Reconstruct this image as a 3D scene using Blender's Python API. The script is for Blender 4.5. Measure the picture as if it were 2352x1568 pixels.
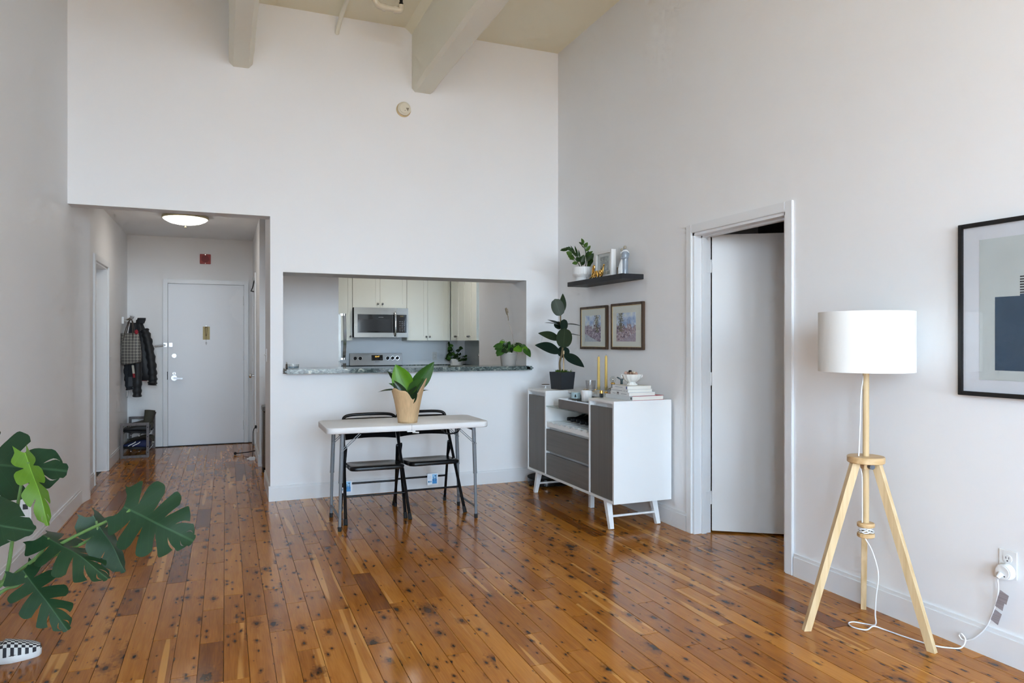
import bpy, bmesh, math, random
from mathutils import Vector, Matrix, noise as mnoise

for _o in list(bpy.data.objects):
    bpy.data.objects.remove(_o, do_unlink=True)
S = bpy.context.scene
COL = S.collection
PI = math.pi
R = math.radians
V = Vector

# ------------------------------------------------------------------ camera
cam_d = bpy.data.cameras.new('camera')
cam_d.sensor_width = 36.0
cam_d.lens = 24.768
cam_d.clip_start = 0.05
cam = bpy.data.objects.new('camera', cam_d)
COL.objects.link(cam)
cam.location = (0, 0, 1.31)
cam.rotation_euler = (R(90 - 0.0532), 0, -0.38586)
S.camera = cam

# ------------------------------------------------------------------ sky, window daylight, exposure
S.view_settings.view_transform = 'Standard'
S.view_settings.look = 'None'
S.view_settings.gamma = 1.0
S.view_settings.use_curve_mapping = False
S.view_settings.exposure = 0.0
# light paths: enough bounces for the white room, nothing wasted
S.cycles.max_bounces = 8
S.cycles.diffuse_bounces = 4
S.cycles.glossy_bounces = 3
S.cycles.transmission_bounces = 4
S.cycles.transparent_max_bounces = 8
S.cycles.caustics_reflective = False
S.cycles.caustics_refractive = False
S.cycles.use_adaptive_sampling = True
S.cycles.adaptive_threshold = 0.12
S.cycles.adaptive_min_samples = 12
S.cycles.use_denoising = True

W = bpy.data.worlds.new('daylight')
S.world = W
W.use_nodes = True
wn = W.node_tree.nodes
wl = W.node_tree.links
wn.clear()
w_out = wn.new('ShaderNodeOutputWorld')
w_bg = wn.new('ShaderNodeBackground')
w_tc = wn.new('ShaderNodeTexCoord')
w_sep = wn.new('ShaderNodeSeparateXYZ')
w_map = wn.new('ShaderNodeMapRange')
w_map.inputs['From Min'].default_value = -1.0
w_map.inputs['From Max'].default_value = 1.0
w_ramp = wn.new('ShaderNodeValToRGB')
w_ramp.color_ramp.elements[0].position = 0.0
w_ramp.color_ramp.elements[0].color = (0.20, 0.17, 0.135, 1)
w_ramp.color_ramp.elements[1].position = 1.0
w_ramp.color_ramp.elements[1].color = (0.34, 0.59, 1.0, 1)
for pos, c in ((0.44, (0.30, 0.26, 0.21, 1)), (0.50, (0.68, 0.82, 0.95, 1)), (0.60, (0.55, 0.77, 1.0, 1))):
    e_ = w_ramp.color_ramp.elements.new(pos)
    e_.color = c
wl.new(w_tc.outputs['Generated'], w_sep.inputs[0])
wl.new(w_sep.outputs['Z'], w_map.inputs['Value'])
wl.new(w_map.outputs[0], w_ramp.inputs[0])
wl.new(w_ramp.outputs[0], w_bg.inputs['Color'])
wl.new(w_bg.outputs[0], w_out.inputs['Surface'])
SKY = 25.0
w_bg.inputs['Strength'].default_value = SKY

# the windows of the wall behind the camera: openings (x0, x1, z0, z1) in wall_front
YF = -5.00
WINDOWS = [(-0.95, 0.78, 0.60, 3.60), (1.07, 2.80, 0.60, 3.60)]
for i_, (x0, x1, z0, z1) in enumerate(WINDOWS):
    ld = bpy.data.lights.new('window_portal', 'AREA')
    ld.shape = 'RECTANGLE'
    ld.size = x1 - x0
    ld.size_y = z1 - z0
    ld.cycles.is_portal = True
    lo = bpy.data.objects.new('window_portal', ld)
    COL.objects.link(lo)
    lo.location = ((x0 + x1) / 2, YF - 0.12, (z0 + z1) / 2)
    lo.rotation_euler = (R(90), 0, 0)      # -Z of the lamp looks along +Y, into the room
# two more windows in the left wall behind the camera: openings (y0, y1, z0, z1)
SIDEWIN = [(-4.8, -3.7, 0.60, 3.40), (-2.8, -1.7, 0.60, 3.40)]
for (y0, y1, z0, z1) in SIDEWIN:
    ld = bpy.data.lights.new('window_portal', 'AREA')
    ld.shape = 'RECTANGLE'
    ld.size, ld.size_y = y1 - y0, z1 - z0
    ld.cycles.is_portal = True
    lo = bpy.data.objects.new('window_portal', ld)
    COL.objects.link(lo)
    lo.location = (-1.28, (y0 + y1) / 2, (z0 + z1) / 2)
    lo.rotation_euler = (R(90), 0, R(-90))     # looks along +X, into the room
# ------------------------------------------------------------------ materials
MATS = {}

def new_mat(name):
    m = bpy.data.materials.new(name)
    m.use_nodes = True
    nt = m.node_tree
    nt.nodes.clear()
    out = nt.nodes.new('ShaderNodeOutputMaterial')
    b = nt.nodes.new('ShaderNodeBsdfPrincipled')
    nt.links.new(b.outputs[0], out.inputs['Surface'])
    MATS[name] = m
    return m, nt, b

def nd(nt, typ, **kw):
    n = nt.nodes.new(typ)
    for k, v in kw.items():
        if k.startswith('i_'):
            n.inputs[k[2:].replace('_', ' ')].default_value = v
        else:
            setattr(n, k, v)
    return n

def mixc(nt, fac, a, b, mode='MIX'):
    n = nt.nodes.new('ShaderNodeMix')
    n.data_type = 'RGBA'
    n.blend_type = mode
    n.clamp_factor = True
    for s, v in ((0, fac), (6, a), (7, b)):
        if hasattr(v, 'is_output') or isinstance(v, bpy.types.NodeSocket):
            nt.links.new(v, n.inputs[s])
        else:
            n.inputs[s].default_value = v if s == 0 else (v[0], v[1], v[2], 1)
    return n.outputs[2]

def mth(nt, op, a, b=None, c=None, clamp=False):
    n = nt.nodes.new('ShaderNodeMath')
    n.operation = op
    n.use_clamp = clamp
    for i, v in enumerate((a, b, c)):
        if v is None:
            continue
        if isinstance(v, bpy.types.NodeSocket):
            nt.links.new(v, n.inputs[i])
        else:
            n.inputs[i].default_value = v
    return n.outputs[0]

def vmul(nt, vec, s, add=None):
    n = nt.nodes.new('ShaderNodeVectorMath')
    n.operation = 'MULTIPLY'
    nt.links.new(vec, n.inputs[0])
    n.inputs[1].default_value = s
    o = n.outputs[0]
    if add is not None:
        m = nt.nodes.new('ShaderNodeVectorMath')
        m.operation = 'ADD'
        nt.links.new(o, m.inputs[0])
        if isinstance(add, bpy.types.NodeSocket):
            nt.links.new(add, m.inputs[1])
        else:
            m.inputs[1].default_value = add
        o = m.outputs[0]
    return o

def bump(nt, b, h, strength, dist=0.002):
    n = nt.nodes.new('ShaderNodeBump')
    n.inputs['Strength'].default_value = strength
    n.inputs['Distance'].default_value = dist
    nt.links.new(h, n.inputs['Height'])
    nt.links.new(n.outputs[0], b.inputs['Normal'])

def pm(name, col, rough=0.5, metal=0.0, var=0.05, scale=25.0, bmp=0.0, spec=0.5, coat=0.0, emit=None, estr=0.0,
       trans=0.0, ior=1.45, stretch=(1, 1, 1), sheen=0.0, sss=0.0):
    """procedural paint / plastic / metal: colour with a slight noise variation and optional relief"""
    m, nt, b = new_mat(name)
    tc = nd(nt, 'ShaderNodeTexCoord')
    nz = nd(nt, 'ShaderNodeTexNoise', i_Scale=scale, i_Detail=1.0)
    nt.links.new(vmul(nt, tc.outputs['Object'], stretch), nz.inputs['Vector'])
    dark = tuple(max(0, c * (1 - var)) for c in col)
    lite = tuple(min(1, c * (1 + var)) for c in col)
    nt.links.new(mixc(nt, nz.outputs[0], dark, lite), b.inputs['Base Color'])
    b.inputs['Roughness'].default_value = rough
    b.inputs['Metallic'].default_value = metal
    b.inputs['Specular IOR Level'].default_value = spec
    b.inputs['IOR'].default_value = ior
    if coat:
        b.inputs['Coat Weight'].default_value = coat
        b.inputs['Coat Roughness'].default_value = 0.08
    if trans:
        b.inputs['Transmission Weight'].default_value = trans
    if sheen:
        b.inputs['Sheen Weight'].default_value = sheen
    if emit:
        m.cycles.emission_sampling = 'NONE' if estr < 5 else 'AUTO'
        b.inputs['Emission Color'].default_value = (*emit, 1)
        b.inputs['Emission Strength'].default_value = estr
    if bmp:
        bump(nt, b, nz.outputs[0], bmp)
    return m

def wood(name, c0, c1, rough=0.45, axis='Z', fine=60.0):
    m, nt, b = new_mat(name)
    tc = nd(nt, 'ShaderNodeTexCoord')
    st = {'X': (1.2, fine, fine), 'Y': (fine, 1.2, fine), 'Z': (fine, fine, 1.2)}[axis]
    nz = nd(nt, 'ShaderNodeTexNoise', i_Scale=1.0, i_Detail=5.0, i_Distortion=0.4)
    nt.links.new(vmul(nt, tc.outputs['Object'], st), nz.inputs['Vector'])
    rp = nd(nt, 'ShaderNodeValToRGB')
    rp.color_ramp.elements[0].position = 0.32
    rp.color_ramp.elements[0].color = (*c0, 1)
    rp.color_ramp.elements[1].position = 0.68
    rp.color_ramp.elements[1].color = (*c1, 1)
    nt.links.new(nz.outputs[0], rp.inputs[0])
    nt.links.new(rp.outputs[0], b.inputs['Base Color'])
    b.inputs['Roughness'].default_value = rough
    bump(nt, b, nz.outputs[0], 0.08)
    return m

def leafmat(name, c0, c1, rough=0.35, vein=None):
    """leaf: two greens mottled, underside lighter, light passing through a little"""
    m, nt, b = new_mat(name)
    tc = nd(nt, 'ShaderNodeTexCoord')
    nz = nd(nt, 'ShaderNodeTexNoise', i_Scale=9.0, i_Detail=3.0)
    nt.links.new(tc.outputs['Object'], nz.inputs['Vector'])
    base = mixc(nt, nz.outputs[0], c0, c1)
    at = nd(nt, 'ShaderNodeUVMap')
    sp = nd(nt, 'ShaderNodeSeparateXYZ')
    nt.links.new(at.outputs[0], sp.inputs[0])
    # u: -1..1 across the blade stored as 0..1; midrib and side veins
    u = mth(nt, 'ABSOLUTE', mth(nt, 'SUBTRACT', sp.outputs['X'], 0.5))
    rib = mth(nt, 'LESS_THAN', u, 0.014)
    w = mth(nt, 'FRACT', mth(nt, 'MULTIPLY', mth(nt, 'SUBTRACT', sp.outputs['Y'], mth(nt, 'MULTIPLY', u, 0.5)), 9.0))
    sv = mth(nt, 'MULTIPLY', mth(nt, 'LESS_THAN', w, 0.07), 0.16)
    fac = mth(nt, 'MAXIMUM', mth(nt, 'MULTIPLY', rib, 0.8), sv)
    vc = vein or tuple(min(1, c * 1.6 + 0.012) for c in c1)
    nt.links.new(mixc(nt, fac, base, vc), b.inputs['Base Color'])
    b.inputs['Roughness'].default_value = rough
    b.inputs['Specular IOR Level'].default_value = 0.28
    tr = nd(nt, 'ShaderNodeBsdfTranslucent')
    nt.links.new(mixc(nt, 0.5, base, vc), tr.inputs['Color'])
    ms = nd(nt, 'ShaderNodeMixShader', i_Fac=0.16)
    nt.links.new(b.outputs[0], ms.inputs[1])
    nt.links.new(tr.outputs[0], ms.inputs[2])
    nt.links.new(ms.outputs[0], [n for n in nt.nodes if n.type == 'OUTPUT_MATERIAL'][0].inputs['Surface'])
    return m

def glassmat(name, col=(1, 1, 1), rough=0.0, mixf=0.12):
    """thin clear glass: mostly see-through with a glossy skin"""
    m, nt, b = new_mat(name)
    out = [n for n in nt.nodes if n.type == 'OUTPUT_MATERIAL'][0]
    nt.nodes.remove(b)
    tr = nd(nt, 'ShaderNodeBsdfTransparent')
    nz = nd(nt, 'ShaderNodeTexNoise', i_Scale=6.0)
    nt.links.new(mixc(nt, nz.outputs[0], tuple(c * 0.97 for c in col), col), tr.inputs['Color'])
    gl = nd(nt, 'ShaderNodeBsdfGlossy', i_Roughness=max(rough, 0.02))
    lw = nd(nt, 'ShaderNodeLayerWeight', i_Blend=0.5)
    fr = mth(nt, 'ADD', 0.03 + mixf, mth(nt, 'MULTIPLY', mth(nt, 'POWER', lw.outputs['Facing'], 5.0), 0.9), clamp=True)
    ms = nd(nt, 'ShaderNodeMixShader')
    nt.links.new(fr, ms.inputs[0])
    nt.links.new(tr.outputs[0], ms.inputs[1])
    nt.links.new(gl.outputs[0], ms.inputs[2])
    nt.links.new(ms.outputs[0], out.inputs['Surface'])
    return m

def floor_mat(name, joined):
    m, nt, b = new_mat(name)
    g = nd(nt, 'ShaderNodeNewGeometry')
    if joined:
        oc = nd(nt, 'ShaderNodeVertexColor', layer_name='tone').outputs['Color']
    else:
        oc = nd(nt, 'ShaderNodeObjectInfo').outputs['Color']
    sp = nd(nt, 'ShaderNodeSeparateColor')
    nt.links.new(oc, sp.inputs[0])
    tone, rnd, sap = sp.outputs[0], sp.outputs[1], sp.outputs[2]
    off = nd(nt, 'ShaderNodeCombineXYZ')
    nt.links.new(mth(nt, 'MULTIPLY', rnd, 37.0), off.inputs[0])
    nt.links.new(mth(nt, 'MULTIPLY', rnd, 91.0), off.inputs[1])
    nt.links.new(mth(nt, 'MULTIPLY', rnd, 53.0), off.inputs[2])
    P = g.outputs['Position']
    rp = nd(nt, 'ShaderNodeValToRGB')
    els = rp.color_ramp.elements
    els[0].position = 0.0
    els[0].color = (0.150, 0.042, 0.006, 1)
    els[1].position = 1.0
    els[1].color = (0.63, 0.262, 0.036, 1)
    for p_, c_ in ((0.3, (0.27, 0.084, 0.009, 1)), (0.6, (0.44, 0.158, 0.018, 1))):
        e = els.new(p_)
        e.color = c_
    gr = nd(nt, 'ShaderNodeTexNoise', i_Scale=1.0, i_Detail=3.0, i_Roughness=0.65, i_Distortion=0.5)
    nt.links.new(vmul(nt, P, (26, 2.2, 26), off.outputs[0]), gr.inputs['Vector'])
    fine = nd(nt, 'ShaderNodeTexNoise', i_Scale=1.0, i_Detail=1.0)
    nt.links.new(vmul(nt, P, (190, 9, 190), off.outputs[0]), fine.inputs['Vector'])
    t2 = mth(nt, 'ADD', tone, mth(nt, 'MULTIPLY', mth(nt, 'SUBTRACT', gr.outputs[0], 0.5), 0.55))
    t2 = mth(nt, 'ADD', t2, mth(nt, 'MULTIPLY', mth(nt, 'SUBTRACT', fine.outputs[0], 0.5), 0.30), clamp=True)
    nt.links.new(t2, rp.inputs[0])
    col = rp.outputs[0]
    # pale sapwood streak along an edge of some boards
    sn = nd(nt, 'ShaderNodeTexNoise', i_Scale=1.0, i_Detail=1.0)
    nt.links.new(vmul(nt, P, (17, 0.65, 1), off.outputs[0]), sn.inputs['Vector'])
    sm = mth(nt, 'MULTIPLY', mth(nt, 'SUBTRACT', mth(nt, 'ADD', sn.outputs[0], mth(nt, 'MULTIPLY', sap, 0.12)), 0.71), 30.0, clamp=True)
    col = mixc(nt, mth(nt, 'MULTIPLY', sm, 0.70), col, (0.74, 0.36, 0.085))
    # knots: small dark stars and larger round ones with a darker halo
    wob = nd(nt, 'ShaderNodeTexNoise', i_Scale=1.0, i_Detail=1.0)
    nt.links.new(vmul(nt, P, (70, 45, 1), off.outputs[0]), wob.inputs['Vector'])
    def knots(scale, lo, rmax, power):
        vo = nd(nt, 'ShaderNodeTexVoronoi', i_Scale=1.0, i_Randomness=0.95)
        vo.voronoi_dimensions = '2D'
        nt.links.new(vmul(nt, P, scale, off.outputs[0]), vo.inputs['Vector'])
        cs = nd(nt, 'ShaderNodeSeparateColor')
        nt.links.new(vo.outputs['Color'], cs.inputs[0])
        rr = mth(nt, 'MULTIPLY', mth(nt, 'POWER', mth(nt, 'DIVIDE', mth(nt, 'SUBTRACT', cs.outputs[0], lo), 1 - lo, clamp=True), power), rmax)
        d = mth(nt, 'MULTIPLY', vo.outputs['Distance'], mth(nt, 'ADD', 0.10, mth(nt, 'MULTIPLY', wob.outputs[0], 1.8)))
        core = mth(nt, 'MULTIPLY', mth(nt, 'DIVIDE', mth(nt, 'SUBTRACT', rr, d), mth(nt, 'ADD', rr, 0.001)), 2.6, clamp=True)
        halo = mth(nt, 'MULTIPLY', mth(nt, 'DIVIDE', mth(nt, 'SUBTRACT', mth(nt, 'MULTIPLY', rr, 2.9), d), mth(nt, 'ADD', rr, 0.001)), 0.55, clamp=True)
        return core, halo
    for sc, lo, rm, pw in (((14, 7, 1), 0.62, 0.17, 1.2), ((6.0, 2.8, 1), 0.66, 0.13, 1.2), ((38, 14, 1), 0.86, 0.24, 1.0)):
        core, halo = knots(sc, lo, rm, pw)
        col = mixc(nt, mth(nt, 'MULTIPLY', halo, 0.70), col, (0.15, 0.046, 0.008))
        col = mixc(nt, mth(nt, 'MULTIPLY', core, 0.90), col, (0.026, 0.012, 0.006))
    nt.links.new(col, b.inputs['Base Color'])
    b.inputs['Roughness'].default_value = 0.30
    rgh = mth(nt, 'ADD', 0.12, mth(nt, 'MULTIPLY', gr.outputs[0], 0.08))
    nt.links.new(rgh, b.inputs['Roughness'])
    b.inputs['Specular IOR Level'].default_value = 0.30
    wv = nd(nt, 'ShaderNodeTexNoise', i_Scale=5.0, i_Detail=1.0)
    nt.links.new(P, wv.inputs['Vector'])
    bump(nt, b, wv.outputs[0], 0.06, 0.005)
    return m

def wall_mat(name, col, rough=0.6, rel=0.05, scale=180.0):
    m, nt, b = new_mat(name)
    tc = nd(nt, 'ShaderNodeNewGeometry')
    if rel > 0.1:
        nz = nd(nt, 'ShaderNodeTexNoise', i_Scale=scale, i_Detail=1.0)
        nt.links.new(tc.outputs['Position'], nz.inputs['Vector'])
        bump(nt, b, nz.outputs[0], rel, 0.002)
    lo = nd(nt, 'ShaderNodeTexNoise', i_Scale=1.3, i_Detail=1.0)
    nt.links.new(tc.outputs['Position'], lo.inputs['Vector'])
    nt.links.new(mixc(nt, lo.outputs[0], tuple(c * 0.975 for c in col), tuple(min(1, c * 1.02) for c in col)), b.inputs['Base Color'])
    b.inputs['Roughness'].default_value = rough
    return m

M_wall = wall_mat('wall_paint', (0.895, 0.895, 0.90))
M_hallwall = wall_mat('hall_paint', (0.88, 0.875, 0.87))
M_ceil = wall_mat('ceiling_paint', (0.93, 0.87, 0.68), 0.75, 0.5, 14.0)
M_beam = wall_mat('beam_paint', (0.90, 0.86, 0.73), 0.7, 0.6, 22.0)
M_kwall = wall_mat('kitchen_paint', (0.87, 0.91, 0.95))
M_trim = pm('trim_paint', (0.82, 0.83, 0.84), 0.32, var=0.015, scale=3)
M_door = pm('door_paint', (0.85, 0.86, 0.86), 0.35, var=0.02, scale=2.5)
M_board = floor_mat('cypress_board', False)
M_boardj = floor_mat('cypress_board_field', True)
M_sub = pm('subfloor', (0.05, 0.035, 0.02), 0.9)
M_black = pm('black_steel', (0.006, 0.006, 0.007), 0.24, var=0.1, spec=0.3)
M_blackm = pm('black_matte', (0.012, 0.012, 0.013), 0.55, var=0.1, spec=0.3)
M_rubber = pm('black_rubber', (0.015, 0.015, 0.015), 0.75)
M_greysteel = pm('grey_powder_steel', (0.20, 0.215, 0.235), 0.42, var=0.06, scale=60)
M_plastic = pm('white_moulded_plastic', (0.82, 0.82, 0.82), 0.5, var=0.03, scale=250, bmp=0.15)
M_white = pm('white_lacquer', (0.85, 0.86, 0.86), 0.35, var=0.015, scale=4)
M_whitepl = pm('white_plastic', (0.82, 0.82, 0.81), 0.35, var=0.02)
M_cream = pm('cream_plastic', (0.78, 0.72, 0.58), 0.45, var=0.03)
M_chrome = pm('chrome', (0.78, 0.79, 0.80), 0.14, 1.0, var=0.02)
M_steel = pm('brushed_steel', (0.235, 0.222, 0.20), 0.32, 1.0, var=0.10, scale=3, stretch=(0.5, 60, 60))
M_steelh = pm('brushed_steel_flat', (0.20, 0.195, 0.185), 0.32, 1.0, var=0.10, scale=3, stretch=(0.6, 1, 70))
M_satin = pm('satin_chrome', (0.48, 0.48, 0.49), 0.30, 1.0, var=0.02)
M_knob = pm('dark_chrome_knob', (0.30, 0.30, 0.31), 0.16, 1.0, var=0.02)
M_darkglass = pm('dark_glass', (0.012, 0.013, 0.014), 0.06, var=0.05, coat=0.5)
M_screen = pm('oven_window', (0.035, 0.038, 0.042), 0.09, var=0.05)
M_kcab = pm('cabinet_paint', (0.76, 0.78, 0.71), 0.40, var=0.02, scale=3)
M_gold = pm('gold', (0.80, 0.50, 0.14), 0.18, 1.0, var=0.04)
M_brass = pm('brass_plate', (0.42, 0.34, 0.16), 0.55, 0.2, var=0.10)
M_red = pm('alarm_red', (0.36, 0.035, 0.03), 0.45, var=0.05)
M_redd = pm('alarm_red_dark', (0.22, 0.02, 0.02), 0.5, var=0.05)
M_glass = glassmat('clear_glass', (0.96, 0.98, 0.98), 0.0, 0.06)
M_smoke = glassmat('smoked_glass', (0.90, 0.90, 0.90), 0.05, 0.10)
M_tint = glassmat('green_edge_glass', (0.86, 0.94, 0.92), 0.0, 0.05)
M_soil = pm('soil', (0.035, 0.024, 0.016), 0.95, var=0.5, scale=80, bmp=0.6)
M_pine = wood('lamp_birch', (0.58, 0.40, 0.20), (0.74, 0.56, 0.33), 0.42, 'Z', 45)
M_pine2 = wood('lamp_birch_disc', (0.55, 0.34, 0.15), (0.70, 0.48, 0.25), 0.42, 'X', 45)
M_greydoor = wood('grey_stained_veneer', (0.120, 0.110, 0.100), (0.155, 0.142, 0.128), 0.45, 'Z', 55)
M_greydrawer = wood('grey_stained_drawer', (0.120, 0.110, 0.100), (0.155, 0.142, 0.128), 0.45, 'Y', 55)
M_rackwood = wood('shoe_rack_wood', (0.10, 0.085, 0.085), (0.16, 0.14, 0.14), 0.5, 'Z', 50)
M_frame = wood('walnut_frame', (0.045, 0.024, 0.013), (0.11, 0.062, 0.035), 0.35, 'Z', 50)
M_paper = pm('kraft_paper', (0.62, 0.42, 0.23), 0.7, var=0.16, scale=30, stretch=(3, 3, 0.35), bmp=0.6)
M_linen = pm('white_linen_shade', (0.86, 0.86, 0.83), 0.8, var=0.02, scale=300, stretch=(1, 1, 0.1), bmp=0.1)
M_mon = leafmat('monstera_leaf', (0.010, 0.034, 0.014), (0.020, 0.058, 0.022), 0.40)
M_monl = leafmat('monstera_young_leaf', (0.075, 0.17, 0.012), (0.12, 0.25, 0.02), 0.40)
M_stemg = pm('green_stem', (0.13, 0.24, 0.07), 0.45, var=0.2, scale=12)
M_bright = leafmat('bright_leaf', (0.085, 0.24, 0.010), (0.14, 0.34, 0.02), 0.32, (0.07, 0.17, 0.02))
M_mid = leafmat('mid_leaf', (0.030, 0.095, 0.016), (0.055, 0.15, 0.028), 0.32)
M_dark = leafmat('dark_leaf', (0.012, 0.030, 0.012), (0.028, 0.055, 0.020), 0.25)
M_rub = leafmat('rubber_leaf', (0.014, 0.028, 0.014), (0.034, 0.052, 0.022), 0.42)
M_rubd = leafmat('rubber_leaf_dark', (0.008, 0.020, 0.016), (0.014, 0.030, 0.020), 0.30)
M_stemb = pm('brown_stem', (0.16, 0.12, 0.06), 0.7, var=0.25, scale=60)

# ------------------------------------------------------------------ geometry helpers
ORG = {}

class MB:
    """collects geometry (world coordinates) and links it as one mesh object"""
    def __init__(s):
        s.v, s.f, s.uv = [], [], {}
    def add(s, vs, fs):
        k = len(s.v)
        s.v += [V(p) for p in vs]
        s.f += [tuple(i + k for i in f) for f in fs]
        return s
    def box(s, x0, x1, y0, y1, z0, z1, bev=0.0, M=None):
        if bev <= 0:
            vs = [V((x, y, z)) for z in (z0, z1) for y in (y0, y1) for x in (x0, x1)]
            fs = [(0, 2, 3, 1), (4, 5, 7, 6), (0, 1, 5, 4), (2, 6, 7, 3), (0, 4, 6, 2), (1, 3, 7, 5)]
        else:
            bm = bmesh.new()
            bmesh.ops.create_cube(bm, size=1.0)
            for v in bm.verts:
                v.co = V((x0 + (v.co.x + .5) * (x1 - x0), y0 + (v.co.y + .5) * (y1 - y0), z0 + (v.co.z + .5) * (z1 - z0)))
            b = min(bev, 0.49 * min(x1 - x0, y1 - y0, z1 - z0))
            bmesh.ops.bevel(bm, geom=list(bm.edges), offset=b, segments=2, affect='EDGES')
            bm.verts.index_update()
            vs = [v.co.copy() for v in bm.verts]
            fs = [tuple(v.index for v in f.verts) for f in bm.faces]
            bm.free()
        if M is not None:
            vs = [M @ v for v in vs]
        return s.add(vs, fs)
    def cbox(s, c, size, rot=None, bev=0.0):
        M = Matrix.Translation(V(c)) @ (rot.to_4x4() if rot is not None else Matrix())
        h = [q / 2 for q in size]
        return s.box(-h[0], h[0], -h[1], h[1], -h[2], h[2], bev, M)
    def bar(s, a, b, w, d, up=(0, 0, 1), bev=0.0, w2=None, d2=None):
        """square bar from a to b; w across, d along the up hint"""
        a, b = V(a), V(b)
        ax = (b - a).normalized()
        sd = ax.cross(V(up))
        if sd.length < 1e-4:
            sd = ax.cross(V((1, 0, 0)))
        sd.normalize()
        u = sd.cross(ax)
        w2 = w2 or w
        d2 = d2 or d
        vs = []
        for p, ww, dd in ((a, w, d), (b, w2, d2)):
            for q in ((-1, -1), (1, -1), (1, 1), (-1, 1)):
                vs.append(p + sd * q[0] * ww / 2 + u * q[1] * dd / 2)
        return s.add(vs, [(0, 3, 2, 1), (4, 5, 6, 7), (0, 1, 5, 4), (1, 2, 6, 5), (2, 3, 7, 6), (3, 0, 4, 7)])
    def cyl(s, a, b, r, r2=None, n=16, cap=True):
        a, b = V(a), V(b)
        r2 = r if r2 is None else r2
        ax = (b - a).normalized()
        sd = ax.orthogonal().normalized()
        u = ax.cross(sd)
        vs = []
        for p, rr in ((a, r), (b, r2)):
            for i in range(n):
                t = 2 * PI * i / n
                vs.append(p + (sd * math.cos(t) + u * math.sin(t)) * rr)
        fs = [(i, (i + 1) % n, n + (i + 1) % n, n + i) for i in range(n)]
        if cap:
            fs += [tuple(range(n - 1, -1, -1)), tuple(range(n, 2 * n))]
        return s.add(vs, fs)
    def tube(s, pts, r, n=8, closed=False, cap=True):
        pts = [V(p) for p in pts]
        m = len(pts)
        rs = r if isinstance(r, (list, tuple)) else [r] * m
        tg = []
        for i in range(m):
            a = pts[(i - 1) % m] if (closed or i > 0) else pts[0]
            b = pts[(i + 1) % m] if (closed or i < m - 1) else pts[-1]
            tg.append((b - a).normalized())
        sd = tg[0].orthogonal().normalized()
        vs = []
        for i in range(m):
            sd = (sd - tg[i] * sd.dot(tg[i]))
            sd = sd.normalized() if sd.length > 1e-6 else tg[i].orthogonal().normalized()
            u = tg[i].cross(sd)
            for k in range(n):
                t = 2 * PI * k / n
                vs.append(pts[i] + (sd * math.cos(t) + u * math.sin(t)) * rs[i])
        fs = []
        for i in range(m if closed else m - 1):
            j = (i + 1) % m
            for k in range(n):
                l = (k + 1) % n
                fs.append((i * n + k, i * n + l, j * n + l, j * n + k))
        if cap and not closed:
            fs += [tuple(range(n - 1, -1, -1)), tuple(range((m - 1) * n, m * n))]
        return s.add(vs, fs)
    def lathe(s, prof, c=(0, 0, 0), n=32, flute=0, famp=0.0, axis=None):
        """prof: (radius, z) list; c: base point; flute: number of ribs round it"""
        c = V(c)
        Q = axis.to_matrix() if axis is not None else None
        vs, fs = [], []
        for r, z in prof:
            for i in range(n):
                t = 2 * PI * i / n
                rr = r * (1 + famp * math.cos(flute * t)) if flute else r
                p = V((rr * math.cos(t), rr * math.sin(t), z))
                vs.append(c + (Q @ p if Q else p))
        m = len(prof)
        for j in range(m - 1):
            for i in range(n):
                k = (i + 1) % n
                fs.append((j * n + i, j * n + k, (j + 1) * n + k, (j + 1) * n + i))
        if prof[0][0] > 1e-5:
            fs.append(tuple(range(n - 1, -1, -1)))
        if prof[-1][0] > 1e-5:
            fs.append(tuple(range((m - 1) * n, m * n)))
        return s.add(vs, fs)
    def ell(s, c, r, n=16, rot=None):
        vs, fs = [], []
        c = V(c)
        m = max(6, n // 2)
        for j in range(m + 1):
            a = PI * j / m
            for i in range(n):
                t = 2 * PI * i / n
                p = V((r[0] * math.sin(a) * math.cos(t), r[1] * math.sin(a) * math.sin(t), -r[2] * math.cos(a)))
                vs.append(c + (rot @ p if rot is not None else p))
        for j in range(m):
            for i in range(n):
                k = (i + 1) % n
                fs.append((j * n + i, j * n + k, (j + 1) * n + k, (j + 1) * n + i))
        return s.add(vs, fs)
    def prism(s, poly, z0, z1, M=None):
        """extrude a polygon in xy between z0 and z1"""
        n = len(poly)
        vs = [V((p[0], p[1], z)) for z in (z0, z1) for p in poly]
        if M is not None:
            vs = [M @ v for v in vs]
        fs = [(i, (i + 1) % n, n + (i + 1) % n, n + i) for i in range(n)]
        fs += [tuple(range(n - 1, -1, -1)), tuple(range(n, 2 * n))]
        return s.add(vs, fs)
    def loft(s, rings, cap=True, closed=True):
        n = len(rings[0])
        vs = [V(p) for r in rings for p in r]
        fs = []
        for j in range(len(rings) - 1):
            for i in range(n if closed else n - 1):
                k = (i + 1) % n
                fs.append((j * n + i, j * n + k, (j + 1) * n + k, (j + 1) * n + i))
        if cap and closed:
            fs += [tuple(range(n - 1, -1, -1)), tuple(range((len(rings) - 1) * n, len(rings) * n))]
        return s.add(vs, fs)
    def rect(s, axis, val, a0, a1, b0, b1):
        """a flat quad; axis 0: x = val with y in a, z in b; 1: y = val with x in a, z in b; 2: z = val"""
        if axis == 0:
            q = [(val, a0, b0), (val, a1, b0), (val, a1, b1), (val, a0, b1)]
        elif axis == 1:
            q = [(a0, val, b0), (a1, val, b0), (a1, val, b1), (a0, val, b1)]
        else:
            q = [(a0, b0, val), (a1, b0, val), (a1, b1, val), (a0, b1, val)]
        return s.add(q, [(0, 1, 2, 3)])
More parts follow.
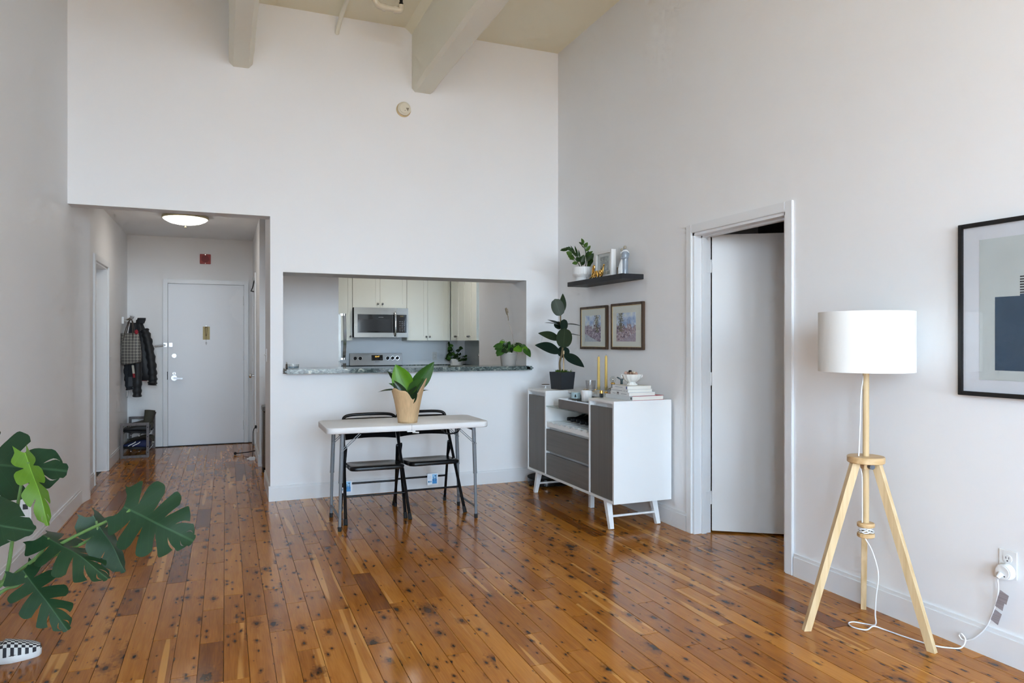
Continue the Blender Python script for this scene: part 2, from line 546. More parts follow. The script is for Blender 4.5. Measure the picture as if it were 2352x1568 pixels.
    def build(s, name, mat, parent=None, smooth=None, sub=0):
        me = bpy.data.meshes.new(name)
        if parent is not None:
            o0 = ORG[parent.name]
        else:
            xs = [p.x for p in s.v]; ys = [p.y for p in s.v]; zs = [p.z for p in s.v]
            o0 = V(((min(xs) + max(xs)) / 2, (min(ys) + max(ys)) / 2, min(zs)))
        me.from_pydata([tuple(p - o0) for p in s.v], [], s.f)
        if s.uv:
            ul = me.uv_layers.new(name='UVMap')
            for lp in me.loops:
                ul.data[lp.index].uv = s.uv.get(lp.vertex_index, (0.25, 0.5))
        bm = bmesh.new()
        bm.from_mesh(me)
        bmesh.ops.recalc_face_normals(bm, faces=list(bm.faces))
        bm.to_mesh(me)
        bm.free()
        me.materials.append(mat)
        ob = bpy.data.objects.new(name, me)
        COL.objects.link(ob)
        if parent is not None:
            ob.parent = parent
        else:
            ob.location = o0
        ORG[ob.name] = o0
        if smooth is None:
            smooth = 40
        if smooth:
            for p in me.polygons:
                p.use_smooth = True
            try:
                me.set_sharp_from_angle(angle=R(smooth))
            except Exception:
                pass
        if sub:
            md = ob.modifiers.new('subsurf', 'SUBSURF')
            md.levels = sub
            md.render_levels = sub
        return ob

def tag(o, label, cat, group=None):
    o['label'] = label
    o['category'] = cat
    if group:
        o['group'] = group
    return o

def thing(name, loc, label=None, cat=None, group=None):
    o = bpy.data.objects.new(name, None)
    o.empty_display_size = 0.05
    COL.objects.link(o)
    o.location = loc
    ORG[o.name] = V(loc)
    if label:
        tag(o, label, cat, group)
    return o

def struct(o):
    o['kind'] = 'structure'
    return o

def stuff(o):
    o['kind'] = 'stuff'
    return o

def copy_tree(o, parent=None):
    c = o.copy()
    COL.objects.link(c)
    c.parent = parent
    ORG[c.name] = ORG[o.name]
    for ch in list(o.children):
        copy_tree(ch, c)
    return c

def text_mesh(txt, size, M, name, mat, parent, depth=0.0004, align='CENTER'):
    cu = bpy.data.curves.new('lettering', 'FONT')
    cu.body = txt
    cu.size = size
    cu.extrude = depth
    cu.align_x = align
    cu.align_y = 'CENTER'
    cu.resolution_u = 3
    to = bpy.data.objects.new('lettering', cu)
    COL.objects.link(to)
    dg = bpy.context.evaluated_depsgraph_get()
    me = bpy.data.meshes.new_from_object(to.evaluated_get(dg))
    bpy.data.objects.remove(to, do_unlink=True)
    mb = MB()
    mb.add([M @ v.co for v in me.vertices], [tuple(p.vertices) for p in me.polygons])
    return mb.build(name, mat, parent, smooth=0)

def catmull(pts, n=8):
    pts = [V(p) for p in pts]
    out = []
    for i in range(len(pts) - 1):
        p0 = pts[max(i - 1, 0)]; p1 = pts[i]; p2 = pts[i + 1]; p3 = pts[min(i + 2, len(pts) - 1)]
        for k in range(n):
            t = k / n
            out.append(0.5 * ((2 * p1) + (p2 - p0) * t + (2 * p0 - 5 * p1 + 4 * p2 - p3) * t * t + (3 * p1 - p0 - 3 * p2 + p3) * t ** 3))
    out.append(pts[-1])
    return out

PROF = {
    'ovate': lambda t: max(0.0, math.sin(PI * min(1, max(0, t)) ** 0.80)) ** 0.85,
    'round': lambda t: math.sqrt(max(0, 1 - (2 * t - 1) ** 2)) ** 0.9,
    'heart': lambda t: max(0.0, math.sin(PI * min(1, max(0, t * 0.93 + 0.07)) ** 0.62)) ** 0.8,
    'lance': lambda t: max(0.0, math.sin(PI * min(1, max(0, t)))) ** 1.1,
}

def leaf(mb, base, tip, w, up=(0, 0, 1), sag=0.0, fold=0.12, prof='ovate', n=10, curl=0.0, mids=None):
    """one leaf blade added to mb, with uv for its veins"""
    base, tip = V(base), V(tip)
    ax = tip - base
    L = ax.length
    an = ax.normalized()
    sd = an.cross(V(up))
    if sd.length < 1e-4:
        sd = an.orthogonal()
    sd.normalize()
    nr = sd.cross(an)
    k0 = len(mb.v)
    vs, fs = [], []
    ss = (-1, -0.55, 0, 0.55, 1)
    for i in range(n + 1):
        t = i / n
        c = base + ax * t + nr * (sag * 4 * t * (1 - t) * L)
        if mids:
            c = c + V(mids) * (4 * t * (1 - t))
        hw = w / 2 * PROF[prof](t)
        for s_ in ss:
            vs.append(c + sd * s_ * hw + nr * (abs(s_) ** 1.5 * hw * fold - curl * abs(s_) * hw * t))
            mb.uv[k0 + len(vs) - 1] = (0.5 + 0.5 * s_, t)
    for i in range(n):
        for j in range(4):
            a = i * 5 + j
            fs.append((a, a + 1, a + 6, a + 5))
    mb.add(vs, fs)

# ------------------------------------------------------------------ the room shell
XR, XL, YB, ZC = 2.94, -1.085, 6.07, 4.05

# floor: dark subfloor slab with the boards lying on it
floor = struct(MB().box(-1.4, 5.0, -5.25, 10.2, -0.12, -0.021).build('floor', M_sub, smooth=0))
rng = random.Random(11)
BW = 0.0955
LENS = (0.40, 0.58, 0.78, 0.98, 1.20)
bmeshes = {}
for L in LENS:
    g = 0.0008
    mb = MB().box(-BW / 2 + g, BW / 2 - g, -L / 2 + g, L / 2 - g, -0.0205, 0.0, 0.0012)
    me = bpy.data.meshes.new('board')
    me.from_pydata([tuple(p) for p in mb.v], [], mb.f)
    me.materials.append(M_board)
    bmeshes[L] = me
rows = []
x = -1.155
boards = []
while x < 4.35:
    if x < 0.40:
        y0, y1 = -5.00, 9.74
    elif x < 2.95:
        y0, y1 = -5.00, 6.10
    else:
        y0, y1 = 2.62, 5.05
    y = y0 - rng.random() * 0.5
    while y < y1:
        L = rng.choice(LENS)
        if y + L > y1 + 0.3:
            L = min(LENS, key=lambda q: abs(q - (y1 - y + 0.02)))
        boards.append((x + BW / 2, y + L / 2, L))
        y += L
    x += BW
def seen(b):
    bx, by, L = b
    d = bx * 0.3764 + by * 0.9265
    s = bx * 0.9265 - by * 0.3764
    if d < 1.2 or abs(s) > d * 0.75 + 0.1 or 1.31 / d > 0.52 + 0.1:
        return 0.0
    if bx > 2.99 and not (3.0 < by < 4.2):
        return 0.0
    return L / d ** 3
boards.sort(key=seen, reverse=True)
rest = MB()
restc = []
for i, (bx, by, L) in enumerate(boards):
    tone = min(1.0, max(0.02, rng.gauss(0.57, 0.10)))
    if rng.random() < 0.06:
        tone = rng.uniform(0.12, 0.28)
    c = (tone, rng.random(), rng.random(), 1.0)
    if i < 298:
        o = bpy.data.objects.new('board', bmeshes[L])
        COL.objects.link(o)
        o.parent = floor
        o.location = V((bx, by, 0)) - ORG['floor']
        o.color = c
    else:
        k = len(rest.v)
        g = 0.0008
        rest.box(bx - BW / 2 + g, bx + BW / 2 - g, by - L / 2 + g, by + L / 2 - g, -0.0205, 0.0)
        restc += [c] * (len(rest.v) - k)
ro = stuff(rest.build('board_field', M_boardj, floor, smooth=0))
ca = ro.data.color_attributes.new('tone', 'FLOAT_COLOR', 'POINT')
for i, c in enumerate(restc):
    ca.data[i].color = c

# walls
def wallobj(name, boxes, mat=M_wall, bev=0.0):
    mb = MB()
    for b in boxes:
        mb.box(*b, bev)
    return struct(mb.build(name, mat, smooth=0))

lw_ = [(-1.30, XL, -5.2, SIDEWIN[0][0], 0, ZC), (-1.30, XL, SIDEWIN[0][1], SIDEWIN[1][0], 0, ZC), (-1.30, XL, SIDEWIN[1][1], 6.62, 0, ZC)]
for (y0, y1, z0, z1) in SIDEWIN:
    lw_ += [(-1.30, XL, y0, y1, 0, z0), (-1.30, XL, y0, y1, z1, ZC)]
wallobj('wall_left', lw_)
# rounded end of the left wall and the hall wall set back behind it
mb = MB()
prof = [(-1.30, 6.30), (-1.0855, 6.30), (-1.083, 6.42), (-1.076, 6.52), (-1.066, 6.60), (-1.055, 6.66), (-1.047, 6.70), (-1.043, 6.735), (-1.0445, 6.755), (-1.052, 6.772), (-1.064, 6.784), (-1.080, 6.790), (-1.30, 6.790)]
mb.prism(prof, 0, 2.6)
struct(mb.build('trim_1', M_wall, smooth=60))
HX0, HX1, HY = -1.11, 0.325, 9.70
wallobj('wall_hall_left', [(-1.30, HX0, 6.78, 7.36, 0, 2.62), (-1.30, HX0, 8.12, 9.9, 0, 2.62), (-1.30, HX0, 7.36, 8.12, 2.045, 2.62), (-1.40, -1.24, 7.2, 8.3, 0, 2.2)], M_hallwall)
wallobj('wall_back', [
    (-1.30, 0.336, YB, 6.23, 2.326, ZC),             # header over the hall
    (0.336, 0.436, YB, 6.23, 0, ZC),                 # pier
    (0.436, 2.611, YB, 6.23, 0, 1.040),              # half wall under the bar
    (0.436, 2.611, YB, 6.42, 1.875, ZC),             # header over the pass-through
    (2.611, 3.00, YB, 6.23, 0, ZC),                  # right pier
])
wallobj('wall_pier_return', [(0.336, 0.436, 6.23, 6.84, 0, 2.62)], M_wall)
wallobj('wall_kitchen_side', [(2.611, 2.72, 6.23, 7.40, 0, 2.7)], M_wall)
DY0, DY1, DZ = 3.108, 3.973, 2.040
wallobj('wall_right', [(XR, 3.07, -5.2, DY0, 0, ZC), (XR, 3.07, DY1, 6.23, 0, ZC), (XR, 3.07, DY0, DY1, DZ, ZC)])
wallobj('wall_hall_end', [(-1.4, 0.60, HY, 9.9, 0, 2.62)], M_hallwall)
wallobj('wall_hall_right', [(HX1, 0.44, 7.80, 8.72, 0, 2.62), (HX1, 0.44, 9.52, HY, 0, 2.62), (HX1, 0.44, 8.72, 9.52, 2.045, 2.62), (0.42, 0.50, 8.6, 9.6, 0, 2.2)], M_hallwall)
wallobj('wall_fridge_side', [(0.44, 1.135, 7.80, 7.90, 0, 2.62)], M_wall)
wallobj('wall_kitchen_back', [(0.40, 3.40, 9.85, 10.0, 0, 2.7)], M_kwall)
wallobj('wall_kitchen_right', [(3.25, 3.40, 6.2, 9.85, 0, 2.7)], M_kwall)
# room behind the open door
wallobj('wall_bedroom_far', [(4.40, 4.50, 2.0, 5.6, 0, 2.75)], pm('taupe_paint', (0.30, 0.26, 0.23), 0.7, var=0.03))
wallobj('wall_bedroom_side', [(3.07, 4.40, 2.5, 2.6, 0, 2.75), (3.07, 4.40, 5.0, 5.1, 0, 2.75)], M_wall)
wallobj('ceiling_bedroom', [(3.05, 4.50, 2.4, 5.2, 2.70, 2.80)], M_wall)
# wall behind the camera with its two tall windows
fb = [(-1.3, WINDOWS[0][0], YF - 0.2, YF, 0, ZC), (WINDOWS[0][1], WINDOWS[1][0], YF - 0.2, YF, 0, ZC), (WINDOWS[1][1], 3.07, YF - 0.2, YF, 0, ZC)]
for (x0, x1, z0, z1) in WINDOWS:
    fb += [(x0, x1, YF - 0.2, YF, 0, z0), (x0, x1, YF - 0.2, YF, z1, ZC)]
wallobj('wall_front', fb)
for i, (x0, x1, z0, z1) in enumerate(WINDOWS):
    w = struct(thing('window_%d' % (i + 1), ((x0 + x1) / 2, YF - 0.1, z0)))
    f = MB()
    for a, b in ((x0, x0 + 0.06), (x1 - 0.06, x1)):
        f.box(a, b, YF - 0.16, YF - 0.06, z0, z1)
    f.box(x0 + 0.06, x1 - 0.06, YF - 0.16, YF - 0.06, z0, z0 + 0.06)
    f.box(x0 + 0.06, x1 - 0.06, YF - 0.16, YF - 0.06, z1 - 0.06, z1)
    f.build('window_frame', M_trim, w, smooth=0)
    mid = MB().box((x0 + x1) / 2 - 0.025, (x0 + x1) / 2 + 0.025, YF - 0.14, YF - 0.08, z0 + 0.06, z1 - 0.06)
    mid.box(x0 + 0.06, x1 - 0.06, YF - 0.135, YF - 0.085, z0 + 1.5, z0 + 1.55)
    mid.build('glazing_bar', M_trim, w, smooth=0)

for i, (y0, y1, z0, z1) in enumerate(SIDEWIN):
    w = struct(thing('window_%d' % (i + 3), (-1.2, (y0 + y1) / 2, z0)))
    f = MB()
    for a, b in ((y0, y0 + 0.06), (y1 - 0.06, y1)):
        f.box(-1.26, -1.18, a, b, z0, z1)
    f.box(-1.26, -1.18, y0 + 0.06, y1 - 0.06, z0, z0 + 0.06)
    f.box(-1.26, -1.18, y0 + 0.06, y1 - 0.06, z1 - 0.06, z1)
    f.build('window_frame', M_trim, w, smooth=0)
    mid = MB().box(-1.24, -1.20, (y0 + y1) / 2 - 0.025, (y0 + y1) / 2 + 0.025, z0 + 0.06, z1 - 0.06)
    mid.box(-1.24, -1.20, y0 + 0.06, y1 - 0.06, z0 + 1.5, z0 + 1.55)
    mid.build('glazing_bar', M_trim, w, smooth=0)

# ceilings and beams
wallobj('ceiling', [(-1.30, 3.07, -5.2, 6.23, ZC, ZC + 0.12)], M_ceil)
wallobj('ceiling_hall', [(-1.40, 0.50, 6.2, 9.9, 2.60, 2.70)], M_hallwall)
wallobj('ceiling_kitchen', [(0.40, 3.40, 6.2, 10.0, 2.60, 2.72)], M_hallwall)
def beam(x0, x1, z0, ch):
    mb = MB()
    poly = [(x0, ZC + 0.02), (x0, z0 + ch), (x0 + ch, z0), (x1 - ch, z0), (x1, z0 + ch), (x1, ZC + 0.02)]
    rr = random.Random(int(x0 * 100) + 5)
    rings = []
    n = 70
    for k in range(n + 1):
        y = YB - k * (YB - YF) / n
        j = lambda a: (rr.random() - 0.5) * a
        rings.append([(p[0] + (j(0.006) if 0 < q < 5 else 0), y, p[1] + (j(0.006) if 0 < q < 5 else 0)) for q, p in enumerate(poly)])
    mb.loft(rings)
    return struct(mb.build('ceiling_beam', M_beam, smooth=25))
beam(0.024, 0.204, 3.508, 0.034)
beam(1.516, 1.712, 3.500, 0.028)
# plaster fillet where the second beam meets the ceiling
mb = MB().loft([[(1.516, y, ZC), (1.455, y, ZC), (1.516, y, ZC - 0.05)] for y in (YB, YF)])
struct(mb.build('trim_2', M_ceil, smooth=0))

# baseboards: flat board with a small cap moulding
def baseboard(name, axis, face, a0, a1, sgn, h=0.125, cap=True):
    """axis 'y': runs along y on plane x = face (sgn: side it sticks out); 'x': along x on plane y = face"""
    mb = MB()
    for t, z0, z1 in ((0.013, 0, h - 0.018), (0.008, h - 0.018, h)):
        lo, hi = sorted((face, face + sgn * t))
        if axis == 'y':
            mb.box(lo, hi, a0, a1, z0, z1)
        else:
            mb.box(a0, a1, lo, hi, z0, z1)
    return struct(mb.build(name, M_trim, smooth=0))
baseboard('baseboard_back', 'x', YB, 0.323, 2.94, -1)
baseboard('baseboard_pier', 'y', 0.336, 6.058, 6.84, -1)
baseboard('baseboard_right', 'y', XR, -5.0, 3.045, -1)
baseboard('baseboard_right_far', 'y', XR, 4.036, YB, -1)
baseboard('baseboard_left', 'y', XL, -5.0, 6.60, 1)
baseboard('baseboard_hall_left', 'y', HX0, 6.79, 7.30, 1)
baseboard('baseboard_hall_left_far', 'y', HX0, 8.18, HY, 1)
baseboard('baseboard_hall_right', 'y', HX1, 7.80, 8.66, -1)
baseboard('baseboard_hall_end', 'x', HY, -1.10, -0.735, -1)
baseboard('baseboard_fridge_side', 'x', 7.80, 0.312, 0.60, -1)

# door casings (flat stock with a back band) as trims
def casing(name, face, sgn, y0, y1, ztop, w=0.058, t=0.016, jamb=None):
    mb = MB()
    lo, hi = sorted((face, face + sgn * t))
    mb.box(lo, hi, y0 - w, y0, 0, ztop + w, 0.003)
    mb.box(lo, hi, y1, y1 + w, 0, ztop + w, 0.003)
    mb.box(lo, hi, y0, y1, ztop, ztop + w, 0.003)
    if jamb:
        lo, hi = sorted((face + sgn * 0.002, jamb))
        mb.box(lo, hi, y0 - 0.004, y0 + 0.018, 0, ztop)
        mb.box(lo, hi, y1 - 0.018, y1 + 0.004, 0, ztop)
        mb.box(lo, hi, y0, y1, ztop - 0.018, ztop + 0.004)
        # door stop
        a, b = sorted((jamb - sgn * -0.045, jamb - sgn * -0.080))
        mb.box(a, b, y0 + 0.018, y0 + 0.030, 0, ztop - 0.018)
        mb.box(a, b, y1 - 0.030, y1 - 0.018, 0, ztop - 0.018)
        mb.box(a, b, y0 + 0.018, y1 - 0.018, ztop - 0.030, ztop - 0.018)
    return struct(mb.build(name, M_trim, smooth=30))
casing('trim_3', XR, -1, DY0, DY1, DZ, 0.056, 0.016, 3.075)
casing('trim_4', HX0, 1, 7.36, 8.12, 2.045, 0.058, 0.018, -1.30)
casing('trim_5', HX1, -1, 8.72, 9.52, 2.045, 0.055, 0.016, 0.43)

# bedroom door, standing open into the other room, hinged on the far jamb
d1 = struct(thing('door_1', (3.078, 3.952, 0)))
ang = R(-33.4)
Dm = Matrix.Translation(V((3.078, 3.952, 0))) @ Matrix.Rotation(ang, 4, 'Z')
MB().box(0.004, 0.83, 0.0, 0.038, 0.012, 2.035, 0.002, Dm).build('door_slab', M_door, d1)
for z in (0.24, 1.05, 1.82):
    h = MB().cyl((3.074, 3.953, z - 0.045), (3.074, 3.953, z + 0.045), 0.007, n=10)
    h.box(3.035, 3.074, 3.949, 3.9545, z - 0.045, z + 0.045)
    h.build('hinge', M_trim, d1)
kb = MB()
for s_ in (-1, 1):
    y_ = -0.003 if s_ < 0 else 0.041
    kb.cyl(Dm @ V((0.765, y_, 0.95)), Dm @ V((0.765, y_ + s_ * 0.05, 0.95)), 0.012, n=12)
    kb.ell(Dm @ V((0.765, y_ + s_ * 0.06, 0.95)), (0.027, 0.022, 0.027))
kb.build('door_knob', M_chrome, d1)

# entry door at the end of the hall
d2 = struct(thing('door_2', (-0.22, HY, 0)))
DX0, DX1, DF = -0.665, 0.217, HY - 0.030
mb = MB()
mb.box(DX0 - 0.052, DX0, HY - 0.045, HY, 0, 2.075, 0.004)
mb.box(DX1, DX1 + 0.052, HY - 0.045, HY, 0, 2.075, 0.004)
mb.box(DX0, DX1, HY - 0.045, HY, 2.022, 2.075, 0.004)
mb.build('door_frame', M_trim, d2, smooth=30)
# worn patch of paint near the upper hinge
m, nt, b = new_mat('entry_door_paint')
tc = nd(nt, 'ShaderNodeTexCoord')
nz = nd(nt, 'ShaderNodeTexNoise', i_Scale=7.0, i_Detail=5.0, i_Roughness=0.7)
nt.links.new(tc.outputs['Object'], nz.inputs['Vector'])
sp = nd(nt, 'ShaderNodeSeparateXYZ')
nt.links.new(tc.outputs['Object'], sp.inputs[0])
dx = mth(nt, 'ABSOLUTE', mth(nt, 'DIVIDE', mth(nt, 'SUBTRACT', sp.outputs['X'], 0.40), 0.12))
dz = mth(nt, 'ABSOLUTE', mth(nt, 'DIVIDE', mth(nt, 'SUBTRACT', sp.outputs['Z'], 1.76), 0.20))
msk = mth(nt, 'SUBTRACT', mth(nt, 'ADD', -0.10, mth(nt, 'MULTIPLY', nz.outputs[0], 3.0)), mth(nt, 'ADD', mth(nt, 'MULTIPLY', dx, dx), mth(nt, 'MULTIPLY', dz, dz)))
msk = mth(nt, 'MULTIPLY', msk, 3.0, clamp=True)
nt.links.new(mixc(nt, mth(nt, 'MULTIPLY', msk, 0.6), (0.87, 0.89, 0.92), (0.93, 0.94, 0.96)), b.inputs['Base Color'])
b.inputs['Roughness'].default_value = 0.42
MB().box(DX0 + 0.004, DX1 - 0.004, DF, HY - 0.004, 0.010, 2.018, 0.002).build('door_slab', m, d2)
for z in (0.237, 1.123, 1.826):
    MB().cyl((DX1 - 0.001, DF - 0.006, z - 0.055), (DX1 - 0.001, DF - 0.006, z + 0.055), 0.009, n=10).cyl((DX1 - 0.001, DF - 0.006, z - 0.062), (DX1 - 0.001, DF - 0.006, z - 0.055), 0.011, n=10).build('hinge', M_trim, d2)
lv = MB().cyl((-0.593, DF, 0.85), (-0.593, DF - 0.014, 0.85), 0.034, n=24)
lv.cyl((-0.593, DF - 0.014, 0.85), (-0.593, DF - 0.05, 0.85), 0.012)
lv.bar((-0.60, DF - 0.05, 0.85), (-0.495, DF - 0.055, 0.842), 0.014, 0.02, (0, 0, 1))
lv.build('lever_handle', M_satin, d2)
MB().cyl((-0.593, DF, 0.905), (-0.593, DF - 0.006, 0.905), 0.018, n=20).bar((-0.593, DF - 0.006, 0.893), (-0.593, DF - 0.022, 0.917), 0.006, 0.008).build('thumb_turn', M_satin, d2)
MB().cyl((-0.593, DF, 1.125), (-0.593, DF - 0.010, 1.125), 0.026, n=20).bar((-0.593, DF - 0.018, 1.108), (-0.593, DF - 0.018, 1.142), 0.006, 0.014, (0, 1, 0)).build('deadbolt', M_satin, d2)
sb = MB().box(-0.650, -0.612, DF - 0.012, DF, 1.235, 1.285, 0.003).box(-0.712, -0.672, HY - 0.060, HY - 0.045, 1.235, 1.285, 0.003)
sb.cyl((-0.628, DF - 0.012, 1.26), (-0.628, DF - 0.035, 1.26), 0.008, n=10)
sb.tube([(-0.69, HY - 0.06, 1.262), (-0.70, HY - 0.075, 1.266), (-0.80, HY - 0.070, 1.252), (-0.806, HY - 0.070, 1.244), (-0.80, HY - 0.070, 1.236), (-0.70, HY - 0.075, 1.250), (-0.69, HY - 0.06, 1.252)], 0.005, 8)
sb.build('swing_bar_latch', M_satin, d2)
MB().box(DX0 - 0.006, DX0 + 0.001, HY - 0.047, HY - 0.044, 0.83, 0.93).build('strike_plate', M_blackm, d2)
MB().box(-0.86, 0.33, HY - 0.06, HY - 0.03, 0.0, 0.008).build('threshold', M_blackm, d2)
# closed doors in the hall's side walls
d3 = struct(thing('door_3', (-1.23, 7.74, 0)))
MB().box(-1.245, -1.21, 7.38, 8.10, 0.01, 2.025, 0.002).build('door_slab', M_door, d3)
for z in (0.24, 1.82):
    MB().cyl((-1.205, 8.099, z - 0.045), (-1.205, 8.099, z + 0.045), 0.008, n=10).build('hinge', M_trim, d3)
MB().cyl((-1.21, 7.46, 0.95), (-1.16, 7.46, 0.95), 0.011).ell((-1.15, 7.46, 0.95), (0.022, 0.027, 0.027)).build('door_knob', M_chrome, d3)
d4 = struct(thing('door_4', (0.35, 9.12, 0)))
MB().box(0.330, 0.365, 8.742, 9.498, 0.01, 2.024, 0.002).build('door_slab', M_door, d4)
for z in (0.26, 1.10, 1.80):
    MB().cyl((0.322, 9.50, z - 0.05), (0.322, 9.50, z + 0.05), 0.010, n=10).box(0.318, 0.330, 9.46, 9.50, z - 0.05, z + 0.05).build('hinge', M_trim, d4)
MB().cyl((0.330, 8.82, 0.90), (0.324, 8.82, 0.90), 0.032, n=20).cyl((0.324, 8.82, 0.90), (0.285, 8.82, 0.90), 0.011).ell((0.268, 8.82, 0.90), (0.022, 0.028, 0.028)).build('door_knob', M_chrome, d4)
MB().tube([(0.325, 9.45, 1.93), (0.29, 9.35, 1.93), (0.30, 9.1, 1.95), (0.312, 8.9, 2.02)], 0.006, 8).build('door_closer_arm', M_blackm, d4)

# ------------------------------------------------------------------ small shape helpers
def rrect(x0, x1, y0, y1, r, n=6, corners=(1, 1, 1, 1)):
    out = []
    for (cx, cy, a0), on in zip(((x1 - r, y1 - r, 0), (x0 + r, y1 - r, 90), (x0 + r, y0 + r, 180), (x1 - r, y0 + r, 270)), corners):
        if on:
            for k in range(n + 1):
                a = R(a0 + 90 * k / n)
                out.append((cx + r * math.cos(a), cy + r * math.sin(a)))
        else:
            out.append((x1 if cx > (x0 + x1) / 2 else x0, y1 if cy > (y0 + y1) / 2 else y0))
    return out

RT, UPV, TC = V((0.9265, -0.3764, 0)), V((0, 0, 1)), V((-0.3764, -0.9265, 0))
def frame_at(o):
    """local frame of an upright plant: r to the right, u up, d towards the windows"""
    o = V(o)
    return lambda r, u, d=0.0: o + RT * r + UPV * u + TC * d

def rimmed(mb, poly, z0, z1, edge):
    """slab with a rounded upper edge"""
    cx = sum(p[0] for p in poly) / len(poly)
    cy = sum(p[1] for p in poly) / len(poly)
    def ins(d):
        out = []
        for p in poly:
            v = V((p[0] - cx, p[1] - cy))
            l = v.length
            out.append((cx + v.x * (1 - d / l), cy + v.y * (1 - d / l)))
        return out
    rings = []
    for d, z in ((edge, z0), (0, z0 + edge), (0, z1 - edge), (edge * 0.3, z1 - edge * 0.3), (edge, z1)):
        rings.append([(p[0], p[1], z) for p in ins(d)])
    mb.loft(rings)

# ------------------------------------------------------------------ folding table
TX0, TX1, TY0, TY1, TZ = 0.632, 1.802, 4.875, 5.405, 0.717
tb = thing('folding_table', (1.217, 5.14, 0), 'white plastic folding table with grey tubular legs below the kitchen bar', 'table')
xm = (TX0 + TX1) / 2
for a, b, cs in ((TX0, xm - 0.001, (0, 1, 1, 0)), (xm + 0.001, TX1, (1, 0, 0, 1))):
    mb = MB()
    rimmed(mb, rrect(a, b, TY0, TY1, 0.055, 6, cs), TZ - 0.042, TZ, 0.007)
    mb.build('tabletop_half', M_plastic, tb, smooth=50)
MB().box(xm - 0.03, xm + 0.03, TY0 + 0.01, TY0 + 0.035, TZ - 0.052, TZ - 0.042, 0.003).cyl((xm + 0.01, TY0 + 0.02, TZ - 0.055), (xm + 0.055, TY0 + 0.012, TZ - 0.058), 0.005, n=8).build('fold_latch', M_whitepl, tb)
zt = TZ - 0.042
for lx, dr in ((0.732, 1), (1.710, -1)):
    for ly in (4.935, 5.358):
        jz = 0.335
        leg = MB().cyl((lx + dr * 0.012, ly, zt), (lx, ly, jz), 0.0145, n=14).cyl((lx, ly, jz + 0.004), (lx, ly, jz - 0.004), 0.0155, n=14).cyl((lx, ly, jz), (lx - dr * 0.006, ly, 0.03), 0.0110, n=14)
        lo = leg.build('leg', M_greysteel, tb)
        MB().cyl((lx - dr * 0.006, ly, 0.032), (lx - dr * 0.0065, ly, 0.0), 0.0135, 0.0125, n=14).build('foot_cap', M_rubber, lo)
        br = MB()
        for o_ in (-0.008, 0.008):
            br.bar((lx + dr * 0.006, ly - 0.018 + 0, 0.555 + o_), (lx + dr * 0.135, ly - 0.018, zt + o_ - 0.004), 0.004, 0.005, (0, 0, 1))
        br.cyl((lx + dr * 0.006, ly - 0.026, 0.555), (lx + dr * 0.006, ly, 0.555), 0.009, n=12)
        br.build('brace', M_greysteel, tb)
    MB().cyl((lx - dr * 0.005, 4.935, 0.085), (lx - dr * 0.005, 5.358, 0.085), 0.009, n=12).build('crossbar', M_greysteel, tb)
    MB().cyl((lx + dr * 0.010, 4.935, zt - 0.02), (lx + dr * 0.010, 5.358, zt - 0.02), 0.009, n=12).build('top_crossbar', M_greysteel, tb)
mb = MB().tube(catmull([(1.535, 5.20, zt), (1.54, 5.19, zt - 0.05), (1.565, 5.185, zt - 0.075), (1.64, 5.185, zt - 0.072), (1.665, 5.19, zt - 0.05), (1.668, 5.20, zt)], 5), 0.006, 8)
mb.box(1.527, 1.548, 5.185, 5.215, zt - 0.055, zt, 0.004).box(1.657, 1.680, 5.185, 5.215, zt - 0.055, zt, 0.004)
mb.build('carry_handle', M_blackm, tb)

# ------------------------------------------------------------------ folding chairs (front faces -y)
m, nt, b = new_mat('chair_tag_print')
tc = nd(nt, 'ShaderNodeTexCoord')
sp = nd(nt, 'ShaderNodeSeparateXYZ')
nt.links.new(tc.outputs['Generated'], sp.inputs[0])
gx, gz = sp.outputs['X'], sp.outputs['Z']
def band(nt, v, lo, hi):
    return mth(nt, 'MULTIPLY', mth(nt, 'GREATER_THAN', v, lo), mth(nt, 'LESS_THAN', v, hi))
blue = mth(nt, 'MULTIPLY', band(nt, gx, 0.46, 0.90), band(nt, gz, 0.10, 0.93))
col = mixc(nt, blue, (0.80, 0.83, 0.88), (0.30, 0.58, 0.82))
flo = mth(nt, 'MULTIPLY', blue, mth(nt, 'LESS_THAN', gz, 0.50))
col = mixc(nt, flo, col, (0.04, 0.26, 0.60))
pic = mth(nt, 'MAXIMUM', mth(nt, 'MULTIPLY', band(nt, gx, 0.55, 0.84), band(nt, gz, 0.53, 0.57)), mth(nt, 'MULTIPLY', band(nt, gx, 0.68, 0.84), band(nt, gz, 0.74, 0.82)))
for a_ in (0.55, 0.80):
    pic = mth(nt, 'MAXIMUM', pic, mth(nt, 'MULTIPLY', band(nt, gx, a_, a_ + 0.04), band(nt, gz, 0.32, 0.72)))
col = mixc(nt, pic, col, (0.01, 0.06, 0.16))
ic = mth(nt, 'MULTIPLY', mth(nt, 'MAXIMUM', band(nt, gx, 0.07, 0.22), band(nt, gx, 0.28, 0.38)), band(nt, gz, 0.22, 0.36))
col = mixc(nt, ic, col, (0.03, 0.22, 0.42))
tx = mth(nt, 'MULTIPLY', band(nt, gx, 0.07, 0.36), mth(nt, 'MAXIMUM', mth(nt, 'MAXIMUM', band(nt, gz, 0.72, 0.76), band(nt, gz, 0.62, 0.66)), band(nt, gz, 0.54, 0.57)))
col = mixc(nt, mth(nt, 'MULTIPLY', tx, 0.5), col, (0.35, 0.45, 0.55))
nt.links.new(col, b.inputs['Base Color'])
b.inputs['Roughness'].default_value = 0.4
M_tag = m

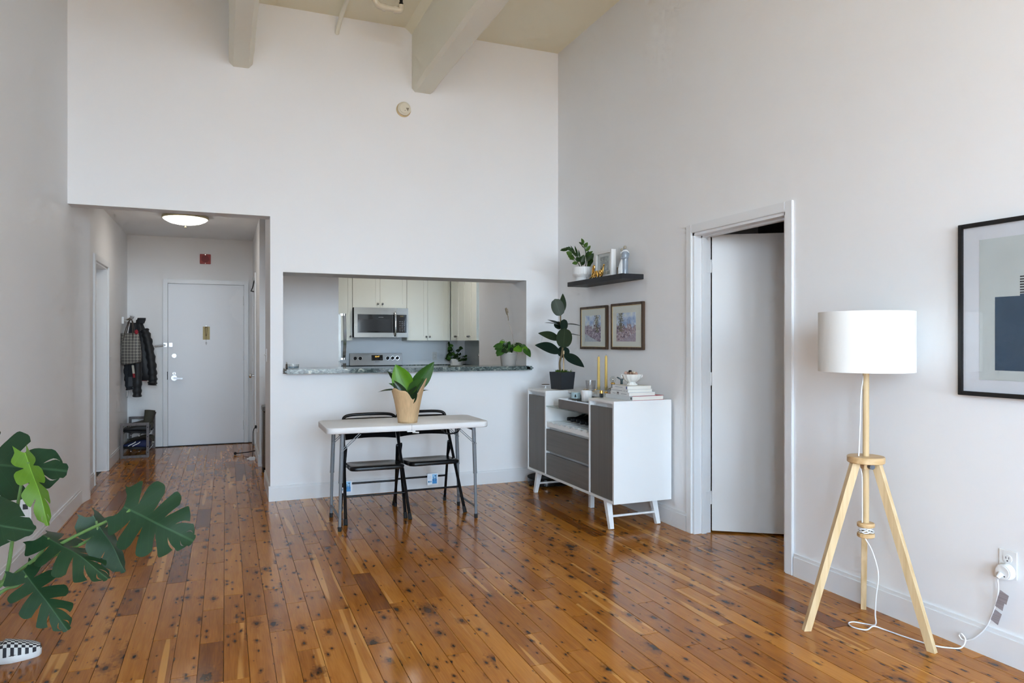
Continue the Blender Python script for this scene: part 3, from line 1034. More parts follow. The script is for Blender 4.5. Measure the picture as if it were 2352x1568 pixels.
def make_chair(tagx):
    t = thing('folding_chair', (0, 0, 0))
    for s_ in (-1, 1):
        top = V((s_ * 0.200, 0.185, 0.700))
        foot = V((s_ * 0.232, -0.218, 0.0))
        leg = MB().cyl(foot + (top - foot) * 0.03, top, 0.0115, n=14)
        lo = leg.build('front_leg', M_black, t)
        MB().cyl(foot, foot + (top - foot) * 0.055, 0.0145, 0.0140, n=14).build('foot_cap', M_rubber, lo)
        pv = foot + (top - foot) * 0.72 + V((-s_ * 0.016, 0, 0))
        rf = V((s_ * 0.212, 0.235, 0.0))
        rl = MB().cyl(rf + (pv - rf) * 0.03, pv, 0.0105, n=14).cyl(pv + V((-0.006, 0, 0)), pv + V((0.006, 0, 0)), 0.014, n=12)
        ro_ = rl.build('rear_leg', M_black, t)
        MB().cyl(rf, rf + (pv - rf) * 0.07, 0.0135, 0.013, n=14).build('foot_cap', M_rubber, ro_)
        # folding link plate between leg and seat
        MB().bar((s_ * 0.205, 0.06, 0.475), (s_ * 0.205, 0.13, 0.385), 0.004, 0.026, (0, 0, 1)).cyl((s_ * 0.200, 0.065, 0.47), (s_ * 0.222, 0.065, 0.47), 0.009, n=10).build('hinge_plate', M_black, t)
    # bent top tube
    MB().tube(catmull([(-0.200, 0.185, 0.70), (-0.192, 0.192, 0.722), (-0.160, 0.197, 0.736), (-0.08, 0.199, 0.742), (0.08, 0.199, 0.742), (0.160, 0.197, 0.736), (0.192, 0.192, 0.722), (0.200, 0.185, 0.70)], 5), 0.0115, 12).build('top_rail', M_black, t)
    # curved backrest plate
    bk = MB()
    rings = []
    for k in range(13):
        a = -1 + 2 * k / 12
        x = 0.192 * a
        dy = 0.022 * (1 - a * a)
        zb, zt_ = 0.560 + 0.010 * (1 - a * a), 0.715
        yb, yt = 0.110 + dy, 0.190 + dy
        rings.append([(x, yb - 0.004, zb), (x, yt - 0.004, zt_), (x, yt + 0.004, zt_), (x, yb + 0.004, zb)])
    bk.loft(rings)
    bk.build('backrest', M_black, t)
    # seat pan: rounded, rolled front edge, sloping back
    st = MB()
    poly = rrect(-0.198, 0.198, -0.215, 0.150, 0.050, 6)
    rings = []
    for d, dz in ((0.012, -0.034), (0.003, -0.030), (0.0, -0.012), (0.004, -0.003), (0.014, 0.0), (0.09, -0.006)):
        rings.append([(p[0] * (1 - d / 0.2), p[1] * (1 - d / 0.18), 0.408 - 0.055 * (p[1] + 0.215) + dz) for p in poly])
    st.loft(rings)
    st.build('seat', M_black, t, smooth=50)
    MB().cyl((-0.221, -0.105, 0.178), (0.221, -0.105, 0.178), 0.0075, n=12).build('front_stretcher', M_black, t)
    MB().cyl((-0.205, 0.175, 0.217), (0.205, 0.175, 0.217), 0.0075, n=12).build('rear_stretcher', M_black, t)
    tg = MB()
    tg.box(tagx, tagx + 0.088, 0.162, 0.166, 0.150, 0.242).box(tagx, tagx + 0.088, 0.184, 0.188, 0.150, 0.242)
    tg.box(tagx, tagx + 0.088, 0.166, 0.184, 0.238, 0.242)
    tg.build('cardboard_tag', M_tag, t, smooth=0)['label'] = 'white and blue folded cardboard tag on the stretcher'
    return t
c1 = make_chair(-0.225)
c1.location = (1.026, 5.288, 0)
c1.rotation_euler = (0, 0, R(-1.5))
tag(c1, 'black metal folding chair nearer the hallway, its tag half hidden by a table leg', 'chair', 'folding chairs at the table')
c2 = make_chair(0.045)
c2.location = (1.458, 5.336, 0)
c2.rotation_euler = (0, 0, R(1.0))
tag(c2, 'black metal folding chair nearer the sideboard, its white and blue tag in full view', 'chair', 'folding chairs at the table')

# ------------------------------------------------------------------ plant in kraft paper on the table
pp = thing('paper_wrapped_plant', (1.225, 5.03, TZ), 'young leafy plant in a brown kraft paper wrap on the folding table', 'potted plant')
F = frame_at((1.225, 5.03, TZ + 0.001))
mb = MB()
n = 48
rings = []
rr = random.Random(4)
for k in range(15):
    q = k / 14
    ring = []
    for i in range(n):
        a = 2 * PI * i / n
        # height of the torn, folded rim around the pot: two peaks and a dip in front
        rim = 0.232 + 0.030 * math.sin(2 * a + 0.6) + 0.020 * math.sin(3 * a + 2.0) + 0.012 * math.sin(5 * a)
        right = math.cos(a)         # +1 to the right
        near = math.sin(a)          # +1 towards the windows
        rim += 0.055 * max(0, right - 0.75) * 4 * max(0, 1 - abs(near)) + 0.05 * math.exp(-((a - PI * 0.72) / 0.35) ** 2) - 0.045 * math.exp(-((a - PI * 0.33) / 0.30) ** 2)
        h = rim * q
        r_ = 0.069 + 0.165 * h * (1 + 0.25 * q * q)
        r_ *= 1 + 0.010 * math.sin(9 * a + 3 * q) + 0.008 * math.sin(17 * a) + (0.05 * q ** 4) * math.sin(3 * a + 1)
        ring.append(F(r_ * right, h, r_ * near))
    rings.append(ring)
mb.loft(rings, cap=False)
k0 = len(mb.v)
mb.add(rings[0], [tuple(range(n - 1, -1, -1))])
wrap = mb.build('paper_wrap', M_paper, pp, smooth=60)
md = wrap.modifiers.new('solid', 'SOLIDIFY')
md.thickness = 0.0015
MB().lathe([(0.0, 0.135), (0.080, 0.135), (0.082, 0.150), (0.0, 0.160)], F(0, 0.0), 24).build('soil', M_soil, pp)
def pleaf(bs, tp, w, mat, upd=(0, 0, 1), **kw):
    lb = MB()
    leaf(lb, bs, tp, w, upd, **kw)
    return lb
tcv = tuple(TC)
specs = [
    (F(0.003, 0.215, 0.03), F(-0.082, 0.422, 0.045), 0.150, M_bright, TC * 0.9 + V((0, 0, 0.35)), dict(fold=0.25, prof='ovate')),
    (F(0.015, 0.215, 0.0), F(0.190, 0.440, -0.02), 0.120, M_mid, TC + RT * 0.8 + UPV * 0.3, dict(fold=0.35, prof='ovate')),
    (F(0.010, 0.205, 0.05), F(0.128, 0.325, 0.09), 0.085, M_mid, TC + RT * 0.2 + UPV, dict(fold=0.4, prof='ovate')),
    (F(-0.015, 0.215, -0.02), F(-0.155, 0.372, -0.03), 0.055, M_dark, TC + UPV, dict(fold=0.3, prof='lance', sag=0.05)),
    (F(-0.015, 0.210, 0.03), F(-0.210, 0.222, 0.05), 0.050, M_dark, UPV + TC * 0.25, dict(fold=0.2, prof='lance', sag=0.10)),
    (F(-0.020, 0.190, 0.04), F(-0.135, 0.285, 0.03), 0.060, M_mid, TC * 0.5 + UPV, dict(fold=0.5, prof='lance', sag=0.12)),
    (F(0.025, 0.195, 0.0), F(0.160, 0.232, -0.01), 0.045, M_dark, UPV + TC * 0.2, dict(fold=0.2, prof='lance', sag=0.06)),
    (F(0.005, 0.160, 0.04), F(-0.100, 0.312, 0.06), 0.075, M_dark, TC + UPV * 0.5, dict(fold=0.3, prof='ovate')),
    (F(0.015, 0.130, 0.06), F(0.075, 0.270, 0.085), 0.080, M_dark, TC + UPV * 0.3, dict(fold=0.35, prof='ovate')),
    (F(0.0, 0.160, -0.02), F(0.04, 0.300, -0.05), 0.080, M_dark, TC + UPV * 0.3, dict(fold=0.2, prof='ovate')),
]
st = MB()
for bs, tp, w, mt, upd, kw in specs:
    pleaf(bs, tp, w, mt, upd, **kw).build('leaf', mt, pp, smooth=60)
    st.tube(catmull([F(0, 0.12, 0.01), (F(0, 0.16, 0.015) + bs) / 2, bs, bs + (tp - bs) * 0.12], 5), 0.0035, 6)
st.build('stem', M_stemg, pp)

# ------------------------------------------------------------------ sideboard along the right wall
SX0, SX1, SY0, SY1, SZ0, SZ1 = 2.455, 2.922, 4.195, 5.680, 0.190, 0.895
sbd = thing('sideboard', (2.69, 4.94, 0), 'white sideboard with grey wood doors, drawers and a wine rack by the corner', 'sideboard')
T = 0.018
MY0, MY1 = 4.548, 5.312      # centres of the two inner uprights
body = MB()
body.box(SX0, SX1, SY0, SY0 + T, SZ0, SZ1 - T).box(SX0, SX1, SY1 - T, SY1, SZ0, SZ1 - T)
body.box(SX0, SX1, MY0 - T / 2, MY0 + T / 2, SZ0 + T, SZ1 - T).box(SX0, SX1, MY1 - T / 2, MY1 + T / 2, SZ0 + T, SZ1 - T)
body.box(SX1 - 0.012, SX1 - 0.004, SY0 + T, SY1 - T, SZ0 + T, SZ1 - T)
body.box(SX0, SX1, SY0 + T, SY1 - T, SZ0, SZ0 + T)
body.box(SX0 + 0.06, SX1 - 0.01, MY0 + T / 2, MY1 - T / 2, 0.592, 0.606)
body.build('carcass', M_white, sbd, smooth=0)
MB().box(SX0, SX1, SY0, MY0 + T / 2, SZ1 - T, SZ1, 0.0015).build('top_panel', M_white, sbd)
MB().box(SX0, SX1, MY1 - T / 2, SY1, SZ1 - T, SZ1, 0.0015).build('top_panel', M_white, sbd)
MB().box(2.66, SX1, MY0 + T / 2, MY1 - T / 2, SZ1 - T, SZ1, 0.0015).build('top_panel', M_white, sbd)
for y0, y1 in ((SY0 + T + 0.002, MY0 - T / 2 - 0.002), (MY1 + T / 2 + 0.002, SY1 - T - 0.002)):
    MB().box(SX0 + 0.004, SX0 + 0.022, y0, y1, SZ0 + T + 0.002, 0.844, 0.001).build('door', M_greydoor, sbd)
for z0, z1 in ((0.208, 0.384), (0.404, 0.583)):
    MB().box(SX0 + 0.004, SX0 + 0.022, MY0 + T / 2 + 0.002, MY1 - T / 2 - 0.002, z0, z1, 0.001).build('drawer', M_greydrawer, sbd)
MB().box(SX0 + 0.035, SX0 + 0.045, MY0 + T / 2, MY1 - T / 2, 0.36, 0.62).box(SX0 + 0.035, SX0 + 0.045, SY0 + T, MY0 - T / 2, 0.82, SZ1 - T).box(SX0 + 0.035, SX0 + 0.045, MY1 + T / 2, SY1 - T, 0.82, SZ1 - T).build('finger_recess', M_white, sbd, smooth=0)
MB().box(SX0 + 0.005, SX1 - 0.014, MY0 + T / 2 + 0.001, MY1 - T / 2 - 0.001, 0.767, 0.773).build('glass_shelf', M_tint, sbd, smooth=0)
# wine rack: front rail with scooped top and slats running back
mb = MB()
poly = [(MY1 - T / 2, 0.602), (MY0 + T / 2, 0.602)]
nn = 8
pitch = (MY1 - MY0 - T) / nn
for k in range(nn):
    yb = MY0 + T / 2 + k * pitch
    for q in range(0, 9):
        a = q / 8
        poly.append((yb + a * pitch, 0.648 - 0.016 * math.sin(PI * a)))
Mx = Matrix(((0, 0, 1, 0), (1, 0, 0, 0), (0, 1, 0, 0), (0, 0, 0, 1)))
mb.prism(poly, SX0 + 0.010, SX0 + 0.030, Mx)
mb.build('wine_rack_rail', M_white, sbd, smooth=0)
for k in range(nn + 1):
    y = MY0 + T / 2 + k * pitch
    y = min(max(y, MY0 + T / 2 + 0.013), MY1 - T / 2 - 0.013)
    MB().box(SX0 + 0.030, SX1 - 0.02, y - 0.013, y + 0.013, 0.622, 0.644, 0.003).build('rack_slat', M_white, sbd)
for (fx, fy, tx, ty) in ((2.485, 4.282, 2.492, 4.345), (2.868, 4.285, 2.862, 4.345), (2.485, 5.575, 2.492, 5.515), (2.868, 5.575, 2.862, 5.515)):
    MB().bar((fx, fy, 0), (tx, ty, SZ0), 0.030, 0.030, (0, 1, 0), w2=0.044, d2=0.040).build('leg', M_white, sbd, smooth=0)
MB().bar((2.668, 4.905, 0), (2.668, 4.905, SZ0), 0.034, 0.034, (0, 1, 0)).build('leg', M_white, sbd, smooth=0)
for y in (4.308, 5.548):
    MB().cyl((2.50, y, 0.082), (2.855, y, 0.082), 0.0085, n=12).build('stretcher', M_white, sbd)

# wine bottles lying in the rack, necks to the front
for i, (y, x0) in enumerate(((5.085, 2.548), (4.995, 2.536), (4.915, 2.542), (4.825, 2.528), (4.745, 2.532))):
    z = 0.645 + 0.037
    Q = V((0, 0, 1)).rotation_difference(V((1, 0, 0)))
    bt = thing('wine_bottle', (x0, y, 0.645))
    prof = [(0.0, 0.0), (0.0125, 0.0), (0.0145, 0.004), (0.0145, 0.018), (0.0135, 0.02), (0.0135, 0.075), (0.022, 0.105), (0.0355, 0.135), (0.0365, 0.15), (0.0365, 0.292), (0.033, 0.298), (0.0, 0.29)]
    MB().lathe(prof, (x0, y, z), 24, axis=Q).build('bottle_glass', M_darkglass, bt)
    MB().lathe([(0.0, -0.0006), (0.0132, -0.0006), (0.0152, 0.004), (0.0150, 0.058)], (x0, y, z), 20, axis=Q).build('foil_capsule', M_blackm, bt)
    tag(bt, ['dark wine bottle in the sideboard rack, the one farthest from the camera', 'dark wine bottle second from the far end of the sideboard rack', 'dark wine bottle in the middle of the five in the sideboard rack', 'dark wine bottle second from the near end of the sideboard rack', 'dark wine bottle in the sideboard rack, the one nearest the camera'][i], 'bottle', 'wine bottles in the sideboard rack')

# grey box with mirrored lid on the glass shelf
bx = thing('storage_box', (2.60, 4.88, 0.7735), 'grey leather box with a mirrored lid on the glass shelf of the sideboard', 'box')
M_taupe = pm('taupe_leatherette', (0.155, 0.135, 0.125), 0.5, var=0.05, scale=200, bmp=0.15)
MB().box(2.472, 2.72, 4.585, 5.098, 0.7735, 0.842, 0.003).build('box_body', M_taupe, bx)
MB().box(2.475, 2.717, 4.588, 5.095, 0.8425, 0.849, 0.001).build('mirror_lid', pm('mirror', (0.85, 0.87, 0.88), 0.03, 1.0, var=0.01), bx)

# blue labelled candle jar and white ribbed cup standing on the box
cj = thing('candle_jar', (2.545, 4.93, 0.8495), 'small glass candle jar with a pale blue label on the grey box', 'candle')
MB().lathe([(0.030, 0.0), (0.036, 0.004), (0.037, 0.01), (0.037, 0.064), (0.0355, 0.066), (0.034, 0.064), (0.034, 0.012), (0.0, 0.010)], (2.545, 4.93, 0.8495), 28).build('jar', M_glass, cj)
MB().lathe([(0.0, 0.0105), (0.0335, 0.0105), (0.0335, 0.050), (0.0, 0.050)], (2.545, 4.93, 0.8495), 24).build('wax', pm('pale_blue_wax', (0.42, 0.60, 0.66), 0.5, var=0.1), cj)
m, nt, b = new_mat('candle_label')
tc = nd(nt, 'ShaderNodeTexCoord')
sp = nd(nt, 'ShaderNodeSeparateXYZ')
nt.links.new(tc.outputs['Generated'], sp.inputs[0])
nz = nd(nt, 'ShaderNodeTexNoise', i_Scale=6.0)
nt.links.new(tc.outputs['Generated'], nz.inputs['Vector'])
nt.links.new(mixc(nt, nz.outputs[0], (0.25, 0.45, 0.55), (0.62, 0.78, 0.82)), b.inputs['Base Color'])
lb = MB()
rings = []
for z in (0.012, 0.058):
    rings.append([V((2.545 + 0.0376 * math.cos(a), 4.93 + 0.0376 * math.sin(a), 0.8495 + z)) for a in [R(165 + 10 * q) for q in range(15)]])
lb.loft(rings, cap=False, closed=False)
lab = lb.build('paper_label', m, cj)
# dark tree-like mark on the label
an = R(235)
pn = V((math.cos(an), math.sin(an), 0))
pc = V((2.545, 4.93, 0.8495)) + pn * 0.0382
sd_ = V((-math.sin(an), math.cos(an), 0))
mk = MB()
tri = lambda a, b_, c_: mk.add([pc + sd_ * a[0] + UPV * a[1], pc + sd_ * b_[0] + UPV * b_[1], pc + sd_ * c_[0] + UPV * c_[1]], [(0, 1, 2)])
tri((-0.010, 0.022), (0.010, 0.022), (0, 0.036))
tri((-0.007, 0.032), (0.007, 0.032), (0, 0.046))
tri((-0.0015, 0.012), (0.0015, 0.012), (0, 0.024))
mk.build('label_mark', M_blackm, cj, smooth=0)
cu = thing('ribbed_cup', (2.54, 4.745, 0.8495), 'white fluted ceramic cup on the grey box beside the candle jar', 'cup')
MB().lathe([(0.034, 0.0), (0.038, 0.003), (0.0415, 0.075), (0.042, 0.082), (0.039, 0.082), (0.036, 0.01), (0.0, 0.008)], (2.54, 4.745, 0.8495), 96, 24, 0.022).build('cup_body', M_white, cu, smooth=60)
MB().lathe([(0.0, 0.0), (0.036, 0.0), (0.036, 0.002), (0.0, 0.002)], (2.54, 4.745, 0.8495 + 0.065), 24).build('wax', pm('cream_wax', (0.80, 0.76, 0.66), 0.5), cu)

# ---- things on the sideboard top (z = 0.895)
ZT = SZ1
# rubber plant in a square charcoal pot
rp_ = thing('rubber_plant', (2.690, 5.470, ZT), 'tall rubber plant with dark oval leaves in a square charcoal pot on the sideboard', 'potted plant')
F = frame_at((2.690, 5.470, ZT))
M_char = pm('charcoal_ceramic', (0.022, 0.026, 0.032), 0.55, var=0.08)
pr = R(14)
def sq(h, z):
    return [V((2.690, 5.470, ZT + z)) + V((math.cos(pr) * a - math.sin(pr) * b_, math.sin(pr) * a + math.cos(pr) * b_, 0)) for a, b_ in ((-h, -h), (h, -h), (h, h), (-h, h))]
mb = MB().loft([sq(0.068, 0), sq(0.079, 0.148), sq(0.073, 0.148), sq(0.071, 0.125)], cap=False)
mb.add(sq(0.068, 0), [(3, 2, 1, 0)])
mb.add(sq(0.071, 0.126), [(0, 1, 2, 3)])
mb.build('pot', M_char, rp_, smooth=0)
ms = MB()
rr = random.Random(9)
for k in range(150):
    a, q = rr.random() * 2 * PI, math.sqrt(rr.random()) * 0.066
    p = V((2.690 + q * math.cos(a), 5.470 + q * math.sin(a), ZT + 0.126))
    hgt = 0.012 + rr.random() * 0.035
    dv = V((rr.gauss(0, 0.012), rr.gauss(0, 0.012), hgt))
    leaf(ms, p, p + dv, 0.010, (1, 0.3, 0.2), n=3, prof='lance')
stuff(ms.build('moss', leafmat('moss', (0.05, 0.10, 0.012), (0.09, 0.17, 0.02), 0.7), rp_))
MB().lathe([(0.0, 0.124), (0.066, 0.124), (0.05, 0.134), (0.0, 0.140)], (2.690, 5.470, ZT), 20).build('soil', M_soil, rp_)
MB().tube(catmull([F(-0.012, 0.12), F(-0.022, 0.22), F(-0.004, 0.30), F(0.004, 0.38, 0.01), F(0.0, 0.46, 0.01), F(-0.012, 0.55), F(-0.015, 0.64), F(-0.012, 0.68)], 6), [0.0085] * 20 + [0.006] * 16 + [0.004] * 7, 10).build('stem', M_stemb, rp_)
MB().cyl(F(0.012, 0.12, -0.01), F(0.014, 0.33, -0.01), 0.006, n=8).build('support_stick', M_pine, rp_)
specs = [
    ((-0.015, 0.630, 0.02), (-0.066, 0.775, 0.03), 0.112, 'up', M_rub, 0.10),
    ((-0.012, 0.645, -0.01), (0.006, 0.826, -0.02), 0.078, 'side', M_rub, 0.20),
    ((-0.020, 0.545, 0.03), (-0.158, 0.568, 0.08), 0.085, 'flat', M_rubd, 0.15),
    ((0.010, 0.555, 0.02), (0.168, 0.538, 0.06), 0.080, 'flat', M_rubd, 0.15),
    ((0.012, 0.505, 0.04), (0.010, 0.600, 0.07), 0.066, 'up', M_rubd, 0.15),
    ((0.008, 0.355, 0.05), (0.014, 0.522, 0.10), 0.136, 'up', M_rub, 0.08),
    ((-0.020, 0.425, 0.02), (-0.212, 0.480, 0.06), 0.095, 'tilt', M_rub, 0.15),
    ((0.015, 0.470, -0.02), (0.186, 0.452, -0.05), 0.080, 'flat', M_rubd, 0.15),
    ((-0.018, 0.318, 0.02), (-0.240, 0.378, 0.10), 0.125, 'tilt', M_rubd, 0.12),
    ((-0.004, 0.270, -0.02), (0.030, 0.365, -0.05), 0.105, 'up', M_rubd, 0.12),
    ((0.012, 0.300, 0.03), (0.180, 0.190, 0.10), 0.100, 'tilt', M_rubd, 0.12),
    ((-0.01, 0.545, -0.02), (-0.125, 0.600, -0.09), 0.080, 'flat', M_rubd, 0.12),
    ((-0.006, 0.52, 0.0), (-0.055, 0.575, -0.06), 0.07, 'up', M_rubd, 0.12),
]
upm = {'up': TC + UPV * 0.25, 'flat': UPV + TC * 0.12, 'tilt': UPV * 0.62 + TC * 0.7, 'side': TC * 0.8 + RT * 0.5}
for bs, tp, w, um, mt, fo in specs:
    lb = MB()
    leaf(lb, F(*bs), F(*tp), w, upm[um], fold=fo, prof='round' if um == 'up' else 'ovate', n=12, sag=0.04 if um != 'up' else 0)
    lb.build('leaf', mt, rp_, smooth=60)

# small white pedestal dish with a dark lid
pd = thing('pedestal_dish', (2.585, 5.585, ZT), 'tiny white pedestal dish with a brown top beside the charcoal pot', 'dish')
MB().lathe([(0.016, 0), (0.014, 0.003), (0.006, 0.006), (0.006, 0.022), (0.034, 0.026), (0.036, 0.031), (0.0, 0.031)], (2.585, 5.585, ZT), 24).build('dish', M_white, pd)
MB().lathe([(0.035, 0.0312), (0.035, 0.036), (0.0, 0.038)], (2.585, 5.585, ZT), 24).build('lid', pm('dark_cork', (0.10, 0.07, 0.05), 0.7), pd)
# smoked tumbler
tu = MB().lathe([(0.0, 0.0), (0.034, 0.0), (0.036, 0.004), (0.042, 0.088), (0.0405, 0.088), (0.0345, 0.006), (0.0, 0.006)], (2.80, 5.16, ZT), 28).build('glass_tumbler', M_smoke)
tag(tu, 'smoky clear glass tumbler behind the white cup on the sideboard', 'glass')
# two yellow tapers in glass holders
M_candle = pm('beeswax', (0.66, 0.46, 0.13), 0.5, var=0.06, scale=8)
for i, (cx, cy, h0, h1, lab) in enumerate(((2.690, 4.828, 0.055, 0.292, 'yellow taper candle in a glass holder, the one nearer the rubber plant'), (2.737, 4.796, 0.050, 0.300, 'yellow taper candle in a glass holder, the one nearer the stacked books'))):
    c_ = thing('taper_candle', (cx, cy, ZT), lab, 'candle', 'taper candles on the sideboard')
    MB().lathe([(0.0, 0.0), (0.017, 0.0), (0.018, 0.004), (0.014, 0.012), (0.012, 0.022), (0.015, 0.030), (0.0165, 0.060), (0.0125, 0.060), (0.0115, 0.03), (0.0, 0.028)], (cx, cy, ZT), 24).build('glass_holder', M_glass, c_)
    MB().lathe([(0.0, h0 - 0.02), (0.0108, h0 - 0.02), (0.0112, h0), (0.0095, h1 - 0.01), (0.006, h1), (0.0, h1 + 0.001)], (cx, cy, ZT), 16).build('candle_stick', M_candle, c_)
    MB().cyl((cx, cy, ZT + h1), (cx + 0.001, cy, ZT + h1 + 0.010), 0.0010, n=6).build('wick', M_blackm, c_)
# decanter with a round stopper
dc = thing('decanter', (2.76, 4.73, ZT), 'cut glass decanter with a round crystal stopper behind the books', 'decanter')
M_cutglass = pm('cut_crystal', (0.62, 0.63, 0.64), 0.06, 0.0, var=0.25, scale=60, trans=0.75)
MB().lathe([(0.0, 0), (0.045, 0), (0.048, 0.006), (0.046, 0.040), (0.030, 0.052), (0.014, 0.058), (0.013, 0.078), (0.018, 0.084), (0.0, 0.086)], (2.76, 4.73, ZT), 16).build('body', M_cutglass, dc, smooth=20)
MB().lathe([(0.0165, 0.084), (0.0165, 0.092), (0.010, 0.096)], (2.76, 4.73, ZT), 20).build('collar', M_gold, dc)
MB().ell((2.76, 4.73, ZT + 0.118), (0.025, 0.025, 0.025), 20).build('stopper', M_glass, dc)
MB().ell((2.76, 4.73, ZT + 0.116), (0.007, 0.007, 0.012), 10).build('stopper_core', M_chrome, dc)
# whale tail shaped ornament in dark teal
wt = thing('whale_tail_ornament', (2.845, 4.745, ZT), 'dark teal whale tail ornament between the decanter and the wall', 'ornament')
M_teal = pm('dark_teal_glaze', (0.004, 0.030, 0.032), 0.2, var=0.1)
Fw = frame_at((2.845, 4.745, ZT))
mb = MB()
rings = []
for u, rw, rd, sh_ in ((0.0, 0.020, 0.018, 0), (0.03, 0.016, 0.014, 0), (0.075, 0.010, 0.008, 0.001), (0.105, 0.009, 0.006, 0.001), (0.122, 0.014, 0.004, 0.0)):
    rings.append([Fw(sh_ + rw * math.cos(R(30 * q)), u, rd * math.sin(R(30 * q))) for q in range(12)])
mb.loft(rings)
mb.build('stem', M_teal, wt)
fl_ = MB()
for s_ in (-1, 1):
    pts = [(0, 0.110), (s_ * 0.012, 0.128), (s_ * 0.030, 0.136), (s_ * 0.040, 0.132), (s_ * 0.026, 0.121), (s_ * 0.010, 0.113)]
    fl_.loft([[Fw(p[0], p[1], d) for p in pts] for d in (-0.004, 0.004)])
fl_.build('fluke', M_teal, wt)
# little scent bottle with gold cap, brass-capped jar, folded spectacles
sb_ = thing('scent_bottle', (2.515, 4.475, ZT), 'small dark scent bottle with a gold cap at the sideboard edge', 'bottle')
MB().box(2.501, 2.529, 4.461, 4.489, ZT, ZT + 0.006, 0.001).build('foot', M_glass, sb_)
MB().box(2.503, 2.527, 4.463, 4.487, ZT + 0.006, ZT + 0.036, 0.003).build('body', M_darkglass, sb_)
MB().cyl((2.515, 4.475, ZT + 0.036), (2.515, 4.475, ZT + 0.056), 0.0135, n=20).build('cap', M_gold, sb_)
bj = thing('brass_capped_jar', (2.625, 4.600, ZT), 'small clear jar with a brass cap left of the books', 'jar')
MB().lathe([(0.0, 0), (0.015, 0), (0.018, 0.006), (0.012, 0.024), (0.0, 0.025)], (2.625, 4.600, ZT), 20).build('body', M_glass, bj)
MB().cyl((2.625, 4.600, ZT + 0.0255), (2.625, 4.600, ZT + 0.037), 0.014, n=20).build('cap', M_gold, bj)
vs_ = thing('glass_vial', (2.570, 4.660, ZT), 'short clear glass vial between the candles and the scent bottle', 'jar')
MB().lathe([(0.0, 0), (0.013, 0), (0.0145, 0.004), (0.013, 0.030), (0.008, 0.036), (0.0075, 0.046), (0.0, 0.046)], (2.570, 4.660, ZT), 20).build('body', M_glass, vs_)
MB().cyl((2.570, 4.660, ZT + 0.046), (2.570, 4.660, ZT + 0.052), 0.009, n=14).build('cap', M_gold, vs_)
sg = thing('spectacles', (2.60, 4.86, ZT), 'thin gold framed spectacles lying behind the white cup', 'glasses')
g_ = MB()
for s_ in (-1, 1):
    g_.tube([(2.60 + 0.004 * s_, 4.86 + s_ * 0.030 + 0.024 * math.cos(R(30 * k)), ZT + 0.022 + 0.020 * math.sin(R(30 * k))) for k in range(12)], 0.0012, 6, closed=True)
g_.tube([(2.60, 4.852, ZT + 0.030), (2.597, 4.86, ZT + 0.033), (2.60, 4.868, ZT + 0.030)], 0.0012, 6)
g_.build('rims', M_gold, sg)
for s_ in (-1, 1):
    MB().tube([(2.60, 4.86 + s_ * 0.055, ZT + 0.032), (2.66, 4.86 + s_ * 0.050, ZT + 0.024), (2.72, 4.86 + s_ * 0.045, ZT + 0.004)], 0.0013, 6).build('temple', M_gold, sg)

# stack of four books with the footed bowl on top
M_page = pm('book_pages', (0.80, 0.78, 0.72), 0.8, var=0.06, scale=2, stretch=(1, 1, 260))
M_bwhite = pm('white_book_cover', (0.74, 0.74, 0.73), 0.5, var=0.02)
M_bgrey = pm('pale_grey_book_cover', (0.66, 0.67, 0.67), 0.5, var=0.02)
M_bred = pm('red_book_edge', (0.42, 0.05, 0.07), 0.5, var=0.05)
M_ink = pm('dark_ink', (0.03, 0.03, 0.035), 0.6)
M_inkg = pm('grey_ink', (0.33, 0.34, 0.36), 0.6)
M_inkb = pm('blue_ink', (0.05, 0.09, 0.30), 0.6)
def book(x0, x1, y0, y1, z0, z1, cov, edge, rot, label):
    """spine on the -x side, pages towards -y and +x"""
    cx, cy = (x0 + x1) / 2, (y0 + y1) / 2
    t = thing('book', (cx, cy, z0), label, 'book', 'books stacked on the sideboard')
    M = Matrix.Translation(V((cx, cy, 0))) @ Matrix.Rotation(R(rot), 4, 'Z') @ Matrix.Translation(V((-cx, -cy, 0)))
    ct = 0.0022
    MB().box(x0 + 0.003, x1 - 0.004, y0 + 0.003, y1 - 0.003, z0 + ct, z1 - ct, 0, M).build('page_block', M_page, t, smooth=0)
    MB().box(x0 + 0.001, x1, y0, y1, z0, z0 + ct, 0, M).box(x0 + 0.001, x1, y0, y1, z1 - ct, z1, 0, M).build('cover', edge, t, smooth=0)
    MB().box(x0, x0 + 0.0035, y0, y1, z0 - 0.0 + 0.0002, z1 - 0.0002, 0.0008, M).build('spine', cov, t)
    return t, M
def spine_mark(t, M, x0, ya, yb, za, zb, mat, name='printed_mark'):
    MB().box(x0 - 0.0005, x0 + 0.0002, ya, yb, za, zb, 0, M).build(name, mat, t, smooth=0)
def spine_text(t, M, x0, y, z, txt, size, mat):
    # read along the spine, letters upright when the book lies flat
    T_ = M @ Matrix.Translation(V((x0 - 0.0006, y, z))) @ Matrix(((0, 0, -1, 0), (-1, 0, 0, 0), (0, 1, 0, 0), (0, 0, 0, 1)))
    text_mesh(txt, size, T_, 'printed_letter', mat, t)
Z1 = ZT + 0.0315
t1, Mb = book(2.590, 2.858, 4.200, 4.535, ZT + 0.0003, Z1, M_bgrey, M_bred, 3.5, 'large pale book with red cover edges at the bottom of the stack')
spine_mark(t1, Mb, 2.590, 4.210, 4.222, ZT + 0.008, ZT + 0.024, M_ink)
Z2 = Z1 + 0.024
t2, Mb = book(2.580, 2.800, 4.212, 4.455, Z1 + 0.0003, Z2, M_bwhite, M_bwhite, 2.0, 'white book with a black letter M on its spine, second from the bottom')
spine_text(t2, Mb, 2.580, 4.355, (Z1 + Z2) / 2, 'M', 0.030, M_ink)
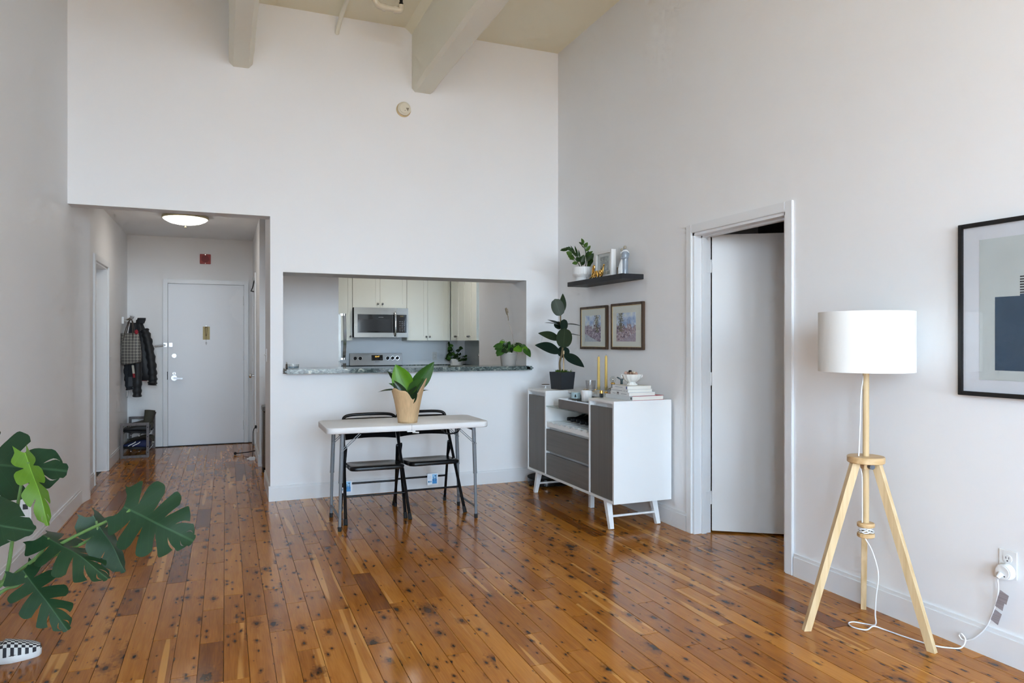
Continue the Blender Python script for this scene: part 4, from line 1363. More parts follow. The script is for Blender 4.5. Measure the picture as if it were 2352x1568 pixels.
for a_, b_ in ((4.245, 4.315), (4.385, 4.425)):
    spine_mark(t2, Mb, 2.580, a_, b_, Z1 + 0.009, Z1 + 0.013, M_inkg)
Z3 = Z2 + 0.020
t3, Mb = book(2.582, 2.785, 4.225, 4.450, Z2 + 0.0003, Z3, M_bwhite, M_bwhite, 1.0, 'thin white book with faint grey lettering, third from the bottom')
for a_, b_ in ((4.235, 4.250), (4.262, 4.285), (4.300, 4.440)):
    spine_mark(t3, Mb, 2.582, a_, b_, Z2 + 0.007, Z2 + 0.011, M_inkg)
Z4 = Z3 + 0.024
t4, Mb = book(2.586, 2.782, 4.232, 4.440, Z3 + 0.0003, Z4, M_bwhite, pm('cream_book_cover', (0.72, 0.70, 0.63), 0.5, var=0.02), 0.0, 'cream book with a small blue mark on its spine, topmost under the bowl')
spine_mark(t4, Mb, 2.586, 4.242, 4.252, Z3 + 0.003, Z3 + 0.021, M_inkb)
spine_mark(t4, Mb, 2.586, 4.300, 4.405, Z3 + 0.010, Z3 + 0.014, M_inkg)
bw = thing('footed_bowl', (2.690, 4.345, Z4), 'white fluted footed bowl of seashells on top of the book stack', 'bowl')
MB().lathe([(0.0, 0.0), (0.040, 0.0), (0.040, 0.004), (0.028, 0.012), (0.025, 0.020), (0.040, 0.026), (0.060, 0.045), (0.070, 0.068), (0.072, 0.078), (0.068, 0.078), (0.056, 0.050), (0.03, 0.036), (0.0, 0.034)], (2.690, 4.345, Z4), 72, 12, 0.03).build('bowl', pm('glazed_porcelain', (0.82, 0.81, 0.77), 0.25, var=0.02), bw, smooth=60)
for s_ in (-1, 1):
    hc = V((2.690, 4.345, Z4 + 0.066)) + RT * s_ * 0.066
    MB().tube([hc + RT * s_ * 0.009 * math.sin(R(36 * k)) + UPV * 0.011 * math.cos(R(36 * k)) for k in range(6)], 0.0035, 8).build('handle', M_white, bw)
shell_m = [pm('shell_pink', (0.55, 0.33, 0.25), 0.5, var=0.3, scale=60), pm('shell_cream', (0.72, 0.62, 0.48), 0.5, var=0.2, scale=60), pm('shell_brown', (0.33, 0.20, 0.13), 0.5, var=0.3, scale=60)]
rr = random.Random(6)
for k in range(11):
    a = rr.random() * 2 * PI
    q = math.sqrt(rr.random()) * 0.045
    c_ = V((2.690 + q * math.cos(a), 4.345 + q * math.sin(a), Z4 + 0.074 + rr.random() * 0.012))
    Q = V((0, 0, 1)).rotation_difference(V((rr.gauss(0, 1), rr.gauss(0, 1), rr.gauss(0, 0.4))).normalized())
    s_ = MB().lathe([(0.0, -0.017), (0.006, -0.012), (0.0075, -0.009), (0.0105, -0.003), (0.012, 0.003), (0.0085, 0.010), (0.0, 0.014)], c_, 14, 7, 0.08, axis=Q).build('seashell', shell_m[k % 3])
    tag(s_, 'small pink and cream seashell in the white footed bowl', 'seashell', 'shells in the footed bowl')
kd = MB().box(2.665, 2.685, 4.335, 4.352, Z4 + 0.090, Z4 + 0.106, 0.003).build('dark_trinket', M_blackm)
tag(kd, 'tiny dark trinket lying on top of the seashells', 'trinket')
# little wire easel leaning behind the bowl
ez = MB().tube([(2.700, 4.425, Z4), (2.712, 4.428, Z4 + 0.045)], 0.0012, 6).tube([(2.735, 4.415, Z4), (2.715, 4.428, Z4 + 0.045)], 0.0012, 6).tube([(2.748, 4.435, Z4), (2.713, 4.428, Z4 + 0.045)], 0.0012, 6).build('wire_stand', M_chrome)
tag(ez, 'little wire tripod stand beside the foot of the white bowl', 'stand')

# robot vacuum under the far end
rv = thing('robot_vacuum', (2.70, 5.86, 0), 'black round robot vacuum on its dock under the sideboard', 'vacuum')
MB().lathe([(0.150, 0.012), (0.160, 0.016), (0.163, 0.055), (0.160, 0.070), (0.150, 0.076), (0.0, 0.078)], (2.695, 5.830, 0), 48).build('body', pm('gloss_black_plastic', (0.012, 0.012, 0.013), 0.18), rv)
MB().lathe([(0.1632, 0.080), (0.1632, 0.074), (0.152, 0.082), (0.155, 0.083)], (2.695, 5.830, 0), 48).build('rim_ring', M_rubber, rv)
MB().lathe([(0.045, 0.078), (0.045, 0.088), (0.04, 0.091), (0.0, 0.091)], (2.695, 5.830, 0), 24).build('sensor_turret', M_blackm, rv)
mb = MB()
mb.cyl((2.63, 5.77, 0.0), (2.63, 5.77, 0.014), 0.02).cyl((2.76, 5.77, 0.0), (2.76, 5.77, 0.014), 0.02).cyl((2.695, 5.93, 0.0), (2.695, 5.93, 0.014), 0.02)
mb.build('wheel', M_rubber, rv)
MB().box(2.76, 2.90, 5.72, 5.98, 0.0, 0.012, 0.003).box(2.872, 2.905, 5.74, 5.96, 0.012, 0.13, 0.006).build('dock', M_blackm, rv)

# ------------------------------------------------------------------ wall shelf and what stands on it
HZ = 1.816
sh_ = tag(MB().box(2.745, XR - 0.0005, 4.580, 5.480, HZ - 0.038, HZ, 0.001).build('wall_shelf', pm('black_ash_veneer', (0.012, 0.012, 0.015), 0.5, var=0.2, scale=20, stretch=(40, 1, 40))), 'black floating shelf on the wall above the two framed watercolours', 'shelf')

zp = thing('zz_plant', (2.836, 5.365, HZ), 'green ZZ plant in a white ribbed pedestal pot on the black shelf', 'potted plant')
MB().lathe([(0.0, 0.0), (0.066, 0.0), (0.066, 0.018), (0.064, 0.030), (0.072, 0.040), (0.088, 0.056), (0.090, 0.066), (0.090, 0.122), (0.086, 0.122), (0.084, 0.105), (0.0, 0.105)], (2.836, 5.365, HZ), 132, 44, 0.014).build('pot', M_white, zp, smooth=70)
MB().lathe([(0.0, 0.1052), (0.083, 0.1052), (0.06, 0.112), (0.0, 0.114)], (2.836, 5.365, HZ), 20).build('soil', M_soil, zp)
F = frame_at((2.836, 5.365, HZ))
M_zz = leafmat('zz_leaf', (0.035, 0.085, 0.012), (0.075, 0.155, 0.025), 0.28)
M_zzd = leafmat('zz_leaf_dark', (0.015, 0.038, 0.010), (0.030, 0.065, 0.016), 0.28)
M_zzs = pm('zz_stem', (0.035, 0.055, 0.020), 0.5, var=0.3)
s = 0.0037
def PX(x, y, d=0.0):            # offsets measured in 3.7 mm steps from the pot's foot
    return F((x - 1340) * s, (643 - y) * s, d)
stems = [
    ([(1345, 612, 0), (1348, 590, 0.01), (1344, 568, 0.02), (1339, 553, 0.02), (1336, 545, 0.02)], [((1341, 556), (1335, 544), .030, M_zz), ((1340, 558), (1329, 553), .020, M_zzd), ((1342, 564), (1350, 553), .034, M_zz), ((1345, 573), (1357, 560), .036, M_zz), ((1347, 585), (1362, 573), .038, M_zz), ((1348, 596), (1364, 578), .060, M_zzd), ((1349, 590), (1352, 572), .05, M_zzd), ((1342, 566), (1334, 559), .018, M_zzd), ((1349, 600), (1362, 592), .05, M_zzd)]),
    ([(1338, 612, 0.02), (1330, 592, 0.05), (1320, 578, 0.07), (1305, 570, 0.09), (1288, 571, 0.11)], [((1305, 570), (1285, 574), .032, M_zzd), ((1312, 573), (1298, 567), .034, M_zzd), ((1320, 578), (1306, 572), .036, M_zzd), ((1326, 586), (1312, 578), .045, M_zzd), ((1332, 598), (1322, 588), .05, M_zzd), ((1316, 576), (1304, 563), .016, M_zzd), ((1320, 580), (1309, 562), .016, M_zzd), ((1325, 583), (1318, 563), .020, M_zzd), ((1328, 588), (1322, 566), .018, M_zzd), ((1332, 592), (1328, 570), .018, M_zzd), ((1334, 600), (1341, 582), .05, M_zzd), ((1336, 606), (1342, 588), .045, M_zzd)]),
    ([(1334, 612, 0.03), (1326, 600, 0.06), (1318, 590, 0.08), (1308, 582, 0.10)], [((1312, 585), (1299, 577), .05, M_zz), ((1318, 592), (1303, 586), .06, M_zz), ((1322, 596), (1306, 594), .05, M_zz), ((1326, 601), (1313, 603), .035, M_zz)]),
    ([(1348, 612, -0.01), (1353, 600, -0.01), (1360, 588, -0.01)], [((1352, 602), (1364, 594), .045, M_zzd), ((1353, 598), (1363, 584), .050, M_zz), ((1350, 606), (1360, 600), .04, M_zz)]),
]
rr = random.Random(3)
for path, lvs in stems:
    pts = [PX(*p) for p in path]
    MB().tube(catmull(pts, 5), 0.0035, 7).build('stem', M_zzs, zp)
    for (b0, t0, w, mt) in lvs:
        # depth of the leaf base follows its stem
        dd = min(path, key=lambda q: (q[0] - b0[0]) ** 2 + (q[1] - b0[1]) ** 2)[2]
        lb = MB()
        up_ = TC * (0.5 + rr.random()) + UPV * rr.uniform(0.2, 1.0) + RT * rr.uniform(-0.4, 0.4)
        leaf(lb, PX(b0[0], b0[1], dd), PX(t0[0], t0[1], dd + rr.uniform(0.0, 0.03)), w, up_, fold=0.2, prof='ovate', n=7)
        lb.build('leaf', mt, zp, smooth=60)

# photo in a deep white frame
ph = thing('photo_frame', (2.82, 4.965, HZ), 'deep white frame with a monochrome photograph on the black shelf', 'picture frame')
fx0, fx1, fy0, fy1, fz1 = 2.806, 2.846, 4.832, 5.092, HZ + 0.216
mb = MB()
w_ = 0.022
mb.box(fx0, fx1, fy0, fy0 + w_, HZ, fz1).box(fx0, fx1, fy1 - w_, fy1, HZ, fz1).box(fx0, fx1, fy0 + w_, fy1 - w_, HZ, HZ + w_).box(fx0, fx1, fy0 + w_, fy1 - w_, fz1 - w_, fz1)
mb.build('frame', M_white, ph, smooth=0)
MB().box(fx0 + 0.010, fx0 + 0.013, fy0 + w_, fy1 - w_, HZ + w_, fz1 - w_).build('mat_board', pm('mat_board', (0.74, 0.73, 0.71), 0.8, var=0.01), ph, smooth=0)
m, nt, b = new_mat('monochrome_photo')
tc = nd(nt, 'ShaderNodeTexCoord')
nz = nd(nt, 'ShaderNodeTexNoise', i_Scale=4.5, i_Detail=6.0, i_Roughness=0.65, i_Distortion=1.0)
nt.links.new(tc.outputs['Generated'], nz.inputs['Vector'])
rp = nd(nt, 'ShaderNodeValToRGB')
rp.color_ramp.elements[0].position = 0.36
rp.color_ramp.elements[0].color = (0.03, 0.035, 0.03, 1)
rp.color_ramp.elements[1].position = 0.68
rp.color_ramp.elements[1].color = (0.55, 0.57, 0.56, 1)
e = rp.color_ramp.elements.new(0.5)
e.color = (0.14, 0.16, 0.13, 1)
nt.links.new(nz.outputs[0], rp.inputs[0])
nt.links.new(rp.outputs[0], b.inputs['Base Color'])
b.inputs['Roughness'].default_value = 0.35
MB().box(fx0 + 0.0085, fx0 + 0.010, fy0 + 0.062, fy1 - 0.062, HZ + 0.055, fz1 - 0.045).build('photograph', m, ph, smooth=0)
MB().box(fx0 + 0.005, fx0 + 0.0065, fy0 + w_, fy1 - w_, HZ + w_, fz1 - w_).build('glass', M_glass, ph, smooth=0)

# gold script sign: one bent rod spelling love
gs = thing('love_sign', (2.772, 5.00, HZ), 'small gold script sign spelling love in front of the white frame', 'sign')
def gp(a, z):                    # a: along the word (left to right seen from the room), z: height
    return (2.772, 5.125 - a, HZ + 0.006 + z)
word = [(0.0, 0.0), (0.030, 0.012), (0.062, 0.050), (0.078, 0.088), (0.066, 0.098), (0.052, 0.075), (0.045, 0.030), (0.055, 0.002), (0.075, 0.010), (0.090, 0.034), (0.083, 0.048), (0.072, 0.030), (0.080, 0.006), (0.098, 0.004), (0.110, 0.028), (0.104, 0.046), (0.112, 0.048), (0.124, 0.046), (0.130, 0.010), (0.140, 0.002), (0.158, 0.040), (0.156, 0.048), (0.166, 0.044), (0.172, 0.018), (0.186, 0.024), (0.194, 0.046), (0.182, 0.050), (0.174, 0.030), (0.180, 0.004), (0.200, 0.006), (0.214, 0.036), (0.226, 0.078), (0.234, 0.088)]
MB().tube(catmull([gp(*p) for p in word], 6), 0.0058, 8).build('lettering', M_gold, gs)
MB().ell(gp(0.0, 0.0), (0.0062, 0.0062, 0.0062), 10).ell(gp(0.234, 0.088), (0.0075, 0.0075, 0.0075), 10).build('rod_end', M_gold, gs)

# figurine of an embracing couple, glazed porcelain
fg = thing('couple_figurine', (2.845, 4.712, HZ), 'glazed grey and white porcelain figurine of an embracing couple on the shelf', 'figurine')
F = frame_at((2.845, 4.712, HZ))
M_pgrey = pm('porcelain_grey', (0.27, 0.31, 0.36), 0.14, var=0.12, scale=25)
M_pwht = pm('porcelain_white', (0.74, 0.77, 0.78), 0.14, var=0.05, scale=25)
M_pskin = pm('porcelain_beige', (0.42, 0.38, 0.30), 0.3, var=0.15, scale=40)
def body_rings(cx, cd, prof):
    return [[F(cx + o + rw * math.cos(R(20 * q)), u, cd + rd * math.sin(R(20 * q))) for q in range(18)] for u, rw, rd, o in prof]
MB().loft(body_rings(0.006, 0.012, [(0.0, 0.026, 0.024, 0), (0.01, 0.027, 0.025, 0), (0.06, 0.024, 0.021, 0), (0.11, 0.022, 0.019, 0.002), (0.150, 0.026, 0.021, 0.002), (0.178, 0.030, 0.020, 0.002), (0.196, 0.018, 0.014, 0.001), (0.200, 0.008, 0.008, 0)])).build('man', M_pgrey, fg, smooth=70)
MB().loft(body_rings(-0.020, 0.0, [(0.0, 0.032, 0.026, 0.008), (0.01, 0.034, 0.027, 0.006), (0.05, 0.030, 0.025, 0.004), (0.09, 0.022, 0.020, 0.008), (0.13, 0.015, 0.016, 0.014), (0.160, 0.014, 0.016, 0.016), (0.178, 0.010, 0.010, 0.014)])).build('woman_gown', M_pwht, fg, smooth=70)
MB().ell(F(0.008, 0.212, 0.006), (0.013, 0.014, 0.016), 14).build('head', M_pskin, fg)
MB().ell(F(-0.014, 0.195, 0.004), (0.011, 0.012, 0.014), 14).build('head', M_pskin, fg)
MB().tube(catmull([F(-0.022, 0.170, 0.01), F(-0.006, 0.184, 0.026), F(0.018, 0.186, 0.028), F(0.034, 0.172, 0.014)], 5), 0.0065, 8).build('arm', M_pwht, fg)
MB().tube(catmull([F(0.033, 0.172, 0.012), F(0.030, 0.140, 0.022), F(-0.004, 0.128, 0.030), F(-0.026, 0.130, 0.020)], 5), 0.0075, 8).build('arm', M_pgrey, fg)
wb = tag(MB().box(2.868, 2.895, 4.80, 4.856, HZ, HZ + 0.075, 0.002).build('wooden_block', wood('warm_block_wood', (0.20, 0.10, 0.035), (0.32, 0.17, 0.06), 0.5)), 'small brown wooden block standing between frame and figurine', 'block')

# ------------------------------------------------------------------ two framed watercolours
def painting_mat(name, seed, sky_h, warm):
    m, nt, b = new_mat(name)
    tc = nd(nt, 'ShaderNodeTexCoord')
    g = tc.outputs['Generated']
    sp = nd(nt, 'ShaderNodeSeparateXYZ')
    nt.links.new(g, sp.inputs[0])
    y, z = sp.outputs['Y'], sp.outputs['Z']
    n1 = nd(nt, 'ShaderNodeTexNoise', i_Scale=3.5, i_Detail=5.0)
    nt.links.new(vmul(nt, g, (0, 1, 1), (seed, seed, seed)), n1.inputs['Vector'])
    n2 = nd(nt, 'ShaderNodeTexNoise', i_Scale=13.0, i_Detail=4.0, i_Roughness=0.7, i_Distortion=1.2)
    nt.links.new(vmul(nt, g, (0, 1.5, 1), (seed * 2, seed, 0)), n2.inputs['Vector'])
    def ramp(src, stops):
        r_ = nd(nt, 'ShaderNodeValToRGB')
        r_.color_ramp.elements[0].position, r_.color_ramp.elements[0].color = stops[0][0], (*stops[0][1], 1)
        r_.color_ramp.elements[1].position, r_.color_ramp.elements[1].color = stops[-1][0], (*stops[-1][1], 1)
        for p_, c_ in stops[1:-1]:
            e_ = r_.color_ramp.elements.new(p_)
            e_.color = (*c_, 1)
        nt.links.new(src, r_.inputs[0])
        return r_.outputs[0]
    sky = ramp(n1.outputs[0], [(0.36, (0.30, 0.42, 0.66)), (0.50, (0.58, 0.68, 0.80)), (0.62, (0.74, 0.80, 0.80))])
    town = ramp(n2.outputs[0], [(0.34, (0.03, 0.03, 0.055)), (0.44, (0.16, 0.14, 0.24)), (0.50, warm), (0.56, (0.46, 0.46, 0.58)), (0.66, (0.74, 0.74, 0.74))])
    # roofline: steps and spires of changing height
    vo = nd(nt, 'ShaderNodeTexVoronoi', i_Scale=1.0)
    vo.voronoi_dimensions = '1D'
    nt.links.new(mth(nt, 'MULTIPLY', y, 9.0), vo.inputs['W'])
    cs = nd(nt, 'ShaderNodeSeparateColor')
    nt.links.new(vo.outputs['Color'], cs.inputs[0])
    hline = mth(nt, 'ADD', sky_h - 0.16, mth(nt, 'MULTIPLY', cs.outputs[0], 0.17))
    spire = mth(nt, 'MULTIPLY', mth(nt, 'LESS_THAN', vo.outputs['Distance'], 0.06), mth(nt, 'MULTIPLY', cs.outputs[1], 0.24))
    hline = mth(nt, 'ADD', hline, spire)
    zz = mth(nt, 'ADD', z, mth(nt, 'MULTIPLY', mth(nt, 'SUBTRACT', n2.outputs[0], 0.5), 0.30))
    col = mixc(nt, mth(nt, 'GREATER_THAN', zz, hline), town, sky)
    # a loose tree on one side
    ty = 0.24 if seed < 3 else 0.78
    n3 = nd(nt, 'ShaderNodeTexNoise', i_Scale=17.0, i_Detail=3.0)
    nt.links.new(vmul(nt, g, (0, 1.4, 1), (0, seed, seed)), n3.inputs['Vector'])
    crown = mth(nt, 'SUBTRACT', 0.20, mth(nt, 'ABSOLUTE', mth(nt, 'SUBTRACT', y, ty)))
    tr = mth(nt, 'GREATER_THAN', mth(nt, 'ADD', mth(nt, 'MULTIPLY', crown, 1.1), n3.outputs[0]), 0.62)
    tr = mth(nt, 'MULTIPLY', tr, mth(nt, 'GREATER_THAN', z, 0.34))
    leafc = ramp(n2.outputs[0], [(0.40, (0.05, 0.06, 0.045)), (0.52, (0.17, 0.17, 0.10)), (0.62, (0.34, 0.28, 0.16))])
    col = mixc(nt, mth(nt, 'MULTIPLY', tr, 0.85), col, leafc)
    # pale water or street in a lower corner
    wa = mth(nt, 'LESS_THAN', mth(nt, 'ADD', z, mth(nt, 'MULTIPLY', mth(nt, 'SUBTRACT', 1.0, y) if seed < 3 else y, 0.34)), 0.30)
    col = mixc(nt, mth(nt, 'MULTIPLY', wa, 0.72), col, (0.52, 0.60, 0.64) if seed < 3 else (0.38, 0.34, 0.42))
    nt.links.new(col, b.inputs['Base Color'])
    b.inputs['Roughness'].default_value = 0.6
    return m
M_mat = pm('cream_mat_board', (0.68, 0.70, 0.64), 0.8, var=0.02)
M_fil = pm('gilt_fillet', (0.66, 0.52, 0.28), 0.4, 0.4, var=0.05)
def framed(y0, y1, z0, z1, art, label):
    t = thing('framed_watercolour', (XR, (y0 + y1) / 2, z0), label, 'picture', 'framed watercolours on the right wall')
    x1, x0 = XR - 0.001, XR - 0.026
    w = 0.020
    for a in ((y0, y0 + w, z0, z1), (y1 - w, y1, z0, z1), (y0 + w, y1 - w, z0, z0 + w), (y0 + w, y1 - w, z1 - w, z1)):
        MB().box(x0, x1, *a, 0.003).build('frame_rail', M_frame, t)
    MB().box(x0 + 0.008, x1 - 0.002, y0 + w, y1 - w, z0 + w, z1 - w).build('mat_board', M_mat, t, smooth=0)
    fl = MB()
    f = 0.004
    for a in ((y0 + w, y0 + w + f, z0 + w, z1 - w), (y1 - w - f, y1 - w, z0 + w, z1 - w), (y0 + w + f, y1 - w - f, z0 + w, z0 + w + f), (y0 + w + f, y1 - w - f, z1 - w - f, z1 - w)):
        fl.box(x0 + 0.004, x0 + 0.008, *a)
    fl.build('gilt_fillet', M_fil, t, smooth=0)
    MB().box(x0 + 0.0070, x0 + 0.0082, y0 + 0.105, y1 - 0.085, z0 + 0.065, z1 - 0.078).build('watercolour', art, t, smooth=0)
    return t
framed(5.105, 5.573, 1.238, 1.606, painting_mat('watercolour_river', 2.0, 0.66, (0.42, 0.30, 0.32)), 'framed watercolour of a river town, the one nearer the room corner')
framed(4.557, 5.034, 1.240, 1.610, painting_mat('watercolour_street', 5.0, 0.62, (0.50, 0.32, 0.26)), 'framed watercolour of a busy street, the one nearer the open door')

# ------------------------------------------------------------------ large abstract print at the right edge
bp = thing('framed_print', (XR, 1.83, 1.075), 'large black framed abstract print with a navy block, right of the floor lamp', 'picture')
py0, py1, pz0, pz1 = 1.565, 2.082, 1.079, 1.805
x1, x0 = XR - 0.002, XR - 0.030
w = 0.018
M_bframe = pm('black_frame', (0.010, 0.010, 0.011), 0.4, var=0.1)
for a in ((py0, py0 + w, pz0, pz1), (py1 - w, py1, pz0, pz1), (py0 + w, py1 - w, pz0, pz0 + w), (py0 + w, py1 - w, pz1 - w, pz1)):
    MB().box(x0, x1, *a, 0.0015).build('frame_rail', M_bframe, bp)
MB().box(x0 + 0.012, x1 - 0.002, py0 + w, py1 - w, pz0 + w, pz1 - w).build('mat_board', pm('white_mat_board', (0.80, 0.80, 0.82), 0.8, var=0.01), bp, smooth=0)
MB().box(x0 + 0.0108, x0 + 0.0121, 1.653, 1.995, 1.148, 1.731).build('print_sheet', pm('pale_grey_print', (0.62, 0.65, 0.62), 0.8, var=0.06, scale=9), bp, smooth=0)
M_navy = pm('navy_print', (0.045, 0.085, 0.135), 0.8, var=0.10, scale=14)
mb = MB().box(x0 + 0.0102, x0 + 0.0109, 1.720, 1.930, 1.189, 1.489)
mb.box(x0 + 0.0102, x0 + 0.0109, 1.70, 1.832, 1.489, 1.497)
mb.build('navy_block', M_navy, bp, smooth=0)
for k in range(7):
    z = 1.500 + 0.0105 * k
    MB().box(x0 + 0.0102, x0 + 0.0109, 1.735, 1.832, z, z + 0.0052).build('printed_stripe', M_ink, bp, smooth=0)
MB().box(x0 + 0.004, x0 + 0.006, py0 + w, py1 - w, pz0 + w, pz1 - w).build('glass', glassmat('picture_glass', (0.98, 0.99, 1.0), 0.0, 0.0), bp, smooth=0)

# ------------------------------------------------------------------ tripod floor lamp
LX, LY = 2.700, 2.365
fl_ = thing('floor_lamp', (LX, LY, 0), 'wooden tripod floor lamp with a white drum shade by the right wall', 'floor lamp')
n = 64
rings = [[(LX + r_ * math.cos(2 * PI * k / n), LY + r_ * math.sin(2 * PI * k / n), z) for k in range(n)] for r_, z in ((0.2005, 1.170), (0.2005, 1.441), (0.1980, 1.441), (0.1980, 1.170))]
mb = MB().loft(rings + [rings[0]], cap=False)
mb.build('lamp_shade', M_linen, fl_, smooth=50)
sp_ = MB()
for k in range(3):
    a = R(20 + 120 * k)
    sp_.cyl((LX, LY, 1.405), (LX + 0.199 * math.cos(a), LY + 0.199 * math.sin(a), 1.430), 0.002, n=6)
sp_.lathe([(0.020, 1.395), (0.020, 1.410)], (LX, LY, 0), 16)
sp_.build('shade_ring', M_whitepl, fl_)
MB().cyl((LX, LY, 1.235), (LX, LY, 1.300), 0.019, n=16).build('bulb_socket', M_whitepl, fl_)
MB().lathe([(0.013, 1.300), (0.015, 1.32), (0.029, 1.352), (0.030, 1.372), (0.020, 1.392), (0.0, 1.398)], (LX, LY, 0), 20).build('bulb', pm('frosted_bulb', (0.85, 0.85, 0.84), 0.3, var=0.01), fl_)
MB().cyl((LX, LY, 0.415), (LX, LY, 1.238), 0.0135, n=20).build('pole', M_pine, fl_)
MB().lathe([(0.0, 0.757), (0.076, 0.757), (0.079, 0.760), (0.079, 0.783), (0.076, 0.786), (0.0, 0.786)], (LX, LY, 0), 40).build('tripod_disc', M_pine2, fl_)
MB().cbox((LX - 0.006, LY - 0.014, 0.743), (0.050, 0.042, 0.026), Matrix.Rotation(R(-22), 3, 'Z'), 0.002).build('clamp_block', M_pine2, fl_)
kp = V((LX, LY, 0.745)) + TC * 0.036
MB().cyl(kp, kp + TC * 0.022, 0.0125, 0.0115, n=16).build('clamp_knob', pm('slate_plastic', (0.09, 0.10, 0.12), 0.4), fl_)
for (fx, fy) in ((2.435, 2.452), (2.757, 2.083), (2.893, 2.548)):
    d_ = V((fx - LX, fy - LY, 0)).normalized()
    top = V((LX, LY, 0.757)) + d_ * 0.050
    ft = V((fx, fy, 0.0))
    sd = V((-d_.y, d_.x, 0))
    vs = []
    for p, hw in ((ft, 0.0165), (top, 0.0185)):
        vs += [p - sd * hw * 0.72 - d_ * hw, p + sd * hw * 0.72 - d_ * hw, p + sd * hw * 0.72 + d_ * hw, p - sd * hw * 0.72 + d_ * hw]
    MB().add(vs, [(0, 3, 2, 1), (4, 5, 6, 7), (0, 1, 5, 4), (1, 2, 6, 5), (2, 3, 7, 6), (3, 0, 4, 7)]).build('leg', M_pine, fl_, smooth=0)
MB().lathe([(0.0, 0.464), (0.034, 0.464), (0.037, 0.467), (0.037, 0.480), (0.034, 0.483), (0.0, 0.483)], (LX, LY, 0), 32).build('cord_spool_disc', M_pine2, fl_)
MB().lathe([(0.0, 0.418), (0.034, 0.418), (0.037, 0.421), (0.037, 0.434), (0.034, 0.437), (0.0, 0.437)], (LX, LY, 0), 32).build('cord_spool_disc', M_pine2, fl_)
M_cord = pm('white_cord', (0.80, 0.80, 0.80), 0.45, var=0.02)
cp = []
for k in range(60):
    a = 2 * PI * k / 15
    r_ = 0.026 + 0.006 * math.sin(k * 0.9)
    cp.append((LX + r_ * math.cos(a), LY + r_ * math.sin(a), 0.441 + 0.019 * (0.5 + 0.5 * math.sin(k * 0.52))))
MB().tube(cp, 0.0030, 6).build('wound_cord', M_cord, fl_)
MB().tube(catmull([(LX - 0.002, LY + 0.0, 1.20), (LX - 0.020, LY + 0.008, 1.08), (LX - 0.024, LY + 0.010, 0.95), (LX - 0.030, LY + 0.012, 0.80), (LX - 0.030, LY + 0.012, 0.75), (LX - 0.018, LY + 0.006, 0.70), (LX - 0.018, LY + 0.004, 0.60), (LX - 0.022, LY, 0.485)], 8), 0.0030, 8).build('upper_cord', M_cord, fl_)
# cord from the spool over the floor to the wall socket
cd = thing('lamp_cord', (2.80, 2.10, 0), 'white lamp cord looping over the floor to the wall socket', 'cord')
path = [(2.674, 2.352, 0.440), (2.676, 2.345, 0.415), (2.700, 2.330, 0.360), (2.722, 2.318, 0.26), (2.722, 2.330, 0.15), (2.735, 2.345, 0.07), (2.748, 2.355, 0.015), (2.738, 2.395, 0.004), (2.705, 2.435, 0.004), (2.668, 2.432, 0.004), (2.652, 2.390, 0.004), (2.680, 2.345, 0.005), (2.730, 2.350, 0.012), (2.760, 2.320, 0.004), (2.772, 2.250, 0.004), (2.790, 2.175, 0.004), (2.812, 2.118, 0.004), (2.850, 2.078, 0.004), (2.890, 2.052, 0.008), (2.908, 2.045, 0.040), (2.905, 2.060, 0.062), (2.906, 2.072, 0.052), (2.909, 2.058, 0.036), (2.914, 2.030, 0.046), (2.918, 2.000, 0.075), (2.920, 1.965, 0.125), (2.915, 1.938, 0.185), (2.906, 1.916, 0.245), (2.896, 1.900, 0.305), (2.885, 1.896, 0.350)]
MB().tube(catmull(path, 7), 0.0031, 8).build('cord', M_cord, cd)
m_tag = pm('printed_paper_tag', (0.40, 0.38, 0.42), 0.6, var=0.35, scale=3, stretch=(1, 1, 90))
for i, (p0, p1, wd) in enumerate((((2.914, 1.942, 0.165), (2.912, 1.925, 0.215), 0.034), ((2.905, 1.918, 0.230), (2.902, 1.905, 0.280), 0.034), ((2.900, 1.905, 0.265), (2.897, 1.893, 0.305), 0.040))):
    p0, p1 = V(p0), V(p1)
    a_ = (p1 - p0).normalized()
    q_ = V((-0.15, -1, -0.45)).normalized()
    q_ = (q_ - a_ * q_.dot(a_)).normalized()
    nn_ = a_.cross(q_) * 0.0005
    vs = [p0 + nn_, p1 + nn_, p1 + q_ * wd + nn_, p0 + q_ * wd + nn_, p0 - nn_, p1 - nn_, p1 + q_ * wd - nn_, p0 + q_ * wd - nn_]
    MB().add(vs, [(0, 1, 2, 3), (7, 6, 5, 4), (0, 4, 5, 1), (1, 5, 6, 2), (2, 6, 7, 3), (3, 7, 4, 0)]).build('warning_tag', m_tag, cd, smooth=0)
# socket and round plug
ot = thing('wall_socket', (XR, 1.887, 0.345), 'white duplex wall socket low on the right wall behind the plug', 'socket')
MB().box(XR - 0.006, XR - 0.0002, 1.850, 1.924, 0.348, 0.463, 0.003).build('plate', M_whitepl, ot)
def receptacle(t, x, y, z, nx=-1):
    MB().cyl((x, y, z), (x + nx * 0.003, y, z), 0.017, n=20).build('receptacle', M_whitepl, t)
    sl = MB()
    for dy in (-0.006, 0.006):
        sl.box(x + nx * 0.0034 - 0.0003, x + nx * 0.0034 + 0.0003, y + dy - 0.0011, y + dy + 0.0011, z - 0.001, z + 0.008)
    sl.box(x + nx * 0.0034 - 0.0003, x + nx * 0.0034 + 0.0003, y - 0.0025, y + 0.0025, z - 0.011, z - 0.006)
    sl.build('slot', M_ink, t, smooth=0)
receptacle(ot, XR - 0.006, 1.887, 0.428)
receptacle(ot, XR - 0.006, 1.887, 0.383)
pl_ = thing('round_plug', (2.91, 1.89, 0.345), 'round white timer plug pushed into the lower wall socket', 'plug')
